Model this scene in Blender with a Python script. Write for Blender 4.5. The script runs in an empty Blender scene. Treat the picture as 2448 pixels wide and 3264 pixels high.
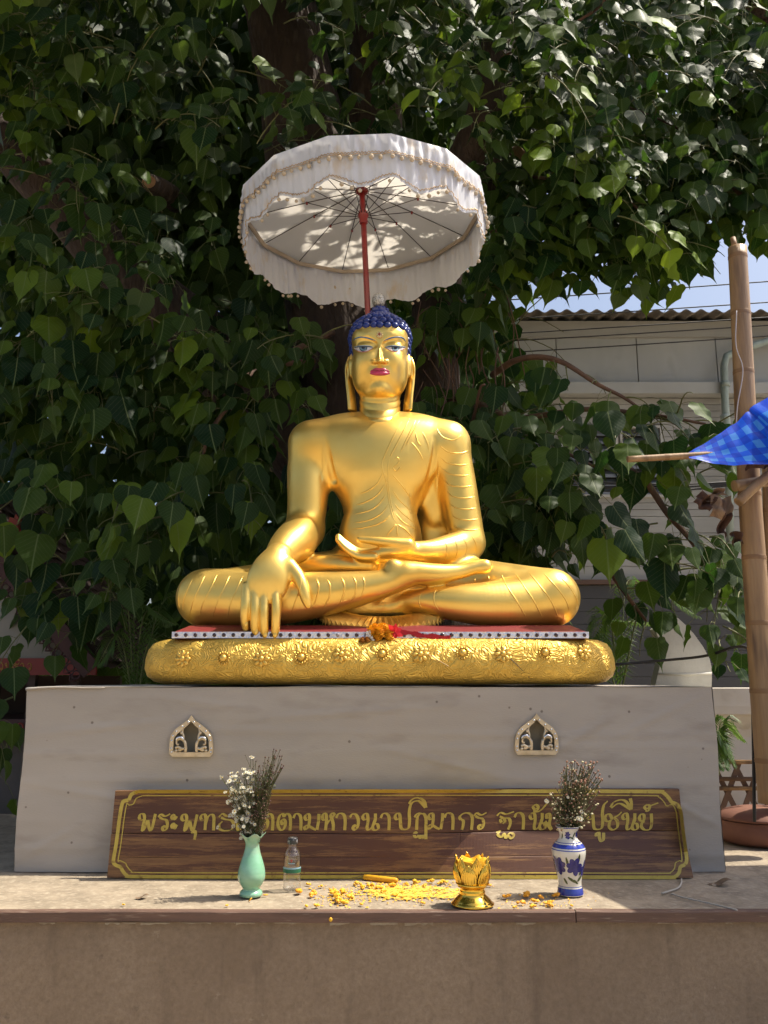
import bpy, bmesh, math, random
import numpy as np
from mathutils import Vector, Matrix, Euler, noise
from mathutils.bvhtree import BVHTree

R = math.radians
PI = math.pi
rng = random.Random(7)
S = bpy.context.scene
COL = S.collection

# ------------------------------------------------------------------ camera
F, PITCH, EYE = 2734.0, R(11.1), 1.55
CP, SP = math.cos(PITCH), math.sin(PITCH)
cam_d = bpy.data.cameras.new('camera')
cam_d.sensor_fit = 'VERTICAL'; cam_d.sensor_height = 24.0; cam_d.lens = F / 3264 * 24.0
cam_d.clip_start = 0.05; cam_d.clip_end = 2000
cam = bpy.data.objects.new('camera', cam_d); COL.objects.link(cam)
cam.location = (0, 0, EYE); cam.rotation_euler = (R(90) + PITCH, 0, 0)
S.camera = cam

# ------------------------------------------------------------------ light
SUN = Vector((0.50, 0.06, 0.86)).normalized()
w = bpy.data.worlds.new('World'); S.world = w; w.use_nodes = True
wn = w.node_tree.nodes; wl = w.node_tree.links
bg = wn['Background']
sky = wn.new('ShaderNodeTexSky'); sky.sky_type = 'NISHITA'; sky.sun_disc = False
sky.sun_elevation = math.asin(SUN.z); sky.sun_rotation = math.atan2(SUN.x, SUN.y)
sky.air_density = 1.0; sky.dust_density = 5.0; sky.ozone_density = 1.0
wl.new(sky.outputs[0], bg.inputs[0]); bg.inputs[1].default_value = 0.14
w.cycles.sampling_method = 'MANUAL'; w.cycles.sample_map_resolution = 256
sun_d = bpy.data.lights.new('sun', 'SUN'); sun_d.energy = 5.0; sun_d.angle = R(0.55); sun_d.color = (1.0, 0.93, 0.80)
sun_o = bpy.data.objects.new('sun', sun_d); COL.objects.link(sun_o)
sun_o.rotation_euler = SUN.to_track_quat('Z', 'Y').to_euler(); sun_o.location = (6, 1, 12)
vs = S.view_settings
vs.view_transform = 'Standard'; vs.look = 'None'; vs.exposure = 0.50; vs.gamma = 1.0; vs.use_curve_mapping = False
S.cycles.max_bounces = 4; S.cycles.diffuse_bounces = 2; S.cycles.glossy_bounces = 3; S.cycles.transmission_bounces = 3; S.cycles.transparent_max_bounces = 18
S.cycles.use_light_tree = False; S.cycles.adaptive_threshold = 0.03; S.cycles.sample_clamp_indirect = 6.0; S.cycles.caustics_reflective = False; S.cycles.caustics_refractive = False

# ------------------------------------------------------------------ picture point -> point in the place at distance Y
def P(u, v, Y):
    a = (u - 1224) / F; b = (1632 - v) / F
    dy = CP - b * SP; t = Y / dy
    return Vector((a * t, Y, EYE + (SP + b * CP) * t))
def PR(u, v):
    a = (u - 1224) / F; b = (1632 - v) / F
    return Vector((a, CP - b * SP, SP + b * CP)).normalized()
CAMP = Vector((0, 0, EYE))
def mpp(v, Y):                       # metres per picture unit at that distance
    b = (1632 - v) / F
    return Y / (CP - b * SP) / F

# ------------------------------------------------------------------ materials
MATS = {}
def mat(name, c1, c2=None, scale=6.0, rough=0.6, metal=0.0, bump=0.0, bscale=None, stretch=(1, 1, 1), lo=0.35, hi=0.65,
        c3=None, scale3=2.0, lo3=0.45, hi3=0.7, spec=0.5, detail=4, coat=0.0, trans=None, rvar=0.0, sheen=0.0, space='Object', bdist=0.01):
    if name in MATS: return MATS[name]
    m = bpy.data.materials.new(name); m.use_nodes = True
    n = m.node_tree.nodes; l = m.node_tree.links; b = n['Principled BSDF']
    b.inputs['Roughness'].default_value = rough; b.inputs['Metallic'].default_value = metal
    b.inputs['Specular IOR Level'].default_value = spec; b.inputs['Coat Weight'].default_value = coat
    b.inputs['Coat Roughness'].default_value = 0.08
    if sheen: b.inputs['Sheen Weight'].default_value = sheen
    b.inputs['Base Color'].default_value = (*c1, 1)
    col = None
    if c2 or bump or rvar:
        tc = n.new('ShaderNodeTexCoord'); mp = n.new('ShaderNodeMapping'); mp.inputs['Scale'].default_value = stretch
        l.new(tc.outputs[space], mp.inputs['Vector'])
    if c2:
        nz = n.new('ShaderNodeTexNoise'); nz.inputs['Scale'].default_value = scale; nz.inputs['Detail'].default_value = detail
        nz.inputs['Roughness'].default_value = 0.62
        l.new(mp.outputs[0], nz.inputs['Vector'])
        mr = n.new('ShaderNodeMapRange'); mr.inputs[1].default_value = lo; mr.inputs[2].default_value = hi
        l.new(nz.outputs[0], mr.inputs[0])
        mx = n.new('ShaderNodeMix'); mx.data_type = 'RGBA'
        l.new(mr.outputs[0], mx.inputs[0]); mx.inputs[6].default_value = (*c1, 1); mx.inputs[7].default_value = (*c2, 1)
        col = mx.outputs[2]
        if c3:
            nz3 = n.new('ShaderNodeTexNoise'); nz3.inputs['Scale'].default_value = scale3; nz3.inputs['Detail'].default_value = 3
            l.new(mp.outputs[0], nz3.inputs['Vector'])
            mr3 = n.new('ShaderNodeMapRange'); mr3.inputs[1].default_value = lo3; mr3.inputs[2].default_value = hi3
            l.new(nz3.outputs[0], mr3.inputs[0])
            mx3 = n.new('ShaderNodeMix'); mx3.data_type = 'RGBA'
            l.new(mr3.outputs[0], mx3.inputs[0]); l.new(col, mx3.inputs[6]); mx3.inputs[7].default_value = (*c3, 1)
            col = mx3.outputs[2]
        l.new(col, b.inputs['Base Color'])
    if rvar:
        nr = n.new('ShaderNodeTexNoise'); nr.inputs['Scale'].default_value = scale * 1.7; nr.inputs['Detail'].default_value = 2
        l.new(mp.outputs[0], nr.inputs['Vector'])
        rr = n.new('ShaderNodeMapRange'); rr.inputs[1].default_value = 0.3; rr.inputs[2].default_value = 0.7
        rr.inputs[3].default_value = max(0, rough - rvar); rr.inputs[4].default_value = rough + rvar
        l.new(nr.outputs[0], rr.inputs[0]); l.new(rr.outputs[0], b.inputs['Roughness'])
    if bump:
        nb = n.new('ShaderNodeTexNoise'); nb.inputs['Scale'].default_value = bscale or scale * 4; nb.inputs['Detail'].default_value = 3
        l.new(mp.outputs[0], nb.inputs['Vector'])
        bp = n.new('ShaderNodeBump'); bp.inputs['Strength'].default_value = bump; bp.inputs['Distance'].default_value = bdist
        l.new(nb.outputs[0], bp.inputs['Height']); l.new(bp.outputs[0], b.inputs['Normal'])
    if trans:
        tr = n.new('ShaderNodeBsdfTranslucent'); tr.inputs[0].default_value = (*trans[0], 1)
        ms = n.new('ShaderNodeMixShader'); ms.inputs[0].default_value = trans[1]
        l.new(b.outputs[0], ms.inputs[1]); l.new(tr.outputs[0], ms.inputs[2])
        l.new(ms.outputs[0], n['Material Output'].inputs['Surface'])
        if col is not None and trans[2:] : l.new(col, tr.inputs[0])
    MATS[name] = m
    return m

# ------------------------------------------------------------------ objects
def thing(name, label, cat, loc=(0, 0, 0), group=None):
    o = bpy.data.objects.new(name, None); COL.objects.link(o)
    o.location = loc; o.empty_display_size = 0.1; o['label'] = label; o['category'] = cat
    if group: o['group'] = group
    return o
def tag(o, label, cat=None, group=None, kind=None):
    if label: o['label'] = label
    if cat: o['category'] = cat
    if group: o['group'] = group
    if kind: o['kind'] = kind
    return o
def link(o, parent=None, kind=None):
    COL.objects.link(o)
    if parent is not None:
        o.parent = parent
        if parent.type == 'EMPTY': o.matrix_parent_inverse = Matrix.Translation(-Vector(parent.location))
        elif parent.parent is None: o.matrix_parent_inverse = Matrix.Translation(-Vector(parent.location))
    if kind: o['kind'] = kind
    return o
def npmesh(name, V, Fq, smooth=True):
    """mesh from numpy verts and an (n,k) face array"""
    V = np.asarray(V, np.float32); Fq = np.asarray(Fq, np.int32)
    me = bpy.data.meshes.new(name); k = Fq.shape[1]
    me.vertices.add(len(V)); me.vertices.foreach_set('co', V.ravel())
    me.loops.add(Fq.size); me.loops.foreach_set('vertex_index', Fq.ravel())
    me.polygons.add(len(Fq)); me.polygons.foreach_set('loop_start', np.arange(0, Fq.size, k, dtype=np.int32))
    me.polygons.foreach_set('loop_total', np.full(len(Fq), k, np.int32))
    if smooth: me.polygons.foreach_set('use_smooth', np.ones(len(Fq), bool))
    me.update(calc_edges=True); me.validate()
    return me
def frame(d, up=Vector((0, 0, 1))):
    d = Vector(d).normalized()
    if abs(d.dot(up)) > 0.97: up = Vector((0, 1, 0))
    x = d.cross(up).normalized(); y = x.cross(d).normalized()
    return x, y, d

class MB:
    def __init__(s): s.v = []; s.f = []; s.sm = []
    def add(s, vs, fs, smooth=False):
        o = len(s.v); s.v += [Vector(v) for v in vs]
        s.f += [tuple(i + o for i in f) for f in fs]; s.sm += [smooth] * len(fs)
        return s
    def box(s, c, size, rot=None, bev=0.0):
        c = Vector(c); h = Vector(size) / 2
        M = rot.to_matrix() if isinstance(rot, Euler) else (rot if rot is not None else Matrix.Identity(3))
        if bev <= 0:
            vs = [c + M @ Vector((x * h.x, y * h.y, z * h.z)) for x in (-1, 1) for y in (-1, 1) for z in (-1, 1)]
            return s.add(vs, [(0, 1, 3, 2), (4, 6, 7, 5), (0, 4, 5, 1), (2, 3, 7, 6), (0, 2, 6, 4), (1, 5, 7, 3)])
        bm = bmesh.new(); bmesh.ops.create_cube(bm, size=1)
        for v in bm.verts: v.co = Vector((v.co.x * size[0], v.co.y * size[1], v.co.z * size[2]))
        bmesh.ops.bevel(bm, geom=bm.edges[:], offset=bev, segments=2, affect='EDGES', profile=0.6)
        bm.verts.index_update()
        s.add([c + M @ v.co for v in bm.verts], [[v.index for v in f.verts] for f in bm.faces]); bm.free()
        return s
    def tube(s, pts, rad, n=8, cap=True, smooth=True, flat=1.0, closed=False):
        pts = [Vector(p) for p in pts]; N = len(pts)
        if not hasattr(rad, '__len__'): rad = [rad] * N
        vs = []; fs = []; px = None
        for i, p in enumerate(pts):
            d = (pts[(i + 1) % N if closed else min(i + 1, N - 1)] - pts[(i - 1) % N if closed else max(i - 1, 0)])
            if d.length < 1e-9: d = Vector((0, 0, 1))
            d.normalize()
            if px is None: x, y, _ = frame(d)
            else:
                x = (px - d * px.dot(d)); x = x.normalized() if x.length > 1e-6 else frame(d)[0]
                y = d.cross(x) * -1; y = x.cross(d)
            px = x
            for k in range(n):
                a = 2 * PI * k / n
                vs.append(p + (x * math.cos(a) + y * math.sin(a) * flat) * rad[i])
        for i in range(N if closed else N - 1):
            j = (i + 1) % N
            for k in range(n):
                k2 = (k + 1) % n
                fs.append((i * n + k, i * n + k2, j * n + k2, j * n + k))
        s.add(vs, fs, smooth)
        if cap and not closed:
            o = len(s.v) - len(vs)
            s.f += [tuple(o + k for k in range(n))[::-1], tuple(o + (N - 1) * n + k for k in range(n))]; s.sm += [False, False]
        return s
    def lathe(s, prof, c=(0, 0, 0), n=32, smooth=True, M=None, rmod=None, cap=(True, True)):
        c = Vector(c); vs = []; fs = []
        for j, (r, z) in enumerate(prof):
            for k in range(n):
                a = 2 * PI * k / n
                rr = r; zz = z
                if rmod: rr, zz = rmod(r, z, a, j)
                q = Vector((rr * math.cos(a), rr * math.sin(a), zz))
                vs.append(c + (M @ q if M is not None else q))
        for j in range(len(prof) - 1):
            for k in range(n):
                k2 = (k + 1) % n
                fs.append((j * n + k, j * n + k2, (j + 1) * n + k2, (j + 1) * n + k))
        s.add(vs, fs, smooth); o = len(s.v) - len(vs)
        if cap[0] and prof[0][0] > 1e-5: s.f.append(tuple(o + k for k in range(n))[::-1]); s.sm.append(False)
        if cap[1] and prof[-1][0] > 1e-5: s.f.append(tuple(o + (len(prof) - 1) * n + k for k in range(n))); s.sm.append(False)
        return s
    def ball(s, c, r, nu=10, nv=6, M=None):
        c = Vector(c); r = Vector(r) if hasattr(r, '__len__') else Vector((r, r, r))
        vs = [Vector((0, 0, -1))]; 
        for j in range(1, nv):
            t = -PI / 2 + PI * j / nv
            for k in range(nu):
                a = 2 * PI * k / nu
                vs.append(Vector((math.cos(t) * math.cos(a), math.cos(t) * math.sin(a), math.sin(t))))
        vs.append(Vector((0, 0, 1)))
        fs = [(0, 1 + (k + 1) % nu, 1 + k) for k in range(nu)]
        for j in range(nv - 2):
            for k in range(nu):
                a = 1 + j * nu; k2 = (k + 1) % nu
                fs.append((a + k, a + k2, a + nu + k2, a + nu + k))
        t = len(vs) - 1; a = 1 + (nv - 2) * nu
        fs += [(t, a + k, a + (k + 1) % nu) for k in range(nu)]
        out = []
        for v in vs:
            q = Vector((v.x * r.x, v.y * r.y, v.z * r.z)); out.append(c + (M @ q if M is not None else q))
        return s.add(out, fs, True)
    def grid(s, fn, nu, nv, smooth=True, closed_u=False):
        vs = [Vector(fn(i / (nu - (0 if closed_u else 1)), j / (nv - 1))) for j in range(nv) for i in range(nu)]
        fs = []
        for j in range(nv - 1):
            for i in range(nu if closed_u else nu - 1):
                i2 = (i + 1) % nu
                fs.append((j * nu + i, j * nu + i2, (j + 1) * nu + i2, (j + 1) * nu + i))
        return s.add(vs, fs, smooth)
    def prism(s, outline, d, smooth=False):
        """closed outline of Vectors, pushed along d"""
        n = len(outline); d = Vector(d)
        vs = [Vector(p) for p in outline] + [Vector(p) + d for p in outline]
        fs = [tuple(range(n))[::-1], tuple(range(n, 2 * n))] + [(i, (i + 1) % n, n + (i + 1) % n, n + i) for i in range(n)]
        return s.add(vs, fs, smooth)
    def mesh(s, name, m=None, origin=None):
        me = bpy.data.meshes.new(name)
        o = Vector(origin) if origin is not None else Vector((0, 0, 0))
        me.from_pydata([v - o for v in s.v], [], s.f)
        me.polygons.foreach_set('use_smooth', s.sm); me.update()
        if m: me.materials.append(m)
        return me
    def build(s, name, m, parent=None, kind=None, origin=None, fix=True):
        me = s.mesh(name, m, origin)
        if fix:
            bm = bmesh.new(); bm.from_mesh(me); bmesh.ops.recalc_face_normals(bm, faces=bm.faces[:]); bm.to_mesh(me); bm.free()
        o = bpy.data.objects.new(name, me)
        if origin is not None: o.location = origin
        return link(o, parent, kind)
def catmull(pts, n=8):
    pts = [Vector(p) for p in pts]; out = []
    q = [pts[0] * 2 - pts[1]] + pts + [pts[-1] * 2 - pts[-2]]
    for i in range(1, len(q) - 2):
        for k in range(n):
            t = k / n
            out.append(0.5 * ((2 * q[i]) + (q[i + 1] - q[i - 1]) * t + (2 * q[i - 1] - 5 * q[i] + 4 * q[i + 1] - q[i + 2]) * t * t
                              + (3 * q[i] - q[i - 1] - 3 * q[i + 1] + q[i + 2]) * t ** 3))
    out.append(pts[-1]); return out
def lerp(a, b, t): return a + (b - a) * t
def smoothstep(a, b, x):
    t = min(1, max(0, (x - a) / (b - a))); return t * t * (3 - 2 * t)
def group_mesh(o, name, mesh, mats=None): pass
def inst(name, me, M, parent=None):
    """one more object that shares a mesh; M is its place in the world"""
    o = bpy.data.objects.new(name, me); COL.objects.link(o)
    if parent is not None:
        o.parent = parent
        if parent.parent is None: o.matrix_parent_inverse = Matrix.Translation(-Vector(parent.location))
    o.matrix_basis = M
    return o
def T(p): return Matrix.Translation(Vector(p))
def basis(x, y, z, o): 
    M = Matrix.Identity(4)
    for i, c in enumerate((x, y, z)): M[0][i], M[1][i], M[2][i] = c
    M.translation = o
    return M
# ------------------------------------------------------------------ ground, platform, pedestal
LZ, LF = 0.80, 3.024                # top of the platform and its front
M_GROUND = mat('ground_concrete', (.38, .32, .24), (.29, .24, .175), scale=1.5, rough=.85, bump=.2, bscale=30)
g = MB(); g.grid(lambda a, b: ((a - .5) * 240, (b - .3) * 240, 0.0), 24, 24)
o = g.build('ground', M_GROUND); o['kind'] = 'structure'; o['label'] = 'pale sunlit concrete yard around the platform'

M_SLAB = mat('slab_concrete', (.36, .29, .205), (.22, .175, .122), scale=9, detail=9, rough=.85, bump=.35, bscale=60, c3=(.40, .335, .245), scale3=40, lo3=.50, hi3=.75)
def wall_mat():
    m = bpy.data.materials.new('plaster_wall'); m.use_nodes = True; n = m.node_tree.nodes; l = m.node_tree.links; b = n['Principled BSDF']; b.inputs['Roughness'].default_value = .92
    tc = n.new('ShaderNodeTexCoord')
    def nz(scale, st=(1, 1, 1), det=6, rg=.6):
        mp = n.new('ShaderNodeMapping'); mp.inputs['Scale'].default_value = st; l.new(tc.outputs['Object'], mp.inputs[0])
        t = n.new('ShaderNodeTexNoise'); t.inputs['Scale'].default_value = scale; t.inputs['Detail'].default_value = det; t.inputs['Roughness'].default_value = rg; l.new(mp.outputs[0], t.inputs[0]); return t.outputs[0]
    def mr(s_, a, c, x=0, y=1):
        q = n.new('ShaderNodeMapRange'); q.inputs[1].default_value = a; q.inputs[2].default_value = c; q.inputs[3].default_value = x; q.inputs[4].default_value = y; l.new(s_, q.inputs[0]); return q.outputs[0]
    def mix(f, a, c):
        q = n.new('ShaderNodeMix'); q.data_type = 'RGBA'; l.new(f, q.inputs[0])
        for i, v in ((6, a), (7, c)):
            if isinstance(v, tuple): q.inputs[i].default_value = (*v, 1)
            else: l.new(v, q.inputs[i])
        return q.outputs[2]
    fine = nz(55, det=8, rg=.75)
    col = mix(mr(fine, .30, .70), (.215, .155, .102), (.34, .255, .175))
    col = mix(mr(nz(2.6, (1, 1, .8), 7), .42, .70, 0, .55), col, (.185, .128, .082))
    col = mix(mr(nz(5, (2.2, 1, .35), 6), .55, .75, 0, .55), col, (.115, .080, .055))      # damp streaks
    col = mix(mr(nz(13, det=8, rg=.7), .64, .72, 0, .6), col, (.10, .07, .05))               # specks of dirt
    col = mix(mr(nz(9, (1, 1, 1), 8, .7), .30, .36, .7, 0), col, (.40, .325, .235))         # rubbed pale spots
    l.new(col, b.inputs['Base Color'])
    bp = n.new('ShaderNodeBump'); bp.inputs['Strength'].default_value = .9; bp.inputs['Distance'].default_value = .006; l.new(fine, bp.inputs['Height']); l.new(bp.outputs[0], b.inputs['Normal'])
    return m
M_WALLC = wall_mat()
M_EDGE = mat('edge_board', (.155, .085, .058), (.105, .060, .042), scale=5, rough=.7, stretch=(1, 6, 9), bump=.25, bscale=30, c3=(.30, .22, .16), scale3=14, lo3=.6, hi3=.8)
plat = thing('stone_platform', 'wide rendered platform with a timber-edged ledge that carries the pedestal and offerings', 'platform', (0, 4.0, 0))
def slab(u_, v_):
    x = lerp(-4.6, 4.6, u_); y = lerp(LF + .012, 5.15, v_)
    return (x, y, LZ + .0035 * noise.noise(Vector((x * 3, y * 3, 0))) * smoothstep(0, .02, v_))
MB().grid(slab, 180, 50).build('slab_top', M_SLAB, plat)
wl_ = MB()
def wallf(u_, v_):
    x = lerp(-4.6, 4.6, u_); z = lerp(LZ - .036, 0, v_)
    return (x, LF + .026 + .003 * noise.noise(Vector((x * 4, 1, z * 4))), z)
wl_.grid(wallf, 160, 20); wl_.grid(lambda a, b: (lerp(-4.6, 4.6, a), 5.15, lerp(LZ, 0, b)), 4, 2)
wl_.build('front_wall', M_WALLC, plat)
def edge(x0, x1, dz):
    def f(u_, v_):
        x = lerp(x0, x1, u_); a = v_ * 4
        wob = .0045 * noise.noise(Vector((x * 1.7, 3.3, 0))) + .0012 * noise.noise(Vector((x * 14, 1.3, 0)))
        y0, z1, z0 = LF + wob * .8, LZ + .003 + dz + wob * .5, LZ - .034 + dz + wob
        pr = [(LF + .030, z1), (y0 + .004, z1), (y0, z1 - .004), (y0, z0 + .003), (LF + .034, z0)]
        y, z = pr[min(4, int(round(a)))]
        return (x, y, z)
    m = MB(); m.grid(f, 160, 5, smooth=False)
    for xx in (x0, x1):
        m.add([(xx, LF + .03, LZ + .003 + dz), (xx, LF, LZ + dz), (xx, LF, LZ - .034 + dz), (xx, LF + .034, LZ - .034 + dz)], [(0, 1, 2, 3)])
    return m
mc = MB(); rmc = random.Random(4)                 # crumbling pale mortar and chips under the board
M_MORT = mat('pale_mortar', (.42, .36, .28), (.30, .25, .19), scale=30, rough=.95)
x = -1.6
while x < 1.9:
    wv = rmc.uniform(.02, .10); hh = rmc.uniform(.002, .008)
    if rmc.random() < .55:
        n_ = 6; zt_ = LZ - .0365; y_ = LF + .021
        top = [(x + wv * i / n_, y_, zt_) for i in range(n_ + 1)]; bot = [(x + wv * i / n_, y_, zt_ - hh * (.3 + rmc.random())) for i in range(n_ + 1)]
        mc.add(top + bot, [(i, i + 1, n_ + 2 + i, n_ + 1 + i) for i in range(n_)])
    x += wv * rmc.uniform(.9, 2.2)
mc.build('mortar_chips', M_MORT, plat, 'stuff')
xj = P(1836, 2920, LF).x
edge(-4.6, xj - .0015, 0).build('edge_board', M_EDGE, plat)
edge(xj + .0015, 4.6, .002).build('edge_board', M_EDGE, plat)

# ---- pedestal under a stretched cloth
PX0, PX1, PY0, PY1, PZ = -1.472, 1.357, 3.62, 4.95, 1.522
ped = thing('cloth_draped_pedestal', 'grey-beige cloth covered pedestal block under the gold cushion', 'pedestal', (-.06, 4.28, LZ))
def cloth_mat():
    m = mat('pedestal_cloth', (.445, .40, .345), (.385, .345, .298), scale=1.8, rough=.92, c3=(.31, .272, .23), scale3=9, lo3=.54, hi3=.84, stretch=(.5, 1, 1.6), bump=.18, bscale=160, sheen=.1, bdist=.004)
    n = m.node_tree.nodes; l = m.node_tree.links; b = n['Principled BSDF']
    # small dark mildew spots
    src = b.inputs['Base Color'].links[0].from_socket
    tc = n.new('ShaderNodeTexCoord'); vo = n.new('ShaderNodeTexVoronoi'); vo.inputs['Scale'].default_value = 11
    l.new(tc.outputs['Object'], vo.inputs['Vector'])
    mr = n.new('ShaderNodeMapRange'); mr.inputs[1].default_value = .045; mr.inputs[2].default_value = .075; mr.inputs[3].default_value = .75; mr.inputs[4].default_value = 0
    l.new(vo.outputs['Distance'], mr.inputs[0])
    mx = n.new('ShaderNodeMix'); mx.data_type = 'RGBA'; l.new(mr.outputs[0], mx.inputs[0]); l.new(src, mx.inputs[6]); mx.inputs[7].default_value = (.12, .095, .075, 1)
    l.new(mx.outputs[2], b.inputs['Base Color']); return m
M_CLOTH = cloth_mat()
NICHE = [(609, 2281), (1711, 2275)]
def niche_out(k, sc=1.0):
    """outline of the pointed arch (picture units from its apex), sampled evenly enough"""
    L = [(0, 0), (-10, 14), (-30, 28), (-52, 45), (-64, 62), (-68, 80), (-70, 105), (-68, 122), (-60, 131)]
    Rr = [(-x, y) for x, y in L[::-1]]
    return L + Rr[:-1] if True else None
def niche_in():
    L = [(0, 18), (-8, 28), (-24, 42), (-42, 56), (-52, 68), (-56, 80), (-57, 105), (-57, 112), (-52, 117)]
    Rr = [(-x, y) for x, y in L[::-1]]
    return L + Rr[:-1]
def inside(poly, x, y):
    c = False; j = len(poly) - 1
    for i in range(len(poly)):
        xi, yi = poly[i]; xj_, yj = poly[j]
        if (yi > y) != (yj > y) and x < (xj_ - xi) * (y - yi) / (yj - yi) + xi: c = not c
        j = i
    return c
def creases(x, z):
    d = .004 * noise.noise(Vector((x * 1.6, 0, z * 5))) + .0022 * noise.noise(Vector((x * 3.1 + z * 2.5, 3, z * 9)))
    for (x0_, z0_, sl_, amp_, l_) in ((-1.15, 1.36, .10, .006, .30), (-1.2, 1.10, -.16, .005, .25), (-.15, 1.42, .06, .005, .35), (.25, 1.22, -.22, .005, .22), (1.12, 1.40, .45, .006, .18), (1.2, 1.05, -.5, .006, .15), (-1.33, .92, .55, .006, .12), (-.75, 1.46, -.12, .004, .2)):
        d += amp_ * math.exp(-((z - z0_ - sl_ * (x - x0_)) / .011) ** 2) * math.exp(-((x - x0_) / l_) ** 2)
    for zc, amp, wv in ((1.345, .006, .4), (1.27, .005, .7), (1.15, .006, .2), (.98, .004, 1.1), (.88, .005, .3)):
        q = z - zc - .015 * math.sin(x * 1.3 + wv * 9)
        d += amp * math.exp(-(q / .012) ** 2) * (0.4 + .6 * noise.noise(Vector((x * 1.1 + wv * 7, 0, 0))))
    # diagonal pull from the right-hand niche
    q = (z - 1.30) - .55 * (x - .75)
    d += .007 * math.exp(-(q / .014) ** 2) * smoothstep(.66, .74, x) * (1 - smoothstep(.85, .98, x))
    d += .006 * math.exp(-((z - LZ - .02) / .03) ** 2) * math.sin(x * 9)
    return d
cm_ = MB(); NU, NV = 236, 62
def cl_front(u_, v_):
    x = lerp(PX0, PX1, u_); z = lerp(PZ, LZ + .003, v_)
    e = .012 * smoothstep(.975, 1, v_)
    sag = .004 * math.sin(x * 2.2) * (1 if v_ < .02 else 0)
    return Vector((x + (.004 * math.sin(z * 11) if u_ in (0, 1) else 0), PY0 - creases(x, z) - e * noise.noise(Vector((x * 3, 0, 0))), z + (.003 * noise.noise(Vector((x * 4, 0, 2))) if v_ == 0 else 0)))
vs = [cl_front(i / (NU - 1), j / (NV - 1)) for j in range(NV) for i in range(NU)]
fs = []
holes = []
for (nu_, nv_) in NICHE: holes.append([(nu_ + a * .93, nv_ + 8 + b * .93) for a, b in niche_out(0)])
def to_px(p):
    d = p - CAMP; fwd = d.y * CP + d.z * SP; upv = -d.y * SP + d.z * CP
    return (1224 + F * d.x / fwd, 1632 - F * upv / fwd)
for j in range(NV - 1):
    for i in range(NU - 1):
        c = (vs[j * NU + i] + vs[(j + 1) * NU + i + 1]) / 2; q = to_px(c)
        if any(inside(h, *q) for h in holes): continue
        fs.append((j * NU + i, j * NU + i + 1, (j + 1) * NU + i + 1, (j + 1) * NU + i))
cm_.add(vs, fs, True)
cm_.grid(lambda a, b: (PX0 - .002 + .002 * math.sin(b * 9), lerp(PY0 + .003, PY1, a), lerp(PZ, LZ + .003, b)), 20, 30)
cm_.grid(lambda a, b: (PX1 + .002 + .002 * math.sin(b * 7), lerp(PY0 + .003, PY1, a), lerp(PZ, LZ + .003, b)), 20, 30)
cm_.grid(lambda a, b: (lerp(PX0, PX1, a), lerp(PY0 - .004, PY1, b), PZ + .003 + .004 * noise.noise(Vector((a * 12, b * 5, 0)))), 80, 20)
cm_.build('cloth', M_CLOTH, ped)
MB().tube([(lerp(PX0 - .004, PX0 + .32, t), PY0 - .006, PZ + .002 + .004 * math.sin(t * 5) - .010 * (1 - t)) for t in np.linspace(0, 1, 14)], [.010 - .007 * t for t in np.linspace(0, 1, 14)], 8, flat=.6).build('rolled_corner', M_CLOTH, ped)
M_CORE = mat('pedestal_core', (.46, .40, .29), (.36, .31, .22), scale=6, rough=.9)
MB().box(((PX0 + PX1) / 2, (PY0 + .045 + PY1) / 2, (PZ + LZ) / 2 + .02), (PX1 - PX0 - .03, PY1 - PY0 - .07, PZ - LZ - .05)).build('core', M_CORE, ped)
M_SILVER = mat('niche_metal', (.72, .60, .42), (.55, .44, .29), scale=20, rough=.38, metal=.7, rvar=.1)
M_CHROME = mat('chrome', (.72, .74, .78), rough=.18, metal=1.0)
for (nu_, nv_) in NICHE:
    yo = PY0 - .016
    O = [P(nu_ + a, nv_ + b, yo) for a, b in niche_out(0)]; I = [P(nu_ + a, nv_ + b, yo) for a, b in niche_in()]
    n = len(O); dd = Vector((0, .020, 0)); m = MB()
    m.add(O + I + [p + dd for p in O] + [p + dd for p in I],
          [(i, (i + 1) % n, n + (i + 1) % n, n + i) for i in range(n)] + [(i, 2 * n + i, 2 * n + (i + 1) % n, (i + 1) % n) for i in range(n)] + [(n + i, n + (i + 1) % n, 3 * n + (i + 1) % n, 3 * n + i) for i in range(n)])
    fr = m.build('niche_frame', M_SILVER, ped)
    st = MB()
    for k in range(1, 8):
        for sx in (-1, 1):
            L = niche_out(0); a, b = L[k]; a2, b2 = niche_in()[k]
            p = P(nu_ - sx * (a + a2) / 2 * -1 if False else nu_ + sx * (a + a2) / 2, nv_ + (b + b2) / 2, yo - .002)
            st.ball(p, (.0045, .003, .0045), 6, 4)
    st.build('stud', M_CHROME, fr, 'stuff')
    for sx in (-1, 1):
        sc_ = MB()
        def q(x, y, dy=0.0): return P(nu_ + sx * x, nv_ + y, yo + .006 + dy)
        sc_.tube(catmull([q(18, 116), q(17, 100), q(20, 84), q(32, 74), q(44, 78), q(46, 90), q(38, 92)], 6), [.007] * 12 + [.006] * 12 + [.0045] * 13, 8)
        sc_.tube(catmull([q(24, 80), q(24, 66), q(27, 52), q(25, 42)], 5), [.006 - .0002 * i for i in range(16)], 8)
        sc_.tube(catmull([q(20, 104), q(30, 106), q(42, 100), q(50, 104)], 5), .0065, 8)
        sc_.ball(q(30, 55), (.008, .005, .008), 8, 5); sc_.ball(q(36, 110), (.011, .006, .007), 8, 5); sc_.ball(q(48, 112), (.008, .006, .007), 8, 5)
        sc_.build('scroll', M_SILVER, fr)
        MB().tube(catmull([q(22, 78, -.006), q(32, 69, -.007), q(44, 72, -.006), q(48, 80, -.006)], 5), [.002, .004, .005, .005, .005, .005, .005, .005, .005, .005, .005, .005, .004, .004, .003, .002], 8).build('scroll_highlight', M_CHROME, fr)

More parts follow.
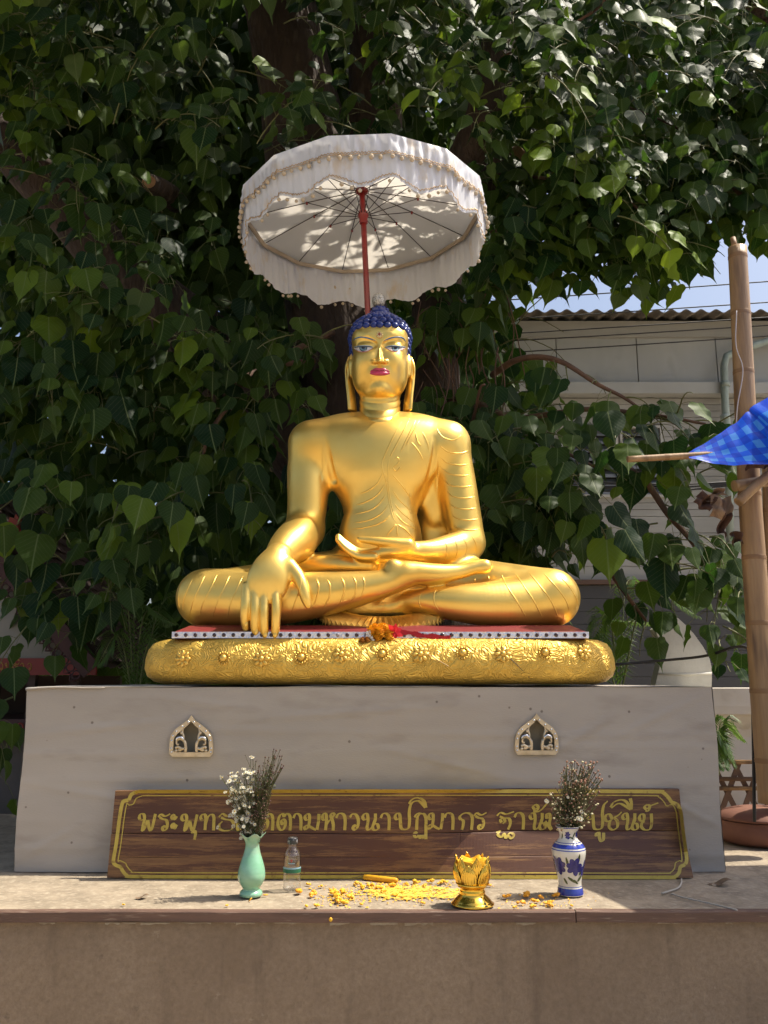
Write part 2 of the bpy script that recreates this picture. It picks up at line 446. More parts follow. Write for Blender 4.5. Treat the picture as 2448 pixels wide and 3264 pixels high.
# ---- gold cushion
def gold_emboss():
    m = mat('cushion_gold', (.78, .50, .09), (.66, .40, .065), scale=8, rough=.46, metal=.45, rvar=.08)
    n = m.node_tree.nodes; l = m.node_tree.links; b = n['Principled BSDF']
    tc = n.new('ShaderNodeTexCoord'); nz = n.new('ShaderNodeTexNoise'); nz.inputs['Scale'].default_value = 9; nz.inputs['Detail'].default_value = 1.5
    l.new(tc.outputs['Object'], nz.inputs['Vector'])
    mx = n.new('ShaderNodeVectorMath'); mx.operation = 'MULTIPLY_ADD'; l.new(nz.outputs['Color'], mx.inputs[0]); mx.inputs[1].default_value = (.20, .20, .20); l.new(tc.outputs['Object'], mx.inputs[2])
    vo = n.new('ShaderNodeTexVoronoi'); vo.inputs['Scale'].default_value = 22; l.new(mx.outputs[0], vo.inputs['Vector'])
    ml = n.new('ShaderNodeMath'); ml.operation = 'MULTIPLY'; l.new(vo.outputs['Distance'], ml.inputs[0]); ml.inputs[1].default_value = 26
    sn = n.new('ShaderNodeMath'); sn.operation = 'SINE'; l.new(ml.outputs[0], sn.inputs[0])
    bp = n.new('ShaderNodeBump'); bp.inputs['Strength'].default_value = .55; bp.inputs['Distance'].default_value = .003
    l.new(sn.outputs[0], bp.inputs['Height']); l.new(bp.outputs[0], b.inputs['Normal'])
    return m
M_CUSH = gold_emboss()
CZ0, CZ1 = PZ + .010, 1.728
cu = thing('gold_cushion', 'embossed gold cushion with raised rosettes between statue and cloth pedestal', 'cushion', (-.02, 4.22, CZ0))
CX0, CX1 = P(444, 2120, 3.86).x, P(1978, 2120, 3.86).x
ccx, chw, ccy, chd = (CX0 + CX1) / 2, (CX1 - CX0) / 2, 4.215, .575
prof = [(.085, 0), (.040, .012), (.012, .036), (0, .070), (.002, .110), (.012, .150), (.030, .178), (.062, .193), (.11, .198), (.5, .199)]
def rrect(hx, hy, r, t):
    """point on a rounded rectangle, t in 0..1, starting at the middle of the back"""
    a = 2 * PI * t - PI / 2 + PI
    c, s_ = math.cos(a), math.sin(a); e = .42
    return (hx * math.copysign(abs(c) ** e, c), hy * math.copysign(abs(s_) ** e, s_))
cm2 = MB(); NR = 220
vs = []
for (ins, z) in prof:
    for k in range(NR):
        x, y = rrect(chw - ins, chd - min(ins, .4), .2, k / NR)
        lump = .004 * noise.noise(Vector((x * 3, y * 3, z * 8)))
        vs.append((ccx + x, ccy + y - lump, CZ0 + z + lump * .6 * (1 if z > .02 else 0)))
fs = [(j * NR + k, j * NR + (k + 1) % NR, (j + 1) * NR + (k + 1) % NR, (j + 1) * NR + k) for j in range(len(prof) - 1) for k in range(NR)]
fs += [tuple(range(NR))[::-1], tuple((len(prof) - 1) * NR + k for k in range(NR))]
cm2.add(vs, fs, True); cus = cm2.build('cushion_body', M_CUSH, cu)
dg = bvh_c = BVHTree.FromPolygons([tuple(v) for v in vs], fs)
M_ROS = mat('rosette_gold', (.78, .50, .11), rough=.36, metal=.75)
# rosettes
def rosette(p, n, flower):
    x, y, d = frame(n); m = MB(); M3 = Matrix((x, y, d)).transposed()
    if flower:
        for k in range(8):
            a = 2 * PI * k / 8; c = p + (x * math.cos(a) + y * math.sin(a)) * .0225 + d * .004
            Mr = M3 @ Matrix.Rotation(a, 3, 'Z'); m.ball(c, (.0155, .0085, .005), 8, 5, Mr)
        m.ball(p + d * .006, (.013, .013, .010), 10, 6, M3)
        m.lathe([(.030, 0), (.030, .003), (.001, .004)], p, 16, M=M3)
    else:
        m.ball(p + d * .004, (.016, .016, .013), 12, 7, M3)
        for k in range(14):
            a = 2 * PI * k / 14; m.ball(p + (x * math.cos(a) + y * math.sin(a)) * .0245 + d * .001, .0052, 6, 4)
    return m
for i, (cx_, cy_) in enumerate([(583, 2100), (712, 2098), (833, 2100), (960, 2096), (1088, 2086), (1218, 2085), (1340, 2086), (1475, 2082), (1603, 2085), (1737, 2081), (1863, 2078)]):
    h = bvh_c.ray_cast(CAMP, PR(cx_, cy_))
    nrm = h[1] if h[1].dot(PR(cx_, cy_)) < 0 else -h[1]
    rosette(h[0], nrm, i % 2 == 0).build('rosette' if i % 2 == 0 else 'boss', M_ROS, cu)

# ---- red seat board with the jewelled silver band
M_RED = mat('red_seat', (.21, .018, .022), (.17, .014, .017), scale=6, rough=.5, coat=.15)
M_BAND = mat('silver_band', (.85, .85, .90), (.60, .60, .66), scale=60, rough=.3, metal=.85, bump=.6, bscale=120)
M_GEM = mat('dark_gem', (.035, .008, .010), rough=.08, coat=.6); M_GEM2 = mat('clear_gem', (.30, .26, .27), rough=.1, coat=.6)
sx0, sx1 = P(553, 2028, 3.72).x, P(1872, 2022, 3.72).x
seat = thing('red_seat_board', 'dark red seat board edged with a jewelled silver band under the statue', 'seat board', ((sx0 + sx1) / 2, 4.15, CZ1 - .003))
sb = MB(); y0, y1 = 3.715, 4.62
A_ = [(sx0, y0, 1.727), (sx1, y0, 1.727), (sx1, y0, 1.752), (sx0, y0, 1.752), (sx0 + .05, y0 + .10, 1.788), (sx1 - .05, y0 + .10, 1.788), (sx0 + .05, y1, 1.795), (sx1 - .05, y1, 1.795), (sx0, y1, 1.727), (sx1, y1, 1.727)]
sb.add(A_, [(0, 1, 2, 3), (3, 2, 5, 4), (4, 5, 7, 6), (6, 7, 9, 8), (0, 3, 4, 6, 8), (1, 9, 7, 5, 2), (0, 8, 9, 1)])
sb.build('board', M_RED, seat)
band = MB().box(((sx0 + sx1) / 2, y0 - .004, 1.7405), (sx1 - sx0 + .008, .008, .027)).build('silver_band', M_BAND, seat)
for s_ in (sx0 - .004, sx1 + .004): MB().box((s_, 3.95, 1.7405), (.008, .45, .027)).build('silver_band', M_BAND, seat)
gm = MB().ball((0, 0, 0), (.0088, .006, .0088), 10, 6).mesh('gem', M_GEM); gm2 = gm.copy(); gm2.materials.clear(); gm2.materials.append(M_GEM2)
NG = 44
for k in range(NG):
    inst('gem', gm if rng.random() < .85 else gm2, T((lerp(sx0 + .015, sx1 - .015, k / (NG - 1)), y0 - .0085, 1.7405)), band)
# ------------------------------------------------------------------ smooth implicit surfaces for the statue
class Field:
    def __init__(s, lo, hi, h):
        s.lo = np.array(lo, np.float32); s.h = h
        s.n = np.ceil((np.array(hi) - s.lo) / h).astype(int) + 1
        s.ax = [s.lo[i] + h * np.arange(s.n[i], dtype=np.float32) for i in range(3)]
        s.D = np.full(tuple(s.n), 0.25, np.float32)
    def region(s, lo, hi):
        i0 = np.clip(((np.array(lo) - s.lo) / s.h).astype(int), 0, s.n - 1); i1 = np.clip(((np.array(hi) - s.lo) / s.h).astype(int) + 2, 1, s.n)
        sl = tuple(slice(int(a), int(b)) for a, b in zip(i0, i1))
        return sl, s.ax[0][sl[0]][:, None, None], s.ax[1][sl[1]][None, :, None], s.ax[2][sl[2]][None, None, :]
    def blend(s, sl, d, k):
        a = s.D[sl]
        if k > 0:
            hh = np.maximum(k - np.abs(a - d), 0) / k
            s.D[sl] = np.minimum(a, d) - hh * hh * (k * 0.25)
        else: s.D[sl] = np.minimum(a, d)
    def carve(s, sl, d, k):
        a = s.D[sl]; d = -d
        hh = np.maximum(k - np.abs(a - d), 0) / k
        s.D[sl] = np.maximum(a, d) + hh * hh * (k * 0.25)
    def ell(s, c, r, k=0.02, M=None, carve=False):
        c = np.array(c, float); r = np.array(r, float); m = r.max() + k + 3 * s.h
        sl, X, Y, Z = s.region(c - m, c + m)
        x, y, z = X - c[0], Y - c[1], Z - c[2]
        if M is not None:
            A = np.array(M.to_3x3().transposed())
            x, y, z = (A[0, 0] * x + A[0, 1] * y + A[0, 2] * z, A[1, 0] * x + A[1, 1] * y + A[1, 2] * z, A[2, 0] * x + A[2, 1] * y + A[2, 2] * z)
        k0 = np.sqrt((x / r[0]) ** 2 + (y / r[1]) ** 2 + (z / r[2]) ** 2)
        k1 = np.sqrt((x / r[0] ** 2) ** 2 + (y / r[1] ** 2) ** 2 + (z / r[2] ** 2) ** 2) + 1e-6
        d = np.where(k0 < 1, (k0 - 1) * r.min(), k0 * (k0 - 1) / k1).astype(np.float32)
        (s.carve if carve else s.blend)(sl, d, k)
    def limb(s, pts, rad, k=0.03, n=6, flat=None, fs=1.0, carve=False):
        """smooth tapering limb through pts; flat: unit direction in which it is fs times as thick"""
        n = n * 2; q = catmull(pts, n); rr = [v.x for v in catmull([Vector((r, 0, 0)) for r in rad], n)]
        A = np.array([list(p) for p in q]); m = max(rad) + k + 4 * s.h
        sl, X, Y, Z = s.region(A.min(0) - m, A.max(0) + m)
        best = np.full(s.D[sl].shape, 9.0, np.float32)
        o = np.array([q_.start for q_ in sl]); XX, YY, ZZ = X, Y, Z; shp = np.array(best.shape)
        for i in range(len(q) - 1):
            a = A[i]; ba = A[i + 1] - a; L = float(ba @ ba) + 1e-12
            m = max(rr[i], rr[i + 1]) + k + 3 * s.h
            lo_ = np.minimum(A[i], A[i + 1]) - m; hi_ = np.maximum(A[i], A[i + 1]) + m
            j0 = np.clip(((lo_ - s.lo) / s.h).astype(int) - o, 0, shp - 1); j1 = np.clip(((hi_ - s.lo) / s.h).astype(int) + 2 - o, 1, shp)
            ss = tuple(slice(int(p_), int(q_)) for p_, q_ in zip(j0, j1))
            X, Y, Z = XX[ss[0]], YY[:, ss[1]], ZZ[:, :, ss[2]]
            x, y, z = X - np.float32(a[0]), Y - np.float32(a[1]), Z - np.float32(a[2]); ba = ba.astype(np.float32)
            t = np.clip((x * ba[0] + y * ba[1] + z * ba[2]) / L, 0, 1)
            qx, qy, qz = x - t * ba[0], y - t * ba[1], z - t * ba[2]
            r = rr[i] + (rr[i + 1] - rr[i]) * t
            if flat is None: d = np.sqrt(qx * qx + qy * qy + qz * qz) - r
            else:
                f = qx * flat[0] + qy * flat[1] + qz * flat[2]
                l2 = qx * qx + qy * qy + qz * qz
                w_ = np.sqrt(np.maximum(l2 + f * f * (1 / fs ** 2 - 1), 0))
                d = (w_ - r) * (np.sqrt(l2) + 1e-4) / (w_ + 1e-4)
            best[ss] = np.minimum(best[ss], d)
        (s.carve if carve else s.blend)(sl, best, k)
    def custom(s, lo, hi, fn, k, carve=False):
        sl, X, Y, Z = s.region(lo, hi)
        d = np.broadcast_to(fn(X, Y, Z), s.D[sl].shape).astype(np.float32)
        (s.carve if carve else s.blend)(sl, d, k)
    def surface(s):
        D = s.D; neg = D < 0; n = s.n
        c = np.zeros(tuple(n - 1), np.int8)
        for dx in (0, 1):
            for dy in (0, 1):
                for dz in (0, 1): c += neg[dx:n[0] - 1 + dx, dy:n[1] - 1 + dy, dz:n[2] - 1 + dz]
        idx = np.argwhere((c > 0) & (c < 8)); ids = np.full(tuple(n - 1), -1, np.int32)
        ids[idx[:, 0], idx[:, 1], idx[:, 2]] = np.arange(len(idx))
        acc = np.zeros((len(idx), 3)); cnt = np.zeros(len(idx))
        corners = [(i, j, k) for i in (0, 1) for j in (0, 1) for k in (0, 1)]
        val = {cc: D[idx[:, 0] + cc[0], idx[:, 1] + cc[1], idx[:, 2] + cc[2]] for cc in corners}
        for a in corners:
            for ax in range(3):
                if a[ax] == 0:
                    b = list(a); b[ax] = 1; b = tuple(b)
                    va, vb = val[a], val[b]; m = (va < 0) != (vb < 0)
                    t = np.where(m, va / (va - vb + 1e-12), 0)
                    p = np.repeat(np.array(a, float)[None], len(idx), 0); p[:, ax] += t
                    acc[m] += p[m]; cnt[m] += 1
        V = s.lo + s.h * (idx + acc / cnt[:, None]); quads = []
        for ax in range(3):
            o = [0, 0, 0]; o[ax] = 1
            A = neg[:n[0] - o[0], :n[1] - o[1], :n[2] - o[2]]; B = neg[o[0]:, o[1]:, o[2]:]
            e = np.argwhere(A != B); b1, b2 = (ax + 1) % 3, (ax + 2) % 3
            ok = (e[:, b1] > 0) & (e[:, b2] > 0) & (e[:, b1] < n[b1] - 1) & (e[:, b2] < n[b2] - 1); e = e[ok]
            fl = neg[e[:, 0], e[:, 1], e[:, 2]]
            def cell(d1, d2):
                q = e.copy(); q[:, b1] -= d1; q[:, b2] -= d2; return ids[q[:, 0], q[:, 1], q[:, 2]]
            Q = np.stack([cell(1, 1), cell(0, 1), cell(0, 0), cell(1, 0)], 1)
            Q[~fl] = Q[~fl][:, ::-1]; quads.append(Q)
        return V, np.concatenate(quads)
def relax(V, Q, it=2, lam=0.5):
    E = np.concatenate([Q[:, [0, 1]], Q[:, [1, 2]], Q[:, [2, 3]], Q[:, [3, 0]]])
    E = np.concatenate([E, E[:, ::-1]]); n = len(V)
    deg = np.bincount(E[:, 0], minlength=n)[:, None]
    for _ in range(it):
        for f in (lam, -lam * 1.03):
            acc = np.stack([np.bincount(E[:, 0], weights=V[E[:, 1], i], minlength=n) for i in range(3)], 1)
            V = V + f * (acc / np.maximum(deg, 1) - V)
    return V
def bvh_of(V, Q): return BVHTree.FromPolygons(np.asarray(V).tolist(), np.asarray(Q).tolist())

GOLD = mat('gold_paint', (0.93, 0.60, 0.135), (0.97, 0.67, 0.18), scale=3.0, rough=0.375, metal=0.84, rvar=0.07, c3=(.80, .47, .095), scale3=1.7, lo3=.5, hi3=.8)
GOLD_D = mat('gold_paint_line', (0.70, 0.41, 0.08), (0.8, 0.5, 0.12), scale=9, rough=0.36, metal=0.88)

st_base = Vector((-0.02, 4.15, 1.79))
statue = thing('buddha_statue', 'large seated golden Buddha statue with blue curled hair, right hand touching the cushion', 'statue', st_base)

def W(px, v, Y): return px * mpp(v, Y)
B = Field((-1.02, 3.52, 1.70), (1.02, 4.62, 3.06), 0.0050)
TY = 4.24
# trunk
B.limb([P(1210, 1830, TY), P(1211, 1735, TY - .01), P(1213, 1655, TY - .005), P(1213, 1590, TY), P(1212, 1515, TY - .005), P(1212, 1475, TY)],
       [.235, .210, .180, .196, .235, .232], k=.03, n=5, flat=(0, 1, 0), fs=0.66)
B.ell(P(1212, 1425, TY + .015), (.36, .135, .125), .09)     # breadth of the shoulders
B.ell(P(1125, 1450, TY - .068), (.14, .055, .13), .12)      # chest
B.ell(P(1305, 1450, TY - .068), (.14, .055, .13), .12)
B.ell(P(1212, 1680, TY - .075), (.15, .075, .16), .10)         # belly
# shoulders
for sx, u in ((-1, 996), (1, 1424)):
    B.limb([P(1212 + sx * 10, 1378, TY + .03), P(1212 + sx * 110, 1380, TY + .025), P(u, 1411, TY + .01)], [.090, .098, .107], k=.08, n=4)
# robe hanging between trunk and left arm
B.ell(P(1385, 1640, TY + .075), (.085, .045, .27), .03)
B.ell(P(1385, 1560, TY + .03), (.07, .04, .17), .05)
# neck root
B.limb([P(1212, 1430, TY + .02), P(1213, 1410, TY + .01), P(1213, 1392, TY + .005)], [.12, .098, .085], k=.03, n=4)
# statue's right arm (on the left of the picture), upper arm then forearm towards us
B.limb([P(993, 1420, TY + .005), P(983, 1500, TY - .0), P(980, 1600, TY - .04), P(972, 1690, TY - .08)], [.108, .107, .100, .092], k=.06, n=5)
B.limb([P(972, 1690, TY - .08), P(944, 1722, TY - .20), P(908, 1752, TY - .33), P(884, 1785, TY - .45)], [.093, .100, .080, .060], k=.03, n=5)
# creases where the arms leave the chest
B.limb([P(1034, 1388, TY - .135), P(1043, 1440, TY - .125), P(1056, 1500, TY - .10), P(1066, 1530, TY - .08)], [.004, .011, .016, .018], k=.016, n=4, carve=True)
HY = 3.735
# back of the hand
B.limb([P(884, 1782, TY - .45), P(868, 1815, HY + .015), P(856, 1850, HY - .01), P(846, 1882, HY - .012)], [.062, .084, .094, .080], k=.025, n=5, flat=(0, 1, .15), fs=.44)
fing = [((786, 1868), (782, 1925), (780, 1970), (784, 2003), .0205), ((813, 1872), (812, 1935), (812, 1990), (816, 2027), .0212),
        ((843, 1874), (842, 1940), (842, 1995), (845, 2036), .0216), ((879, 1872), (881, 1935), (879, 1990), (876, 2037), .0220)]
for i, (a, b, c, d, r) in enumerate(fing):
    y0 = HY - .012
    B.limb([P(*a, y0), P(*b, y0 - .022), P(*c, y0 - .018), P(*d, y0 + .004)], [r * 1.02, r, r * .93, r * .80], k=.0045, n=5)
B.limb([P(922, 1805, HY + .012), P(950, 1838, HY - .012), P(966, 1872, HY - .03), P(974, 1905, HY - .035), P(982, 1928, HY - .03)], [.036, .031, .026, .023, .017], k=.02, n=5)
# statue's left arm (right of the picture)
B.limb([P(1427, 1420, TY + .005), P(1447, 1500, TY), P(1468, 1600, TY - .02), P(1484, 1690, TY - .03), P(1490, 1728, TY - .04)], [.106, .100, .092, .088, .084], k=.055, n=5)
B.limb([P(1388, 1395, TY - .130), P(1384, 1450, TY - .120), P(1374, 1505, TY - .10), P(1366, 1545, TY - .08)], [.004, .010, .014, .016], k=.016, n=4, carve=True)
FY = 3.98
B.limb([P(1490, 1733, TY - .04), P(1440, 1748, TY - .12), P(1370, 1758, FY + .04), P(1300, 1758, FY)], [.083, .072, .055, .047], k=.03, n=5)
# open left hand, palm up in the lap
B.limb([P(1306, 1760, FY), P(1255, 1765, FY - .01), P(1205, 1770, FY), P(1160, 1772, FY)], [.048, .056, .056, .045], k=.02, n=5, flat=(0, .15, 1), fs=.62)
for i in range(4):
    dy = -.052 + i * .030; up = i * 5
    B.limb([P(1195, 1776 - up, FY + dy), P(1140, 1772 - up, FY + dy), P(1102, 1748 - up, FY + dy), P(1078, 1722 - up * .8, FY + dy)], [.0195, .0185, .0165, .0135], k=.005, n=5)
B.limb([P(1300, 1737, FY - .035), P(1240, 1730, FY - .05), P(1190, 1724, FY - .052), P(1146, 1719, FY - .05)], [.032, .025, .020, .0145], k=.018, n=5)
# legs
B.limb([P(1120, 1850, 4.30), P(960, 1868, 4.20), P(790, 1893, 4.06), P(655, 1905, 3.97)], [.165, .150, .134, .126], k=.04, n=5)       # right thigh
B.limb([P(655, 1906, 3.965), P(760, 1912, 3.92), P(890, 1908, 3.885), P(1006, 1896, 3.865), P(1120, 1880, 3.85), P(1217, 1862, 3.845), P(1290, 1838, 3.85)],
       [.128, .125, .118, .103, .082, .064, .055], k=.03, n=5)                                                                             # right shin
B.limb([P(1255, 1826, 3.85), P(1300, 1826, 3.85), P(1386, 1830, 3.87), P(1465, 1822, 3.89), P(1512, 1810, 3.90), P(1545, 1806, 3.905)], [.050, .054, .048, .034, .031, .034], k=.025, n=5)   # foot
B.ell(P(1253, 1806, 3.835), (.036, .036, .034), .02)                                                                                       # ankle bone
B.limb([P(1300, 1850, 4.30), P(1440, 1868, 4.20), P(1620, 1890, 4.06), P(1755, 1903, 3.97)], [.165, .152, .140, .130], k=.04, n=5)      # left thigh
B.limb([P(1755, 1908, 3.965), P(1660, 1922, 3.93), P(1540, 1925, 3.90), P(1440, 1921, 3.89), P(1350, 1914, 3.90), P(1270, 1915, 3.96), P(1190, 1925, 4.06)],
       [.127, .114, .098, .078, .056, .045, .045], k=.025, n=5)                                                                            # left shin
B.ell(P(1215, 1945, 4.12), (.34, .22, .10), .03)
# draped lap cloth between hand and shin
B.limb([P(960, 1800, 4.10), P(1080, 1803, 4.04), P(1180, 1806, 4.02)], [.055, .05, .045], k=.02, n=4)
V, Q = B.surface(); V = relax(V, Q, 2, .5)
bvh_body = bvh_of(V, Q)
me = npmesh('body', V, Q); me.materials.append(GOLD)
body = bpy.data.objects.new('body', me); link(body, statue)
del B

# ---------------------------------------------------------------- head
HX = P(1211, 1120, 4.1).x
Hd = Field((HX - .26, 3.98, 2.76), (HX + .26, 4.52, 3.56), 0.0032)
def hp(x, y, z): return (HX + x, y, z)
Hd.ell(hp(0, 4.275, 3.255), (.164, .185, .160), .0)
Hd.ell(hp(0, 4.215, 3.14), (.150, .140, .164), .05)
Hd.ell(hp(0, 4.185, 3.046), (.116, .105, .087), .05)
for sx in (-1, 1):
    Hd.ell(hp(sx * .080, 4.190, 3.095), (.066, .085, .105), .06)
    Hd.ell(hp(sx * .07, 4.135, 3.14), (.06, .06, .06), .05)      # cheek
    Hd.ell(hp(sx * .085, 4.168, 3.28), (.07, .075, .06), .05)     # temple / brow corner
Hd.ell(hp(0, 4.155, 3.28), (.10, .06, .06), .05)                # forehead
for sx in (-1, 1):                                               # brow arches, sockets, lids
    Hd.limb([hp(sx * .014, 4.092, 3.226), hp(sx * .05, 4.091, 3.262), hp(sx * .088, 4.105, 3.262), hp(sx * .122, 4.137, 3.232)], [.008, .010, .010, .008], k=.018, n=4)
    Hd.ell(hp(sx * .070, 4.080, 3.212), (.055, .026, .027), .014, carve=True)
    Hd.ell(hp(sx * .071, 4.118, 3.208), (.056, .032, .034), .010)
zt, zb = 3.238, 3.100
def nose(X, Y, Z):
    x = np.abs(X - HX); t = np.clip((zt - Z) / (zt - zb), 0, 1)
    ridge = 4.094 - .072 * t ** 1.05
    sl = 2.4 - .95 * t
    d1 = (ridge + sl * x - Y) / np.sqrt(1 + sl * sl)
    d2 = (zb + .35 * (Y - 4.03) - Z) * .95; d3 = Z - zt; d4 = Y - 4.16
    return np.maximum(np.maximum(d1, d2), np.maximum(d3, d4))
Hd.custom(hp(-.07, 4.0, 3.08), hp(.07, 4.18, 3.26), nose, .008)
for sx in (-1, 1): Hd.ell(hp(sx * .029, 4.074, 3.114), (.020, .026, .014), .010)
Hd.ell(hp(0, 4.052, 3.114), (.016, .022, .014), .010)
Hd.ell(hp(0, 4.108, 3.092), (.012, .03, .020), .012, carve=False)
Hd.ell(hp(0, 4.105, 3.062), (.062, .035, .036), .03)             # mouth mound
Hd.ell(hp(0, 4.110, 2.990), (.044, .034, .030), .022)            # chin
Hd.ell(hp(0, 4.16, 2.978), (.078, .06, .034), .03)
# neck with three rings
def neck(X, Y, Z):
    q = Z - .55 * (Y - 4.2)
    r = .1135 + .0034 * np.abs(np.cos((q - 2.83) / .036 * PI)) ** .7 + np.clip((2.905 - Z) / .08, 0, 1) ** 1.6 * .022
    return np.maximum(np.sqrt((X - HX) ** 2 + (Y - 4.245) ** 2) - r, Z - 3.05)
Hd.custom(hp(-.18, 4.06, 2.72), hp(.18, 4.44, 3.06), neck, .012)
# ears with long lobes
for sx in (-1, 1):
    Hd.limb([hp(sx * .172, 4.27, 3.20), hp(sx * .180, 4.262, 3.15), hp(sx * .176, 4.255, 3.07), hp(sx * .166, 4.245, 3.00), hp(sx * .160, 4.240, 2.95), hp(sx * .157, 4.240, 2.915)],
            [.022, .030, .030, .032, .034, .034], k=.008, n=5, flat=(.75 * sx, .66, 0), fs=.5)
    Hd.limb([hp(sx * .160, 4.235, 3.205), hp(sx * .163, 4.215, 3.16), hp(sx * .160, 4.215, 3.10)], [.016, .02, .014], k=.012, n=4)
    Hd.ell(hp(sx * .188, 4.225, 3.13), (.010, .018, .045), .008, carve=True)
    Hd.custom(hp(sx * .157 - .06, 4.15, 2.80), hp(sx * .157 + .06, 4.35, 2.925), lambda X, Y, Z: np.maximum(Z - 2.912, .115 - np.abs(X - HX)) + 0 * Y, .006, carve=True)
HS = .905
V, Q = Hd.surface(); V = relax(V, Q, 2, .5); V[:, 0] = HX + (V[:, 0] - HX) * HS
bvh_head = bvh_of(V, Q)
me = npmesh('head', V, Q); me.materials.append(GOLD)
head = bpy.data.objects.new('head', me); link(head, statue)
del Hd

def cast(u, v, bvh):
    h = bvh.ray_cast(CAMP, PR(u, v))
    return (h[0], h[1]) if h[0] is not None else (None, None)
def onto(pts, bvh, off=0.0):
    out = []
    for u, v in pts:
        p, n = cast(u, v, bvh)
        if p is None: continue
        if n.dot(PR(u, v)) > 0: n = -n
        out.append(p + n * off)
    return out
def strip(top, bot, bvh, off, rows=4, n=6):
    """a skin between two picture curves laid on a surface"""
    T = catmull([Vector((*p, 0)) for p in top], n); Bo = catmull([Vector((*p, 0)) for p in bot], n)
    m = MB(); N = min(len(T), len(Bo)); vs = []
    for j in range(rows + 1):
        for i in range(N):
            q = T[i].lerp(Bo[i], j / rows); p = onto([(q.x, q.y)], bvh, off)
            vs.append(p[0] if p else P(q.x, q.y, 4.1))
    m.add(vs, [(j * N + i, j * N + i + 1, (j + 1) * N + i + 1, (j + 1) * N + i) for j in range(rows) for i in range(N - 1)], True)
    return m
def brush(pts, bvh, r, parent, name, m, n=6, flat=1.0, off=0.0, taper=True, sides=6):
    q = catmull([Vector((*p, 0)) for p in pts], n); w3 = onto([(a.x, a.y) for a in q], bvh, off)
    # drop jumps where the line slips behind an edge
    if len(w3) < 3: return None
    w2 = [w3[0]]
    for p in w3[1:]:
        if (p - w2[-1]).length < .08: w2.append(p)
        else: break
    if len(w2) < 3: return None
    N = len(w2); rad = [r * (min(1, .25 + 4 * i / N, .25 + 4 * (N - 1 - i) / N) if taper else 1) for i in range(N)]
    return MB().tube(w2, rad, sides).build(name, m, parent)
def hc(x, y): return (1050 + x / 5.027, 920 + y / 5.027)     # close view of the face -> picture
EYEW = mat('eye_white', (.70, .66, .61), rough=.35); EYEP = mat('eye_pink', (.62, .22, .20), rough=.4)
IRIS = mat('eye_iris', (.16, .27, .33), rough=.3); INK = mat('eye_ink', (.012, .014, .03), rough=.4)
LINEB = mat('brow_blue', (.05, .17, .36), rough=.4); LINEP = mat('lid_pale', (.30, .45, .58), rough=.4)
LIP = mat('lip_pink', (.62, .050, .125), (.54, .035, .10), scale=20, rough=.32, coat=.3); LIPD = mat('lip_dark', (.16, .006, .012), rough=.4)
eyes = [dict(top=[(392, 955), (470, 935), (560, 930), (640, 934), (698, 946)], bot=[(392, 957), (460, 1000), (550, 1017), (640, 990), (698, 948)], ix=545, lid=[(375, 940), (470, 922), (560, 917), (650, 922), (705, 940)]),
        dict(top=[(898, 946), (960, 934), (1050, 930), (1130, 938), (1222, 942)], bot=[(898, 948), (960, 985), (1060, 1012), (1150, 985), (1222, 944)], ix=1058, lid=[(893, 940), (960, 922), (1050, 917), (1140, 924), (1228, 936)])]
brows = [[(385, 832), (430, 795), (500, 778), (580, 785), (660, 805), (740, 832)], [(870, 836), (940, 805), (1020, 783), (1110, 776), (1180, 795), (1224, 850)]]
for e, bw in zip(eyes, brows):
    ey = strip([hc(*p) for p in e['top']], [hc(*p) for p in e['bot']], bvh_head, .0012).build('eye', EYEW, head)
    ix = e['ix']
    ring = [hc(ix + 62 * math.cos(a), 948 + 66 * math.sin(a)) for a in np.linspace(0.03, PI - .03, 9)]
    topc = [hc(ix + 62 * math.cos(a), 934 + 2 * math.sin(a)) for a in np.linspace(0.03, PI - .03, 9)]
    strip(topc, ring, bvh_head, .0022, 3, 2).build('iris', INK, ey)
    ring = [hc(ix + 50 * math.cos(a), 950 + 52 * math.sin(a)) for a in np.linspace(0.03, PI - .03, 9)]
    topc = [hc(ix + 50 * math.cos(a), 940 + 2 * math.sin(a)) for a in np.linspace(0.03, PI - .03, 9)]
    strip(topc, ring, bvh_head, .0030, 3, 2).build('iris', IRIS, ey)
    ring = [hc(ix + 26 * math.cos(a), 948 + 24 * math.sin(a)) for a in np.linspace(0.03, PI - .03, 7)]
    topc = [hc(ix + 26 * math.cos(a), 940 + 2 * math.sin(a)) for a in np.linspace(0.03, PI - .03, 7)]
    strip(topc, ring, bvh_head, .0038, 3, 2).build('pupil', INK, ey)
    brush([hc(*p) for p in e['top']], bvh_head, .0022, head, 'lash_line', INK, off=.001)
    brush([hc(*p) for p in e['lid']], bvh_head, .0022, head, 'lid_line', LINEP, off=.001)
    brush([hc(*p) for p in e['bot']], bvh_head, .0016, head, 'lower_lid_line', EYEP, off=.001)
    brush([hc(*p) for p in bw], bvh_head, .0034, head, 'eyebrow', LINEB, off=.0008)
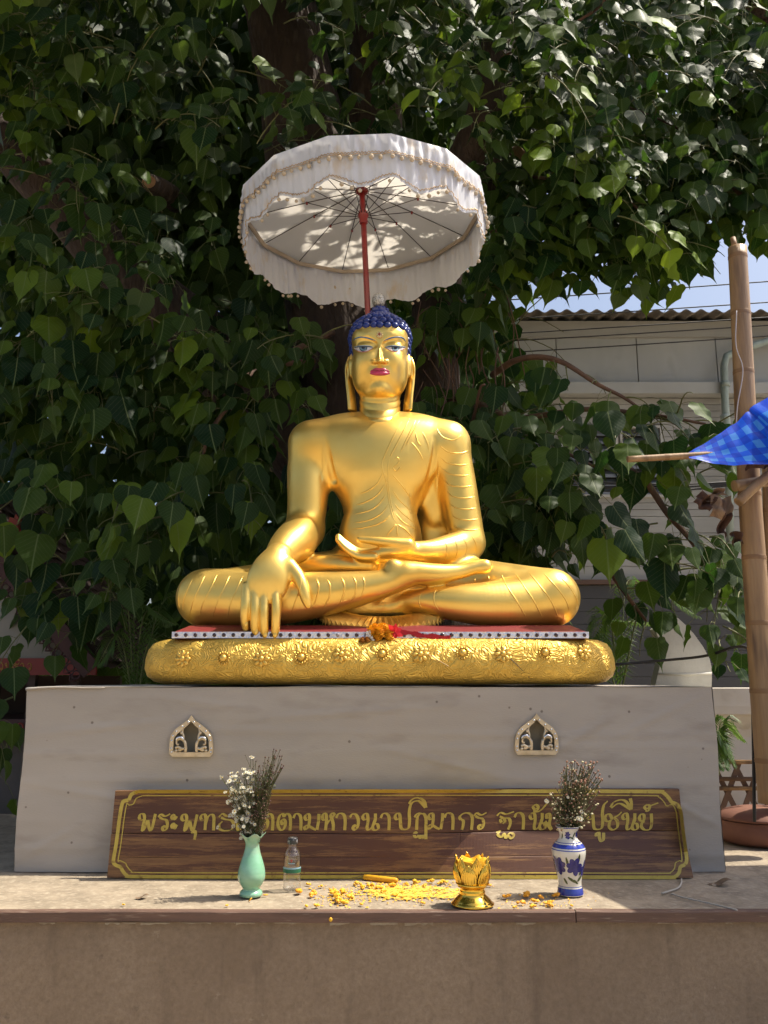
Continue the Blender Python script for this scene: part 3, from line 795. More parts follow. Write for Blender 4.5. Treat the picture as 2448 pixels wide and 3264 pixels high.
# lips: their own modelled forms
LD = -.013
Lp = Field((HX - .08, 4.00, 3.02), (HX + .08, 4.16, 3.12), .0018)
mz = 3.060
for sx in (-1, 1): Lp.limb([hp(sx * .006, 4.073 + LD, mz + .0085), hp(sx * .024, 4.077 + LD, mz + .0095), hp(sx * .058, 4.098 + LD, mz + .0015)], [.0088, .0088, .0035], k=.006, n=4)
Lp.limb([hp(-.046, 4.090 + LD, mz - .004), hp(-.018, 4.076 + LD, mz - .0090), hp(.018, 4.076 + LD, mz - .0090), hp(.046, 4.090 + LD, mz - .004)], [.005, .0108, .0108, .005], k=.003, n=4)
V, Q = Lp.surface(); me = npmesh('lips', relax(V, Q, 1), Q); me.materials.append(LIP)
link(bpy.data.objects.new('lips', me), head); bvh_lip = bvh_of(V, Q)
brush([hc(632, 1310), hc(690, 1312), hc(750, 1305), hc(803, 1322), hc(850, 1305), hc(910, 1312), hc(965, 1308)], bvh_of(*(lambda a, b: (a, b))(V, Q)), .0016, head, 'lip_line', LIPD, off=.0003)
# forehead jewel
p, nn = cast(*hc(803, 745), bvh_head)
JEWEL = mat('jewel_gold', (.72, .56, .30), rough=.25, metal=.9); RUBY = mat('ruby', (.30, .02, .01), rough=.1, coat=.6)
uj = MB()
for k in range(10):
    a = 2 * PI * k / 10
    uj.ball(p + Vector((.0135 * math.cos(a), -.003, .0135 * math.sin(a))), .0048, 6, 4)
uj.ball(p + Vector((0, -.001, 0)), (.013, .005, .013), 10, 6)
ur = uj.build('forehead_jewel', JEWEL, head)
MB().ball(p + Vector((0, -.006, .002)), (.0065, .0045, .0065), 8, 6).build('ruby', RUBY, ur)

# hair: a close cap with rows of curls
HAIR = mat('hair_blue', (.004, .018, .15), (.007, .026, .20), scale=30, rough=.40, coat=.25)
hc0 = Vector((HX, 4.285, 3.250))
cap = Field((HX - .24, 4.0, 3.05), (HX + .24, 4.56, 3.62), .005)
cap.ell((HX, 4.285, 3.258), (.170, .201, .168), 0)
cap.ell((HX, 4.285, 3.318), (.172, .192, .124), .02)
cap.ell((HX, 4.295, 3.455), (.064, .066, .052), .02)
def facecut(X, Y, Z):      # the face stays free of hair: cut along the hair line
    x = np.abs(X - HX)
    zl = 3.308 - np.clip((x - .085) / .06, 0, 1) ** 1.6 * .06
    inface = np.maximum(Z - zl, (Y - (4.205 + .0 * x)))
    low = np.maximum(Z - 3.165, Y - 4.30)
    return np.minimum(inface, low)
cap.custom((HX - .24, 4.0, 3.05), (HX + .24, 4.56, 3.62), facecut, .008, carve=True)
V, Q = cap.surface(); V[:, 0] = HX + (V[:, 0] - HX) * HS; me = npmesh('hair', relax(V, Q, 1), Q); me.materials.append(HAIR)
hair = bpy.data.objects.new('hair', me); link(hair, statue); bvh_hair = bvh_of(V, Q); del cap
cm = MB()
row = 0; z = 3.334
def curl(p, n, r):
    x, y, d = frame(n); M3 = Matrix((x, y, d)).transposed()
    cm.ball(p, (r, r, r * .92), 8, 6, M3)
for row in range(3):                           # rings from the brow line up to the crown
    zz = 3.321 + row * .0290 
    if zz is None: break
    c = Vector((HX, 4.285, zz))
    k = 0; a = 0.0 + (row % 2) * .09
    while a < 2 * PI:
        dirv = Vector((math.sin(a), -math.cos(a), 0))
        h = bvh_hair.ray_cast(c + dirv * .5, -dirv); h2 = bvh_head.ray_cast(c + dirv * .5, -dirv)
        if h[0] is None or (h2[0] is not None and h2[3] < h[3]): h = h2
        if h[0] is None: a += .1; continue
        rr = (h[0] - c).length
        r = .0200 if row < 6 else .0135
        nrm = h[1] if h[1].dot(dirv) > 0 else -h[1]
        curl(h[0] - nrm * .001, nrm, r)
        a += 2 * r * .96 / max(.03, rr)
# down the sides and back, below the hair line
for row in range(1, 7):
    zz = 3.321 - row * .0280
    c = Vector((HX, 4.285, zz)); a = R(62) + (row % 2) * .08
    while a < 2 * PI - R(62):
        dirv = Vector((math.sin(a), -math.cos(a), 0))
        h = bvh_hair.ray_cast(c + dirv * .5, -dirv)
        if h[0] is None: a += .08; continue
        rr = (h[0] - c).length; nrm = h[1] if h[1].dot(dirv) > 0 else -h[1]
        if rr > .12: curl(h[0] - nrm * .004, nrm, .0165)
        a += .032 / max(.03, rr)
# over the crown, finer on the knot
for k in range(170):
    t = (k + .5) / 170; ph = k * 2.39996; rad = math.sqrt(t) * .150
    q = Vector((HX + rad * math.cos(ph), 4.29 + rad * math.sin(ph) * 1.12, 3.75))
    h = bvh_hair.ray_cast(q, Vector((0, 0, -1)))
    if h[0] is not None: curl(h[0] - h[1] * .002, h[1], .0095 if rad < .062 else .0165)
o = cm.build('hair_curls', HAIR, statue, 'stuff', fix=False)
# finial
SILV = mat('finial_silver', (.62, .58, .50), (.25, .22, .17), scale=130, rough=.35, metal=.75, lo=.45, hi=.6, bump=.5, bscale=160)
fb = P(1207, 974, 4.30)
MB().lathe([(.014, -.01), (.026, .0), (.0335, .014), (.0355, .030), (.0335, .046), (.026, .060), (.014, .068), (.002, .072)], fb, 20).build('finial', SILV, statue)

# ---------------------------------------------------------------- engraved folds of the robe
def bc(x, y): return (500 + x / 1.185, 900 + y / 1.185)      # close view of the body -> picture
folds = [
 # hem across the chest
 [(940, 500), (900, 570), (862, 650), (850, 690), (868, 760), (878, 830), (890, 880), (905, 912)],
 [(962, 500), (925, 575), (890, 640), (880, 662)],
 [(985, 505), (945, 590), (915, 650)], [(1000, 505), (960, 580), (938, 622)],
 [(880, 662), (872, 700), (875, 760), (884, 830), (905, 912)],
 [(905, 912), (880, 940), (862, 966)], [(905, 912), (940, 935), (975, 975)], [(905, 912), (908, 945), (912, 972)],
 # folds on the trunk
 [(868, 750), (835, 800), (790, 828), (735, 846)], [(872, 790), (840, 835), (800, 862), (722, 880)], [(880, 830), (850, 870), (800, 898), (716, 912)],
 [(890, 868), (850, 905), (790, 925), (705, 935)], [(862, 700), (835, 755), (800, 785), (760, 800)],
 [(880, 715), (920, 760), (950, 800), (968, 835)], [(884, 775), (915, 820), (945, 850), (965, 880)], [(890, 825), (920, 865), (950, 890), (978, 915)],
 [(898, 868), (930, 905), (965, 925), (990, 940)],
 # right-hand shoulder to arm
 [(1055, 545), (1075, 580), (1120, 596), (1155, 572)], [(1062, 610), (1100, 640), (1150, 645), (1185, 632)], [(1062, 652), (1100, 682), (1150, 690), (1193, 682)],
 [(1068, 695), (1105, 722), (1155, 730), (1200, 722)], [(1076, 740), (1110, 765), (1160, 772), (1206, 764)], [(1088, 785), (1120, 808), (1165, 815), (1212, 808)],
 [(1098, 830), (1130, 850), (1170, 857), (1218, 850)], [(1106, 875), (1140, 892), (1180, 898), (1222, 892)], [(1113, 915), (1145, 930), (1185, 936), (1226, 930)],
 [(960, 600), (990, 640), (1010, 680)], [(1000, 560), (1020, 600), (1030, 640)], [(975, 560), (985, 600), (1000, 620)],
 [(1085, 975), (1096, 1000), (1094, 1030), (1086, 1052)], [(1120, 965), (1134, 995), (1134, 1025), (1124, 1050)], [(1150, 958), (1170, 990), (1170, 1020), (1160, 1045)],
 [(1185, 950), (1205, 985), (1205, 1015), (1192, 1040)],
 # left-hand knee and shin
 [(95, 1120), (85, 1160), (82, 1210), (92, 1260)], [(140, 1110), (115, 1160), (98, 1210), (100, 1265)], [(185, 1100), (158, 1155), (132, 1215), (120, 1285)],
 [(232, 1094), (205, 1150), (170, 1220), (155, 1300)], [(285, 1088), (255, 1150), (222, 1220), (205, 1300)], [(330, 1100), (300, 1160), (275, 1220), (262, 1300)],
 [(545, 1110), (540, 1160), (520, 1215), (505, 1260)], [(600, 1112), (612, 1150), (600, 1200), (570, 1255)], [(640, 1115), (655, 1150), (648, 1195), (620, 1245)],
 [(690, 1105), (708, 1140), (703, 1185), (680, 1232)], [(735, 1103), (752, 1135), (748, 1175), (730, 1215)], [(770, 1102), (784, 1130), (780, 1165), (765, 1200)],
 # right-hand leg
 [(1004, 1170), (990, 1190), (992, 1215), (1004, 1240)], [(1060, 1150), (1046, 1180), (1050, 1215), (1075, 1252)], [(1108, 1140), (1100, 1175), (1115, 1215), (1160, 1262)],
 [(1155, 1130), (1150, 1165), (1175, 1215), (1225, 1272)], [(1200, 1118), (1205, 1155), (1240, 1210), (1290, 1280)], [(1250, 1105), (1262, 1145), (1300, 1205), (1350, 1288)],
 [(1300, 1098), (1318, 1140), (1360, 1205), (1410, 1292)], [(1350, 1093), (1378, 1135), (1425, 1205), (1470, 1295)], [(1400, 1090), (1438, 1135), (1490, 1205), (1525, 1290)],
 [(1450, 1088), (1495, 1135), (1545, 1200), (1565, 1270)], [(1500, 1095), (1550, 1140), (1585, 1195), (1592, 1240)],
]
for f in folds: brush([bc(*p) for p in f], bvh_body, .0042, statue, 'robe_fold', GOLD, n=5, off=-.0015, sides=6)
# small curl ornament on the hem
brush([bc(*p) for p in [(890, 680), (905, 660), (915, 672), (905, 690), (892, 700), (905, 712), (920, 700), (915, 715)]], bvh_body, .0035, statue, 'hem_ornament', GOLD, n=6, off=-.001)
# fingernails on the lowered hand
for (u, v) in [(784, 1988), (816, 2012), (845, 2022), (876, 2022)]:
    p, n_ = cast(u, v, bvh_body)
    if p is not None:
        MB().ball(p, (.0095, .0025, .0135), 8, 6).build('fingernail', GOLD, statue)

# pleated end of the robe fanned out in front of the ankles
def fan(u_, v_):
    a = u_ * PI; r = .55 + .45 * v_
    pl = (1 if int(round(u_ * 56)) % 2 else -1) * .009 * v_
    p = P(1217 + 200 * math.cos(a), 1956 + 40 * math.sin(a), 3.93 - .14 * math.sin(a)); c = P(1217, 1928, 4.03)
    q = c.lerp(p, r); q.z += pl + .012 * math.sin(PI * v_)
    return q
fm = MB(); fm.grid(fan, 57, 6, smooth=False)
fm.grid(lambda a, b: Vector(fan(a, 1)) + Vector((0, .004 * b, -.022 * b)), 57, 2, smooth=False)
fo = fm.build('robe_fan', GOLD, statue)
# ------------------------------------------------------------------ sign board
sign = thing('wooden_sign_board', 'long worn brown wooden board with yellow painted Thai lettering leaning on the pedestal', 'sign', (.06, 3.52, LZ))
SX0, SX1 = -1.063, 1.188
def s_lean(x): return R(lerp(7.0, 27.0, smoothstep(.05, .62, x)))
ZB, ZJ, ZT = LZ + .006, .963, 1.121
def s_pt(x, z, back=0.0):
    yb = 3.502
    if z <= ZJ: y = yb + (z - ZB) * math.tan(s_lean(x))
    else: y = yb + (ZJ - ZB) * math.tan(s_lean(x)) + .004 + (z - ZJ) * math.tan(R(6))
    return Vector((x, y + back, z))
def plank(z0, z1, x0=SX0, x1=SX1):
    m = MB(); n = 70; ring = []
    for i in range(n):
        x = lerp(x0, x1, i / (n - 1)); w0 = .0015 * noise.noise(Vector((x * 5, z0 * 9, 0)))
        ring.append([s_pt(x, z0 + w0), s_pt(x, z0 + w0 + .003, -.001), s_pt(x, z1 + w0 - .003, -.001), s_pt(x, z1 + w0), s_pt(x, z1 + w0, .018), s_pt(x, z0 + w0, .018)])
    vs = [p for r_ in ring for p in r_]
    fs = [(i * 6 + k, i * 6 + (k + 1) % 6, i * 6 + 6 + (k + 1) % 6, i * 6 + 6 + k) for i in range(n - 1) for k in range(6)]
    fs += [tuple(range(6))[::-1], tuple((n - 1) * 6 + k for k in range(6))]
    return m.add(vs, fs)
def sign_mat():
    m = bpy.data.materials.new('worn_brown_paint'); m.use_nodes = True
    n = m.node_tree.nodes; l = m.node_tree.links; b = n['Principled BSDF']; b.inputs['Roughness'].default_value = .55
    tc = n.new('ShaderNodeTexCoord')
    def nz(scale, st, det=8, rg=.65):
        mp = n.new('ShaderNodeMapping'); mp.inputs['Scale'].default_value = st; l.new(tc.outputs['Object'], mp.inputs[0])
        t = n.new('ShaderNodeTexNoise'); t.inputs['Scale'].default_value = scale; t.inputs['Detail'].default_value = det; t.inputs['Roughness'].default_value = rg
        l.new(mp.outputs[0], t.inputs[0]); return t.outputs[0]
    def mr(s_, a, c, x=0, y=1):
        q = n.new('ShaderNodeMapRange'); q.inputs[1].default_value = a; q.inputs[2].default_value = c; q.inputs[3].default_value = x; q.inputs[4].default_value = y; l.new(s_, q.inputs[0]); return q.outputs[0]
    def mix(f, a, c):
        q = n.new('ShaderNodeMix'); q.data_type = 'RGBA'; l.new(f, q.inputs[0])
        for i, v in ((6, a), (7, c)):
            if isinstance(v, tuple): q.inputs[i].default_value = (*v, 1)
            else: l.new(v, q.inputs[i])
        return q.outputs[2]
    wood = mix(mr(nz(9, (.5, 1, 7)), .35, .65), (.25, .125, .042), (.15, .068, .025))
    paint = mix(mr(nz(4, (1, 1, 3)), .3, .7), (.076, .026, .012), (.105, .040, .017))
    ad = n.new('ShaderNodeMath'); ad.operation = 'ADD'; ad.use_clamp = False
    l.new(nz(15, (.16, 1, 2.4), 9, .80), ad.inputs[0]); l.new(mr(nz(1.6, (1, 1, 2.4), 3), .3, .7, -.12, .12), ad.inputs[1])
    col = mix(mr(ad.outputs[0], .455, .53), paint, wood)
    l.new(col, b.inputs['Base Color'])
    bp = n.new('ShaderNodeBump'); bp.inputs['Strength'].default_value = .25; bp.inputs['Distance'].default_value = .003
    l.new(ad.outputs[0], bp.inputs['Height']); l.new(bp.outputs[0], b.inputs['Normal'])
    return m
M_SIGN = sign_mat()
plank(ZJ + .0008, ZT).build('plank', M_SIGN, sign)
plank(ZB + .072, ZJ - .0004, .30, SX1).build('plank', M_SIGN, sign)
plank(ZB + .072, ZJ - .0004, SX0, .2992).build('plank', M_SIGN, sign)
plank(ZB, ZB + .0716).build('plank', M_SIGN, sign)
gx, gz = 90, 40
vs = [s_pt(lerp(SX0, SX1, i / gx), lerp(ZB, ZT, j / gz), -.001) for j in range(gz + 1) for i in range(gx + 1)]
bvh_sign = BVHTree.FromPolygons([tuple(v) for v in vs], [(j * (gx + 1) + i, j * (gx + 1) + i + 1, (j + 1) * (gx + 1) + i + 1, (j + 1) * (gx + 1) + i) for j in range(gz) for i in range(gx)])
M_YEL = mat('yellow_sign_paint', (.56, .42, .07), (.45, .33, .055), scale=25, rough=.5, c3=(.24, .14, .03), scale3=45, lo3=.60, hi3=.72)
lay = [0]
def ribbon(path, wpx, ang=None, m=None, n=6, close=False, taper=0.0):
    """brush stroke in picture units laid on the board; ang: nib angle (None: even width)"""
    q = catmull([Vector((*p, 0)) for p in path], n) if n else [Vector((*p, 0)) for p in path]
    m = m or MB(); lay[0] += 1; off = .0012 + .00025 * (lay[0] % 9); vs = []
    N = len(q)
    for i, p in enumerate(q):
        d = (q[min(i + 1, N - 1)] - q[max(i - 1, 0)]); d = d.normalized() if d.length > 1e-6 else Vector((1, 0, 0))
        nrm = Vector((-d.y, d.x, 0))
        if ang is None: nb = nrm * wpx / 2
        else:
            nib = Vector((math.cos(ang), -math.sin(ang), 0)) * wpx / 2
            s_ = nrm.dot(nib); nb = nrm * (math.copysign(max(abs(s_), wpx * .20), s_) if abs(s_) > .01 else wpx * .2)
            if nb.dot(nrm) < 0: nb = -nb
        if taper: nb = nb * min(1, taper + 3 * i / N, taper + 3 * (N - 1 - i) / N)
        for e in (p + nb, p - nb):
            r_ = onto([(e.x, e.y)], bvh_sign, off + .00001 * i)
            vs.append(r_[0] if r_ else P(e.x, e.y, 3.5))
    fs = [(2 * i, 2 * i + 1, 2 * i + 3, 2 * i + 2) for i in range(N - 1)]
    m.add(vs, fs); return m
# painted border: a broad and a thin line with notched corners
bo = [(440, 2523), (700, 2523), (1000, 2522), (1400, 2522), (1800, 2522), (2085, 2523), (2112, 2526), (2131, 2543), (2140, 2556), (2158, 2565), (2170, 2590), (2176, 2640), (2186, 2715), (2188, 2745),
      (2181, 2757), (2168, 2764), (2164, 2782), (2150, 2795), (2120, 2797), (1800, 2796), (1400, 2795), (1000, 2795), (700, 2795), (430, 2794), (405, 2790), (391, 2775), (385, 2764), (368, 2756), (362, 2742), (371, 2690), (382, 2605), (390, 2562), (397, 2553), (411, 2549), (420, 2532), (440, 2523)]
def poly_round(pts, n=4): return [(p.x, p.y) for p in catmull([Vector((*p, 0)) for p in pts], n)]
bp_ = poly_round(bo); ribbon(bp_, 11.5, n=0).build('painted_border', M_YEL, sign, fix=False)
cxm, cym = 1275, 2660
bi = [(p[0] + (15 if p[0] < 700 else (-15 if p[0] > 1900 else 0)) , p[1] + (13 if p[1] < 2560 else (-13 if p[1] > 2755 else 0))) for p in bo]
ribbon(poly_round(bi), 3.6, n=0).build('painted_border', M_YEL, sign, fix=False)
# Thai letters as pen strokes, unit box: x to the right, y up from the baseline
G = {
 'pho': [[(.30, .66), (.16, .62), (.06, .76), (.14, .97), (.32, .94), (.36, .70), (.27, .30), (.24, .04), (.34, .12), (.54, .62)], [(.54, .62), (.62, .20), (.70, .04), (.80, .20), (.98, .98)]],
 'ro': [[(.12, .80), (.30, .97), (.62, .86), (.98, 1.0)], [(.22, .80), (.42, .70), (.70, .62), (.78, .35), (.70, .10), (.52, .02), (.42, .14), (.50, .28), (.66, .22)]],
 'sara_a': [[(.50, .78), (.30, .70), (.18, .82), (.34, .95), (.52, .84), (.55, .66), (.85, .86)], [(.50, .26), (.30, .18), (.18, .30), (.34, .43), (.52, .32), (.55, .12), (.85, .36)]],
 'tho': [[(.30, .66), (.16, .62), (.06, .78), (.16, .96), (.34, .92), (.36, .60), (.32, .04)], [(.34, .35), (.50, .80), (.70, .96), (.86, .84), (.86, .40), (.84, .02)]],
 'thong': [[(.10, .80), (.30, 1.0), (.60, .86), (.98, 1.02)], [(.22, .78), (.45, .68), (.80, .60), (.92, .35), (.78, .08), (.45, .0), (.16, .10), (.12, .34), (.30, .56)]],
 'sara_e': [[(.55, .98), (.50, .60), (.40, .25), (.50, .04), (.80, .08), (.78, .30), (.60, .28)]],
 'mo': [[(.30, .66), (.14, .62), (.06, .78), (.16, .96), (.32, .92), (.34, .60), (.26, .20), (.10, .06), (.04, .20), (.22, .30), (.55, .12), (.74, .04)], [(.92, .98), (.90, .60), (.80, .04)]],
 'to': [[(.48, .46), (.36, .36), (.30, .55), (.44, .66), (.58, .50), (.52, .20), (.36, .02), (.14, .12), (.06, .45), (.18, .85), (.38, .98), (.50, .82), (.64, .98), (.86, .88), (.92, .50), (.88, .0)]],
 'sara_aa': [[(.04, .72), (.22, .95), (.50, .98), (.74, .84), (.80, .50), (.76, .0)]],
 'ho': [[(.34, .64), (.16, .60), (.08, .78), (.18, .96), (.34, .90), (.36, .55), (.30, .02)], [(.34, .30), (.55, .55), (.78, .74), (.90, .92), (.76, .98), (.66, .84), (.78, .56), (.84, .30), (.82, .0)]],
 'wo': [[(.10, .78), (.30, .98), (.66, .92), (.84, .60), (.78, .22), (.56, .02), (.36, .12), (.46, .30), (.62, .22)]],
 'no': [[(.30, .66), (.14, .62), (.06, .78), (.16, .96), (.32, .92), (.36, .55), (.30, .15), (.40, .02), (.60, .20), (.76, .55), (.78, .98)], [(.74, .60), (.62, .15), (.76, .0), (.94, .10), (.90, .34), (.72, .38)]],
 'po': [[(.30, .66), (.14, .62), (.06, .78), (.16, .96), (.32, .90), (.36, .50), (.40, .12), (.60, .02), (.82, .12), (.88, .55), (.86, 1.0), (.94, 1.45), (1.15, 1.7)]],
 'to_patak': [[(.10, .74), (.24, .92), (.46, .98), (.30, .74), (.26, .40), (.24, .0)], [(.46, .96), (.74, .92), (.86, .66), (.86, .2), (.86, -.55)], [(.30, -.22), (.14, -.14), (.10, -.34), (.26, -.44), (.40, -.30), (.50, -.50), (.62, -.28), (.74, -.5)]],
 'sara_i': [[(.0, .35), (.20, .62), (.55, .72), (.90, .50), (1.0, .10)], [(.04, .30), (.30, .48), (.62, .50), (.98, .12)]],
 'ko': [[(.14, .60), (.06, .74), (.22, .92), (.52, 1.0), (.80, .90), (.90, .60), (.84, .0)], [(.16, .60), (.30, .52), (.28, .25), (.20, .0)]],
 'tho_than': [[(.04, .78), (.24, .96), (.56, .88), (.98, 1.02)], [(.20, .74), (.42, .66), (.70, .62), (.78, .35), (.66, .0)], [(.30, .40), (.24, .56), (.40, .64), (.48, .46), (.36, .34)], [(.0, -.18), (.20, -.10), (.10, -.30), (.30, -.44), (.44, -.24), (.56, -.50), (.74, -.22), (.96, -.30), (.86, -.52), (.70, -.40)]],
 'han': [[(.34, .30), (.20, .22), (.10, .40), (.26, .58), (.42, .40), (.34, .12), (.10, .10)], [(.10, .06), (.40, .02), (.66, .22), (1.0, .70)]],
 'ngo': [[(.44, .72), (.26, .70), (.26, .92), (.46, .94), (.54, .70), (.46, .30), (.62, .02), (.12, .50)]],
 'cho': [[(.40, .56), (.22, .50), (.08, .66), (.18, .90), (.38, .90), (.48, .66), (.36, .44), (.34, .16), (.56, .0), (.82, .16), (.84, .50), (.66, .72), (.86, .84), (1.1, 1.05)]],
 'sara_ii': [[(.0, .25), (.16, .58), (.44, .74), (.70, .62), (.92, .10)], [(.04, .2), (.40, .5), (.88, .12)], [(.88, .84), (.93, .5), (.92, .10)]],
 'yo': [[(.34, .60), (.16, .56), (.06, .74), (.18, .94), (.36, .88), (.36, .62), (.24, .46), (.20, .20), (.42, .02), (.72, .06), (.84, .40), (.82, .98)], [(.26, .44), (.42, .50)]],
 'karan': [[(.30, .34), (.14, .26), (.06, .44), (.20, .62), (.40, .52), (.30, .10), (.10, .12)], [(.40, .5), (.60, .62), (1.0, .8)]],
 'sara_u': [[(.30, .80), (.10, .74), (.20, .96), (.50, .98), (.56, .60), (.40, .0)]],
 'sara_uu': [[(.28, .70), (.10, .66), (.14, .92), (.40, .96), (.44, .50), (.60, .10), (.86, .20), (.90, .96)]],
}
word = [('pho', 441, 2649, 56, 56), ('ro', 500, 2648, 44, 54), ('sara_a', 543, 2648, 26, 54), ('pho', 576, 2649, 54, 54), ('sara_u', 612, 2676, 20, 28), ('tho', 637, 2648, 52, 54), ('thong', 692, 2648, 58, 54),
        ('sara_e', 748, 2647, 22, 54), ('mo', 772, 2647, 48, 54), ('to', 826, 2647, 48, 54), ('to', 883, 2647, 47, 54), ('sara_aa', 934, 2647, 32, 54), ('mo', 969, 2647, 52, 54), ('ho', 1024, 2647, 46, 56),
        ('sara_aa', 1070, 2646, 38, 54), ('wo', 1112, 2646, 36, 52), ('no', 1153, 2646, 56, 54), ('sara_aa', 1212, 2646, 36, 54), ('po', 1256, 2645, 56, 54), ('sara_i', 1303, 2580, 54, 52), ('to_patak', 1316, 2645, 48, 54),
        ('mo', 1363, 2645, 52, 54), ('sara_aa', 1415, 2645, 36, 54), ('ko', 1462, 2645, 48, 54), ('ro', 1505, 2644, 46, 54), ('tho_than', 1581, 2644, 58, 56), ('sara_aa', 1638, 2644, 38, 54), ('no', 1686, 2644, 54, 54), ('han', 1694, 2588, 50, 40),
        ('ngo', 1732, 2645, 40, 54), ('po', 1870, 2645, 58, 54), ('sara_uu', 1897, 2684, 30, 30), ('cho', 1924, 2645, 52, 54), ('no', 1981, 2645, 54, 54), ('sara_ii', 1945, 2585, 72, 48), ('yo', 2034, 2646, 50, 54), ('karan', 2052, 2588, 46, 36)]
for (gname, gx_, gy_, gw, gh) in word:
    m = MB()
    for stroke in G[gname]: ribbon([(gx_ + a * gw, gy_ - b * gh) for a, b in stroke], 10.5, R(20), m, n=5)
    m.build('letter', M_YEL, sign, fix=False)

# ------------------------------------------------------------------ vases
def on_ledge(u, v): 
    b = (1632 - v) / F; return P(u, v, (LZ - EYE) / (SP + b * CP) * (CP - b * SP))
def lathe_obj(name, m, prof, c, parent, n=40, **k): return MB().lathe(prof, c, n, **k).build(name, m, parent)
vg = Vector((P(800, 2850, 3.225).x, 3.225, LZ + .004))
green = thing('green_vase', 'pale green glazed vase with a scalloped rim on the ledge', 'vase', vg)
M_GREEN = mat('green_glaze', (.20, .44, .27), (.26, .50, .34), scale=14, rough=.16, coat=.7, c3=(.34, .42, .30), scale3=8, lo3=.55, hi3=.75, stretch=(1, 1, 2))
def scal(r, z, a, j):
    k = max(0, (z - .188) / .019)
    return (r + .004 * k * math.cos(5 * a), z + .006 * k * math.cos(5 * a))
pg = [(.030, 0), (.039, .003), (.0405, .012), (.036, .019), (.030, .024), (.031, .029), (.040, .042), (.0475, .060), (.0485, .075), (.0455, .095), (.038, .120), (.030, .143), (.0255, .163), (.025, .176), (.029, .188), (.037, .199), (.043, .207), (.0415, .2075), (.033, .197), (.025, .185), (.021, .165)]
pgr = [(q.x, q.y) for q in catmull([Vector((r_, z_, 0)) for r_, z_ in pg], 3)]
lathe_obj('vase_body', M_GREEN, pgr, vg, green, 60, rmod=scal, cap=(True, True))

vb = Vector((P(1818, 2848, 3.25).x, 3.25, LZ + .004))
blue = thing('blue_white_vase', 'white vase painted with blue flowers and blue bands on the ledge', 'vase', vb)
M_WGL = mat('white_glaze', (.72, .70, .62), (.66, .63, .54), scale=6, rough=.18, coat=.5); M_BGL = mat('blue_glaze', (.022, .035, .26), (.035, .06, .36), scale=18, rough=.2, coat=.5)
M_VIO = mat('violet_glaze', (.018, .016, .13), (.03, .026, .20), scale=60, rough=.25, coat=.4); M_LEAFP = mat('leaf_glaze', (.055, .075, .022), (.08, .10, .03), scale=50, rough=.25, coat=.4)
pb = [(.040, 0), (.0455, .002), (.0458, .008), (.043, .022), (.0405, .034), (.0415, .05), (.046, .075), (.053, .105), (.0585, .130), (.0605, .146), (.058, .160), (.050, .172), (.040, .181), (.0335, .189), (.031, .199), (.033, .212), (.038, .222), (.0447, .231), (.0435, .2315), (.036, .222), (.029, .210), (.027, .195)]
pbr = [(q.x, q.y) for q in catmull([Vector((r_, z_, 0)) for r_, z_ in pb], 4)]
lathe_obj('vase_body', M_WGL, pbr, vb, blue, 48)
outer_b = pbr[:17 * 4 + 1]
def vr(z):
    for (r0, z0), (r1, z1) in zip(outer_b[4:], outer_b[5:]):
        if z0 <= z <= z1 and z1 > z0: return lerp(r0, r1, (z - z0) / (z1 - z0))
    return .04
def band_ring(z0, z1, m): lathe_obj('painted_band', m, [(vr(lerp(z0, z1, t)) + .0006, lerp(z0, z1, t)) for t in np.linspace(0, 1, 6)], vb, blue, 48, cap=(False, False))
for z0, z1 in ((.004, .026), (.0305, .0325), (.1535, .1565), (.161, .174), (.1775, .1795), (.2275, .2308)): band_ring(z0, z1, M_BGL)
def vpatch(m, cx, cz, rx, rz, rot, off, n=14):
    """a painted blob on the vase wall: centre angle cx (0 faces us), height cz"""
    vs = []
    def pt(a, b):
        q = Vector((rx * a, rz * b)); q = Vector((q.x * math.cos(rot) - q.y * math.sin(rot), q.x * math.sin(rot) + q.y * math.cos(rot)))
        z = cz + q.y; rr = vr(z) + off; an = cx + q.x / max(.02, rr)
        return vb + Vector((rr * math.sin(an), -rr * math.cos(an), z))
    vs = [pt(0, 0)] + [pt(.55 * math.cos(2 * PI * k / n), .55 * math.sin(2 * PI * k / n)) for k in range(n)] + [pt(math.cos(2 * PI * k / n), math.sin(2 * PI * k / n)) for k in range(n)]
    fs = [(0, 1 + k, 1 + (k + 1) % n) for k in range(n)] + [(1 + k, 1 + n + k, 1 + n + (k + 1) % n, 1 + (k + 1) % n) for k in range(n)]
    m.add(vs, fs, True)
def vflower(cx, cz, r, seed):
    m = MB(); rr = random.Random(seed)
    for k in range(7):
        a = 2 * PI * k / 7 + rr.random() * .5
        vpatch(m, cx + r * .75 * math.cos(a) / .055, cz + r * .75 * math.sin(a), r * .62, r * .42, a, .0009 + .0001 * k)
    vpatch(m, cx, cz, r * .5, r * .5, 0, .0018)
    m.build('painted_flower', M_VIO, blue, fix=False)
def vleaf(cx, cz, l_, wd, rot): m = MB(); vpatch(m, cx, cz, l_, wd, rot, .0007); m.build('painted_leaf', M_LEAFP, blue, fix=False)
for a in (.18, -1.0, 1.25, 2.4, 3.5, 4.4): vflower(a, .092 + .012 * math.sin(a * 5), .0235, int(a * 10) + 20)
for (a, z, l_, wd, ro) in ((-.32, .118, .018, .0042, R(100)), (.42, .128, .018, .0045, R(80)), (.75, .085, .016, .005, R(60)), (-.05, .057, .017, .0045, R(-35)), (.30, .050, .012, .004, R(-40)), (-.62, .112, .014, .004, R(120)), (.70, .060, .014, .0055, R(40)), (-.55, .052, .012, .004, R(-60)), (-1.3, .12, .015, .004, R(95))): vleaf(a, z, l_, wd, ro)
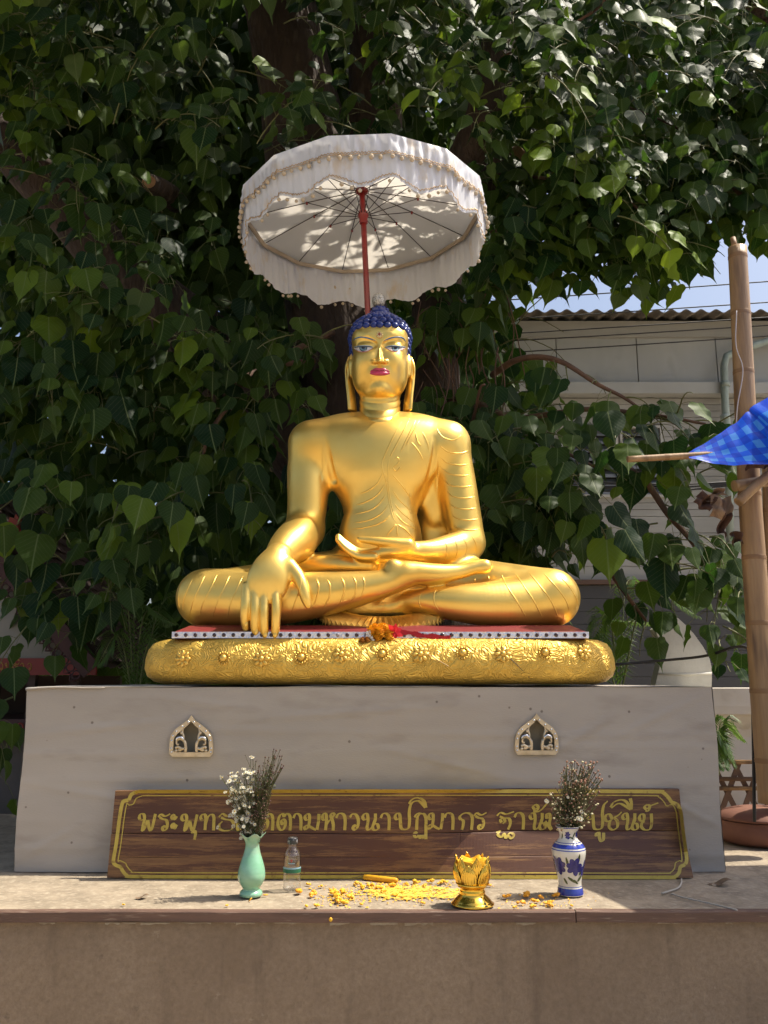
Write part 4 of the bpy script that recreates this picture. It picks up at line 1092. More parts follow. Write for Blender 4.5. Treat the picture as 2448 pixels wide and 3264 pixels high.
vflower(-.25, .204, .010, 5); vflower(1.0, .206, .009, 6); vleaf(.5, .205, .011, .003, R(60)); vleaf(.2, .195, .009, .003, R(-30)); vleaf(-.9, .2, .01, .003, R(80))

# flower bunches
M_STEM = mat('flower_stem', (.085, .098, .030), (.11, .095, .04), scale=30, rough=.7, trans=((.10, .13, .03), .2)); M_WHITE = mat('white_petal', (.80, .78, .66), (.72, .70, .54), scale=40, rough=.7, trans=((.8, .78, .6), .3))
M_BUD = mat('dry_bud', (.13, .070, .045), (.085, .04, .035), scale=60, rough=.85); M_BUDP = mat('dry_pink_bud', (.26, .135, .095), (.30, .17, .10), scale=60, rough=.85); M_YC = mat('flower_centre', (.55, .36, .05), rough=.8)
M_CREAM = mat('dry_cream_petal', (.60, .55, .34), (.45, .40, .22), scale=50, rough=.8)
def daisy(m, mc, p, n, r, rr):
    x, y, d = frame(n)
    for k in range(11):
        a = 2 * PI * k / 11 + rr.random() * .2; a2 = .24
        t = (x * math.cos(a) + y * math.sin(a)); s_ = (y * math.cos(a) - x * math.sin(a)); q = p + d * r * rr.uniform(.05, .35)
        m.add([p, p + (q - p) * .5 + t * r * .55 + s_ * r * .2, q + t * r, p + (q - p) * .5 + t * r * .55 - s_ * r * .2], [(0, 1, 2, 3)])
    mc.ball(p + d * r * .12, r * .26, 6, 4)
def bunch(name, label, base, mouth_z, spec, cat='flowers'):
    """spec: list of (picture u, v, dY, kind)"""
    t = thing(name, label, cat, (base.x, base.y, base.z + mouth_z - .02))
    st, wh, ce, bu, bp2, cr = MB(), MB(), MB(), MB(), MB(), MB(); rr = random.Random(len(spec))
    foot = base + Vector((0, 0, mouth_z - .10)); mouth = base + Vector((0, 0, mouth_z))
    for (u, v, dy, kind) in spec:
        tip = P(u, v, base.y + dy); mo = mouth + Vector((rr.uniform(-.018, .018) + (tip.x - mouth.x) * .12, rr.uniform(-.018, .018), 0))
        mid = mo.lerp(tip, .5) + Vector((rr.uniform(-.01, .01), rr.uniform(-.012, .012), 0)); mid.x -= (tip.x - mo.x) * .12
        pts = catmull([foot.lerp(mo, .3), mo, mid, tip], 4); st.tube(pts, [.0013] * (len(pts) - 4) + [.001] * 4, 4, cap=False)
        n = (tip - mid).normalized() + Vector((rr.uniform(-.5, .5), -.6, rr.uniform(-.1, .5)))
        # side shoots and small leaves
        for k in range(rr.randint(5, 9)):
            f = rr.uniform(.25, .95); i = int(f * (len(pts) - 1)); p0 = pts[i]
            q = p0 + Vector((rr.uniform(-.022, .022), rr.uniform(-.02, .02), rr.uniform(.012, .04)))
            st.tube([p0, p0.lerp(q, .6) + Vector((0, 0, -.003)), q], [.0009, .0008, .0007], 3, cap=False)
            kk = kind if rr.random() < .5 else ('b' if kind in 'wb' else rr.choice('pcb'))
            if kk == 'w': daisy(wh, ce, q, Vector((rr.uniform(-.6, .6), -1, rr.uniform(-.2, .7))), rr.uniform(.005, .010), rr)
            elif kk == 'p': bp2.ball(q, rr.uniform(.0022, .0036), 6, 4)
            elif kk == 'c': cr.ball(q, (rr.uniform(.002, .0045),) * 2 + (.0022,), 6, 4)
            else: bu.ball(q, rr.uniform(.0016, .0027), 6, 4)
            if rr.random() < .7:
                lp = p0 + Vector((rr.uniform(-.018, .018), rr.uniform(-.012, .012), rr.uniform(-.004, .016))); sd = Vector((0, .0016, .0022))
                st.add([p0, p0.lerp(lp, .5) + sd, lp, p0.lerp(lp, .5) - sd], [(0, 1, 2, 3)])
        if kind == 'w': daisy(wh, ce, tip, n, rr.uniform(.007, .0115), rr)
        elif kind == 'p': bp2.ball(tip, rr.uniform(.0032, .0045), 7, 5)
        elif kind == 'c': cr.ball(tip, (.005, .005, .003), 7, 5)
        else: bu.ball(tip, rr.uniform(.0024, .0036), 6, 4)
    st.build('stems', M_STEM, t, 'stuff', fix=False)
    for m_, nm, mm in ((wh, 'white_blossoms', M_WHITE), (ce, 'blossom_centres', M_YC), (bu, 'dry_buds', M_BUD), (bp2, 'pink_buds', M_BUDP), (cr, 'cream_blossoms', M_CREAM)):
        if m_.v: m_.build(nm, mm, t, 'stuff', fix=False)
    return t
r5 = random.Random(5); spec = []
for (cx_, cy_) in [(738, 2464), (748, 2477), (752, 2487), (728, 2495), (765, 2490), (772, 2500), (745, 2518), (752, 2524), (760, 2520), (735, 2535), (742, 2545), (756, 2548), (770, 2540), (728, 2555), (750, 2570), (763, 2580), (748, 2585), (780, 2452), (786, 2462), (800, 2412), (806, 2416), (808, 2462), (815, 2468), (792, 2480), (776, 2510), (738, 2510), (780, 2568), (768, 2605), (782, 2625), (745, 2600)]:
    spec.append((cx_, cy_, r5.uniform(-.045, .02), 'w'))
for k in range(40): spec.append((r5.gauss(757, 20), r5.uniform(2460, 2640), r5.uniform(-.06, .02), 'w'))
for k in range(120):
    v = r5.uniform(2385, 2600) if k < 80 else r5.uniform(2560, 2660); f = (2660 - v) / 275
    spec.append((r5.uniform(795, 830 + f * 75) + f * 20, v, r5.uniform(-.05, .05), 'b'))
bunch('white_flower_bunch', 'small white daisies and dried brown buds standing in the green vase', vg, .200, spec)
r6 = random.Random(6); spec = []
for k in range(150):
    v = r6.uniform(2425, 2645); f = min(1, (2660 - v) / 190); cx_ = 1822 + (f ** 1.6) * 18; hw = 38 + 52 * math.sin(min(1, f * 1.05) * PI * .62)
    u = cx_ + r6.uniform(-hw, hw)
    if v < 2480: u = cx_ + r6.uniform(-45, 75)
    kind = 'p' if v < 2510 and r6.random() < .8 else r6.choice('ccpbb')
    spec.append((u, v, r6.uniform(-.06, .06), kind))
spec += [(1741, 2552, -.03, 'w'), (1745, 2556, -.03, 'w'), (1838, 2490, -.02, 'w'), (1850, 2610, -.05, 'w')]
bunch('dried_flower_bunch', 'dried pinkish and cream flowers standing in the blue and white vase', vb, .224, spec)

# ------------------------------------------------------------------ water bottle
bt = Vector((P(930, 2836, 3.32).x, 3.32, LZ + .004))
bot = thing('water_bottle', 'small clear water bottle with dark cap and green label stripe on the ledge', 'bottle', bt)
def glassy(name, col, ior, rough=0.0):
    m = bpy.data.materials.new(name); m.use_nodes = True; n = m.node_tree.nodes; l = m.node_tree.links
    n.remove(n['Principled BSDF']); t_ = n.new('ShaderNodeBsdfTransparent'); t_.inputs[0].default_value = (*col, 1); g_ = n.new('ShaderNodeBsdfGlossy'); g_.inputs['Roughness'].default_value = rough + .02
    lw = n.new('ShaderNodeLayerWeight'); lw.inputs[0].default_value = .5; pw_ = n.new('ShaderNodeMath'); pw_.operation = 'POWER'; pw_.inputs[1].default_value = 3.0; l.new(lw.outputs['Facing'], pw_.inputs[0])
    fz = n.new('ShaderNodeMath'); fz.operation = 'MULTIPLY_ADD'; fz.inputs[1].default_value = .55 * (ior - 1) / .45; fz.inputs[2].default_value = .045; l.new(pw_.outputs[0], fz.inputs[0]); ms = n.new('ShaderNodeMixShader'); l.new(fz.outputs[0], ms.inputs[0]); l.new(t_.outputs[0], ms.inputs[1]); l.new(g_.outputs[0], ms.inputs[2]); l.new(ms.outputs[0], n['Material Output'].inputs[0])
    return m
M_PET = glassy('clear_bottle', (.99, .99, .99), 1.45, .02); M_WATER = glassy('water', (.985, .99, .995), 1.33)
def octo(r, z, a, j): 
    k = 1.0 if .012 < z < .125 else 0.0
    q = (a % (PI / 4)) - PI / 8; return (r * (1 - .045 * k * (1 - abs(math.cos(q * 2)) ** 1) - .02 * k * abs(math.sin(q * 4))), z)
pbt = [(.027, 0), (.0315, .003), (.0327, .010), (.0327, .016), (.0315, .020), (.0322, .024), (.0327, .05), (.0327, .075), (.0327, .105), (.0320, .118), (.029, .130), (.022, .141), (.0165, .147), (.0155, .151), (.0155, .160)]
pin = [(r_ - .0014, z_ + (.0018 if i == 0 else 0)) for i, (r_, z_) in enumerate(pbt)][::-1]
lathe_obj('bottle_wall', M_PET, pbt + pin, bt, bot, 48, rmod=octo, cap=(False, False))
MB().lathe([(.001, 0), (.027, 0)], bt + Vector((0, 0, .0002)), 32, cap=(False, False)).build('bottle_base', M_PET, bot)
wp = [(.001, .0025)] + [(r_ - .0022, max(z_, .0025)) for r_, z_ in pbt[:11]] + [(.001, .1305)]
lathe_obj('water', M_WATER, wp, bt, bot, 48, rmod=octo, cap=(False, False))
M_CAP = mat('dark_cap', (.03, .03, .032), (.30, .30, .30), scale=90, rough=.3, lo=.55, hi=.62)
def ridged(r, z, a, j): return (r + (.0006 if int(a / (2 * PI) * 48) % 2 else 0) * (1 if .003 < z < .018 else 0), z)
lathe_obj('cap', M_CAP, [(.0178, .158), (.0188, .160), (.0188, .177), (.0172, .180), (.001, .1805)], bt, bot, 96, rmod=lambda r, z, a, j: (ridged(r, z - .158, a, j)[0], z))
M_LBLG = mat('label_green', (.015, .12, .06), rough=.4); M_LBLB = mat('label_blue', (.25, .42, .50), rough=.4); M_LBLR = mat('label_red', (.5, .05, .04), rough=.4)
def arc_label(z0, z1, m, name='label_stripe', a0=-1.35, a1=1.35):
    MB().grid(lambda a, b: bt + Vector((.0334 * math.sin(lerp(a0, a1, a)), -.0334 * math.cos(lerp(a0, a1, a)), lerp(z0, z1, b))), 24, 2).build(name, m, bot)
arc_label(.062, .075, M_LBLG); arc_label(.0755, .081, M_LBLB)
arc_label(.094, .0965, M_LBLB, 'label_mark', -.35, .35); arc_label(.104, .107, M_LBLR, 'label_mark', -.14, .14); arc_label(.099, .109, M_LBLR, 'label_mark', -.03, .03)

# ------------------------------------------------------------------ lotus candle holder
lc = Vector((P(1507, 2890, 3.105).x, 3.105, LZ + .005))
lot = thing('lotus_candle_holder', 'shiny gold lotus shaped candle holder filled with yellow wax', 'candle holder', lc)
M_SHINY = mat('shiny_gold', (.86, .56, .10), (.80, .48, .06), scale=10, rough=.10, metal=1.0, rvar=.04)
M_WAX = mat('yellow_wax', (.86, .44, .018), (.90, .52, .03), scale=30, rough=.5, trans=((.9, .45, .02), .25))
lathe_obj('base', M_SHINY, [(.068, 0), (.0725, .002), (.0725, .006), (.066, .010), (.064, .013), (.058, .020), (.049, .028), (.044, .033), (.0425, .038), (.044, .041), (.0425, .046), (.0405, .052), (.043, .056), (.050, .062), (.057, .070)], lc, lot, 48)
def petal(a0, r0, wd, h, tipout, name, zb=.058):
    def f(u_, v_):
        s_ = (u_ - .5) * 2; z = zb + h * v_
        rr = r0 * (.82 + .30 * math.sin(min(1, v_ * 1.15) * PI * .62)) - .006 * max(0, v_ - .7) / .3 + tipout * max(0, v_ - .75) / .25
        wv = wd * math.sin(PI * (.16 + .84 * min(1, v_ * 1.02)) ** .85) if v_ < 1 else 0
        wv = wd * (1 - v_ ** 3.2) * (.75 + .5 * v_ * (1 - v_) * 2)
        a = a0 + s_ * wv / .055
        rr += .0012 * math.cos(s_ * 22) - .0025 * s_ * s_
        return lc + Vector((rr * math.sin(a), -rr * math.cos(a), z))
    m = MB().grid(f, 25, 16); o = m.build(name, M_SHINY, lot)
    md = o.modifiers.new('thick', 'SOLIDIFY'); md.thickness = .0012; md.offset = 1
    return o
for k in range(6): petal(2 * PI * k / 6 + .22, .052, .030, .100, .006, 'petal')
for k in range(6): petal(2 * PI * (k + .5) / 6 + .22, .0575, .029, .080, .004, 'petal')
wxm = MB()
def waxf(u_, v_):
    a = 2 * PI * u_; r_ = .052 * v_; 
    return lc + Vector((r_ * math.sin(a), -r_ * math.cos(a), .138 + .012 * noise.noise(Vector((math.sin(a) * v_ * 2, math.cos(a) * v_ * 2, 4))) + .010 * v_ * v_ * abs(math.sin(a * 3))))
wxm.grid(waxf, 40, 8, closed_u=True)
wxm.grid(lambda u_, v_: waxf(u_, 1) + Vector((0, 0, -.06 * v_)) , 40, 4, closed_u=True)
wxm.build('wax', M_WAX, lot)

# ------------------------------------------------------------------ candle, wax bits, twigs on the ledge
cp0, cp1 = on_ledge(1160, 2806) + Vector((0, 0, .012)), on_ledge(1268, 2818) + Vector((0, 0, .012))
cn = thing('yellow_candle', 'yellow candle lying on the ledge against the sign board', 'candle', (cp0 + cp1) / 2 - Vector((0, 0, .012)))
dv = (cp1 - cp0)
MB().tube([cp0, cp0 + dv * .02, cp0 + dv * .6, cp0 + dv * .94, cp1], [.0085, .0105, .0105, .0098, .006], 12).build('candle_stick', M_WAX, cn)
MB().tube(catmull([cp0, cp0 + Vector((-.012, 0, .004)), cp0 + Vector((-.028, -.004, -.001)), cp0 + Vector((-.045, .002, -.004))], 4), .0012, 5).build('wick', mat('wick', (.20, .14, .08), rough=.9), cn)
M_CRUMB = mat('wax_crumb', (.88, .46, .02), (.93, .58, .05), scale=40, rough=.55, trans=((.9, .5, .03), .2)); M_CRUMBO = mat('wax_crumb_orange', (.82, .32, .012), (.85, .4, .02), scale=40, rough=.55)
def chunk_mesh(seed, n=4):
    rr = random.Random(seed); bm = bmesh.new()
    for k in range(n):
        c = Vector((rr.uniform(-.6, .6), rr.uniform(-.6, .6), rr.uniform(-.1, .35))); q = bmesh.ops.create_icosphere(bm, subdivisions=1, radius=rr.uniform(.35, .65))
        for v in q['verts']: v.co = Vector((v.co.x * rr.uniform(.8, 1.2), v.co.y, v.co.z * .7)) * rr.uniform(.8, 1.2) + c
    zmin = min(v.co.z for v in bm.verts)
    for v in bm.verts: v.co.z -= zmin
    me = bpy.data.meshes.new('wax_chunk'); bm.to_mesh(me); bm.free(); return me
cms = [chunk_mesh(k) for k in range(5)]
for me in cms: me.materials.append(M_CRUMB)
cms2 = []
for me in cms:
    q = me.copy(); q.materials.clear(); q.materials.append(M_CRUMBO); cms2.append(q)
big = [(958, 2852, 13, 1), (1000, 2862, 11, 1), (1002, 2850, 9, 1), (1080, 2868, 14, 0), (1065, 2858, 12, 0), (1095, 2852, 11, 0), (1072, 2880, 12, 0), (1100, 2885, 10, 0), (1115, 2868, 9, 0), (1060, 2845, 9, 0), (1140, 2826, 10, 0), (1160, 2836, 10, 0),
       (1180, 2830, 11, 0), (1205, 2838, 10, 0), (1225, 2848, 8, 0), (1250, 2832, 10, 0), (1300, 2826, 9, 0), (1330, 2820, 10, 0), (1370, 2818, 10, 0), (1400, 2822, 9, 0), (1420, 2818, 9, 0), (1350, 2885, 8, 0), (1260, 2862, 8, 0), (1350, 2832, 8, 0),
       (1612, 2866, 11, 1), (1680, 2864, 12, 1), (1708, 2880, 9, 1), (1660, 2886, 10, 1), (1745, 2888, 10, 0), (1755, 2892, 9, 1), (1725, 2867, 9, 1), (1770, 2864, 10, 1), (1825, 2894, 6, 0), (395, 2890, 5, 0), (725, 2893, 5, 0), (985, 2825, 8, 0), (1020, 2832, 7, 0), (1010, 2894, 8, 0), (975, 2895, 7, 0), (1150, 2890, 6, 0), (1285, 2850, 7, 0), (1700, 2898, 8, 0), (1640, 2898, 7, 0), (1560, 2828, 7, 1)]
for (u, v, s_, oc) in big:
    me = (cms2 if oc else cms)[rng.randrange(5)]; p = on_ledge(u, v); p.z = LZ + .004
    o = inst('wax_chunk', me, T(p) @ Matrix.Rotation(rng.random() * 6.3, 4, 'Z') @ Matrix.Scale(s_ * .0016, 4))
    where = ('lone on the left part of the ledge' if u < 800 else 'between the water bottle and the main wax pile' if u < 1040 else 'in the pile below the left end of the candle' if u < 1135 else 'lying along the yellow candle' if u < 1290 and v < 2842 else 'in front of the yellow candle' if u < 1320 else 'behind the lotus holder' if v < 2850 and u < 1480 else 'left of the lotus holder foot' if u < 1480 else 'right of the lotus holder' if u < 1640 else 'in the shadow left of the blue and white vase' if u < 1800 else 'in front of the blue and white vase')
    o['label'] = ('large ' if s_ > 11 else 'mid-sized ' if s_ > 8 else 'small ') + ('orange' if oc else 'bright yellow') + ' wax lump ' + where; o['category'] = 'wax'; o['group'] = 'wax lumps scattered on the ledge'
crm = MB(); r8 = random.Random(8)
def crumb(u, v, s_):
    p = on_ledge(u, v); p.z = LZ + .0035; a = r8.random() * 6.3; x = Vector((math.cos(a), math.sin(a), 0)) * s_; y = Vector((-math.sin(a), math.cos(a), 0)) * s_ * r8.uniform(.4, .9); h = Vector((0, 0, s_ * r8.uniform(.35, .9)))
    t_ = p + h + Vector((r8.uniform(-.3, .3), r8.uniform(-.3, .3), 0)) * s_
    crm.add([p - x - y, p + x - y, p + x + y, p - x + y, t_ - x * .4, t_ + x * .4], [(0, 1, 5, 4), (2, 3, 4, 5), (1, 2, 5), (3, 0, 4), (0, 3, 2, 1)])
for k in range(560):
    u = r8.gauss(1270, 95); v = r8.gauss(2843, 19)
    if 2812 < v < 2900: crumb(u, v, r8.uniform(.002, .0062))
for k in range(120): crumb(r8.gauss(1080, 30), min(2897, r8.gauss(2868, 14)), r8.uniform(.002, .005))
for k in range(70): crumb(r8.gauss(1700, 60), min(2899, r8.gauss(2885, 10)), r8.uniform(.0015, .0045))
for k in range(60): crumb(r8.uniform(930, 1960), r8.uniform(2815, 2900), r8.uniform(.001, .0025))
o = crm.build('wax_crumbs', M_CRUMB, None, 'stuff', fix=False); o['label'] = 'fine yellow wax crumbs sprinkled over the middle of the ledge'; o['category'] = 'wax crumbs'
# thin film of yellow powder where the wax was scraped off
pw = MB(); pc = on_ledge(1330, 2848)
n = 40; vs = [pc + Vector((0, 0, .0062))]
for k in range(n):
    a = 2 * PI * k / n; r_ = 1 + .35 * noise.noise(Vector((math.cos(a) * 2, math.sin(a) * 2, 0)))
    vs.append(pc + Vector((.185 * r_ * math.cos(a), .095 * r_ * math.sin(a), .0060)))
pw.add(vs, [(0, 1 + k, 1 + (k + 1) % n) for k in range(n)])
def powder_mat():
    m = mat('wax_powder', (.82, .50, .06), rough=.8); n = m.node_tree.nodes; l = m.node_tree.links; b = n['Principled BSDF']
    tc = n.new('ShaderNodeTexCoord'); nz = n.new('ShaderNodeTexNoise'); nz.inputs['Scale'].default_value = 60; nz.inputs['Detail'].default_value = 8; nz.inputs['Roughness'].default_value = .75; l.new(tc.outputs['Object'], nz.inputs[0])
    mr = n.new('ShaderNodeMapRange'); mr.inputs[1].default_value = .44; mr.inputs[2].default_value = .52; l.new(nz.outputs[0], mr.inputs[0]); l.new(mr.outputs[0], b.inputs['Alpha']); return m
o = pw.build('wax_powder', powder_mat(), None, 'stuff'); o['label'] = 'film of yellow wax dust on the ledge behind the lotus holder'; o['category'] = 'wax dust'
# petals by the green vase
for (u, v, a, l_, lab) in ((797, 2876, 60, .022, 'orange wax shaving leaning on the foot of the green vase'), (846, 2860, 5, .018, 'yellow wax shaving lying just right of the green vase')):
    p = on_ledge(u, v); p.z = LZ + .008; d = Vector((math.cos(R(a)), 0, math.sin(R(a)) * .6)) * l_
    o = MB().tube([p - d * .5, p, p + d * .5], [.003, .005, .0035], 7, flat=.5).build('wax_shaving', M_CRUMBO, None, origin=p); tag(o, lab, 'wax')
p = on_ledge(1054, 2935); pp = Vector((P(1054, 2932, 3.018).x, 3.018, LZ - .020)); o = MB().ball(pp, (.006, .003, .007), 8, 5).build('yellow_petal', M_CRUMB, None, origin=pp); tag(o, 'single yellow petal stuck on the front edge board', 'petal')
M_DRY = mat('dry_leaf', (.20, .13, .075), (.13, .085, .05), scale=20, rough=.9)
def dryleaf(u, v, l_, a, lab):
    p = on_ledge(u, v); p.z = LZ + .006
    def f(s_, t_):
        w_ = .42 * math.sin(PI * min(1, t_ * .97 + .02)) ** .8; x = (s_ - .5) * 2 * w_; y = t_ - .5
        q = Vector((x, y, .22 * x * x + .14 * math.sin(t_ * 5 + 1) + .06)) * l_
        return p + Matrix.Rotation(R(a), 3, 'Z') @ q
    o = MB().grid(f, 9, 12).build('dry_leaf', M_DRY, None, origin=p); tag(o, lab, 'leaf'); return o
dryleaf(2295, 2822, .085, 75, 'curled dead leaf lying on the ledge right of the sign')
dryleaf(452, 2866, .045, 95, 'small dry leaf flake on the ledge left of the green vase')
M_CORD = mat('pale_cord', (.42, .38, .32), rough=.8)
def cord(name, pts, r_, lab, m=M_CORD, cat='cord'):
    w3 = [on_ledge(*p) for p in pts]
    for q in w3: q.z = LZ + .004 + r_
    o0 = w3[0].copy(); o = MB().tube(catmull(w3, 6), r_, 6).build(name, m, None, origin=o0); return tag(o, lab, cat)
cord('pale_cord', [(2172, 2808), (2172, 2820), (2160, 2838), (2110, 2855)], .0035, 'short pale cord hanging from the right end of the sign onto the ledge')
cord('pale_cord', [(2138, 2855), (2180, 2868), (2260, 2886), (2350, 2908)], .003, 'long pale cord lying across the shaded right end of the ledge')

# ------------------------------------------------------------------ garland on the seat
ga = P(1212, 2030, 3.69); ga.z = 1.752
gar = thing('marigold_garland', 'small garland of orange marigolds and white jasmine with a red ribbon on the seat edge', 'garland', ga)
M_MARI = mat('marigold', (.80, .30, .005), (.85, .42, .01), scale=60, rough=.75, trans=((.85, .35, .01), .2)); M_JAS = mat('jasmine', (.78, .76, .70), rough=.7); M_RIB = mat('red_ribbon', (.62, .025, .035), (.5, .02, .03), scale=12, rough=.3, trans=((.8, .04, .05), .4)); M_MARID = mat('old_marigold', (.38, .14, .008), rough=.85)
def marigold(c, r_, m, nm, seed):
    rr = random.Random(seed); b = MB()
    for k in range(70):
        z = 1 - 2 * (k + .5) / 70; a = k * 2.4; q = Vector((math.sqrt(1 - z * z) * math.cos(a), math.sqrt(1 - z * z) * math.sin(a), z))
        x, y, d = frame(q); w_ = r_ * .22; p = c + q * r_ * rr.uniform(.72, 1.1)
        b.add([c + q * r_ * .5 - x * w_ * .6, p - x * w_ + y * w_ * .5, p + d * w_ * .5, p + x * w_ - y * w_ * .5, c + q * r_ * .5 + x * w_ * .6], [(0, 1, 2, 3, 4)])
    b.ball(c, r_ * .72, 10, 6); b.build(nm, m, gar, fix=False)
for i, (u, v, dy, r_) in enumerate([(1188, 2012, -.005, .026), (1212, 2016, -.012, .029), (1236, 2014, -.005, .027), (1222, 2002, .005, .025), (1196, 2002, .006, .024), (1240, 2030, -.015, .022), (1205, 2034, -.016, .02)]): marigold(P(u, v, 3.70 + dy), r_, M_MARI, 'marigold', i)
marigold(P(1156, 2042, 3.675), .016, M_MARID, 'marigold', 11); marigold(P(1170, 2040, 3.675), .015, M_MARID, 'marigold', 12)
for (u, v) in ((1172, 2018), (1178, 2026), (1184, 2032), (1170, 2030), (1180, 2014), (1190, 2042)):
    MB().ball(P(u, v, 3.685), (.008, .007, .010), 8, 5).build('jasmine_bud', M_JAS, gar)
rb = MB(); c0 = P(1258, 2016, 3.685)
for k, (u, v) in enumerate([(1238, 1990), (1262, 1986), (1280, 2002), (1285, 2028), (1262, 2036), (1244, 2028)]):
    e = P(u, v, 3.67 + .01 * (k % 3)); d = e - c0; s_ = d.cross(Vector((0, 1, 0))).normalized() * .011
    rb.add([c0 - s_ * .4, c0.lerp(e, .6) - s_ + Vector((0, -.008, 0)), e, c0.lerp(e, .6) + s_ + Vector((0, .004, 0)), c0 + s_ * .4], [(0, 1, 2, 3, 4)])
rb.build('ribbon_bow', M_RIB, gar)
rt = [P(u, v, y) for u, v, y in ((1265, 2014, 3.69), (1310, 2018, 3.698), (1345, 2026, 3.70), (1390, 2030, 3.70), (1436, 2034, 3.70))]
rt = catmull(rt, 5); rm = MB(); N = len(rt)
rm.add([p + Vector((0, -.004 * (i % 2), s_ * .0095 * (1 + .3 * math.sin(i)))) for i, p in enumerate(rt) for s_ in (1, -1)], [(2 * i, 2 * i + 1, 2 * i + 3, 2 * i + 2) for i in range(N - 1)], True)
rm.build('ribbon_tail', M_RIB, gar)
# needles and twigs fallen on the cushion
M_TWIG = mat('fallen_twig', (.14, .09, .05), rough=.9)
for pts, lab in (([(1330, 2066), (1380, 2096), (1430, 2124)], 'pale dry pine needle fallen across the middle of the gold cushion'), ([(1622, 2096), (1650, 2122), (1688, 2160)], 'dark thin twig fallen on the right part of the gold cushion')):
    w3 = []
    for (u, v) in pts:
        h = bvh_c.ray_cast(CAMP, PR(u, v)); w3.append(h[0] + (h[1] if h[1].y < 0 else -h[1]) * .003)
    o = MB().tube(w3, .0017, 5).build('fallen_twig', M_TWIG if 'dark' in lab else mat('pale_needle', (.5, .36, .2), rough=.8), None, origin=w3[1]); tag(o, lab, 'twig')
# ------------------------------------------------------------------ ceremonial umbrella
UY = 4.56
uc = P(1157, 645, UY); uc.z = 4.216                      # centre of the rim
ax = Vector((-.042, .023, 1)).normalized()
ux = Vector((1, 0, 0)); ux = (ux - ax * ux.dot(ax)).normalized(); uy = ax.cross(ux)
UR, NP, CH = .705, 14, .150
pole_dir = Vector((-.048, 0.012, 1)).normalized(); apex = uc + ax * CH
foot = apex - pole_dir * ((apex.z - 1.60) / pole_dir.z)
umb = thing('ceremonial_umbrella', 'tiered white satin umbrella with pompom fringe on a red pole above the statue', 'umbrella', foot)
M_SAT = mat('white_satin', (.72, .735, .78), (.66, .57, .46), scale=7, rough=.40, lo=.54, hi=.70, bump=.3, bscale=24, trans=((.72, .72, .74), .20), stretch=(1.6, 1.6, .7), bdist=.006)
M_CAN = mat('umbrella_canopy', (.80, .76, .70), (.74, .70, .64), scale=3, rough=.85, trans=((.86, .80, .72), .45))
M_TRIM = mat('gold_braid', (.56, .35, .15), (.66, .46, .24), scale=90, rough=.55, metal=.3); M_POM = mat('cream_pompom', (.66, .55, .40), (.55, .45, .32), scale=120, rough=.95, bump=.6, bscale=200)
M_POLE = mat('red_pole', (.27, .022, .018), (.22, .018, .014), scale=14, rough=.35, coat=.2); M_RIBM = mat('rib_wire', (.055, .032, .020), rough=.5, metal=.4)
PH = R(-90) + PI / NP * 1.0
def rim_r(a):                                            # straight panels between the rib ends
    k = ((a - PH) % (2 * PI / NP)) - PI / NP
    return UR * math.cos(PI / NP) / math.cos(k)
def rimp(a, r=1.0, drop=0.0, rr=None):
    q = rim_r(a) if rr is None else rr
    return uc + (ux * math.cos(a) + uy * math.sin(a)) * q * r - ax * drop
# canopy: shallow cone, sagging a little between the ribs
def canopy(u_, v_):
    a = 2 * PI * u_; k = abs(math.sin((a - PH) * NP / 2))
    return uc + (ux * math.cos(a) + uy * math.sin(a)) * rim_r(a) * v_ + ax * (CH * (1 - v_ ** 1.15) + .004 - .010 * k * v_ * (1 - v_) * 2)
MB().grid(canopy, NP * 6, 14, closed_u=True).build('canopy', M_CAN, umb)
# folded hem inside the rim
MB().grid(lambda u_, v_: rimp(2 * PI * u_, .996 - .045 * math.sin(v_ * PI * .5), .004 + .022 * math.sin(v_ * PI)), NP * 6, 5, closed_u=True).build('hem', mat('umbrella_hem', (.50, .41, .31), (.42, .34, .25), scale=8, rough=.9, trans=((.5, .4, .3), .2)), umb)
def gather(a, t):
    return (.016 * noise.noise(Vector((math.cos(a) * 15, math.sin(a) * 15, t * .8))) + .009 * noise.noise(Vector((math.cos(a) * 40, math.sin(a) * 40, t * 2))) + .0045 * math.sin(a * 92 + 5 * noise.noise(Vector((math.cos(a) * 6, math.sin(a) * 6, 2)))) * (1.1 - t * .5)) * smoothstep(0, .18, t)
def scal_u(a): return .026 * math.cos((a - PH) * NP) + .008 * noise.noise(Vector((math.cos(a) * 3, math.sin(a) * 3, 7)))
def val(u_, v_, L0=0.0, L1=.232, out=1.0):
    a = 2 * PI * u_; lg = lerp(L0, L1 - scal_u(a), v_)
    rr = rim_r(a) * (1 - .018 * v_) * out + gather(a, v_)
    return uc + (ux * math.cos(a) + uy * math.sin(a)) * rr - ax * lg - Vector((0, 0, .012 * v_))
MB().grid(lambda u_, v_: val(u_, v_), 420, 14, closed_u=True).build('valance', M_SAT, umb)
def val1(u_, v_):
    a = 2 * PI * u_; rr = rim_r(a) * (1.012 - .006 * v_) + gather(a + .3, v_) * .8 + .004
    return uc + (ux * math.cos(a) + uy * math.sin(a)) * rr - ax * (.112 * v_ - .006) 
MB().grid(val1, 420, 8, closed_u=True).build('upper_valance', M_SAT, umb)
def zig(fn, n, amp, r_, name):
    pts = []
    for k in range(n):
        p = fn(k / n); c = (p - uc); c.z = 0; c.normalize()
        pts.append(p + c * .004 + ax * amp * (1 if k % 2 else -1))
    MB().tube(pts, r_, 4, closed=True).build(name, M_TRIM, umb, fix=False)
zig(lambda t: val1(t, .88), 520, .0045, .0022, 'gold_braid'); zig(lambda t: val1(t, .975), 520, .001, .0020, 'gold_braid')
zig(lambda t: val(t, .93), 520, .0045, .0022, 'gold_braid')
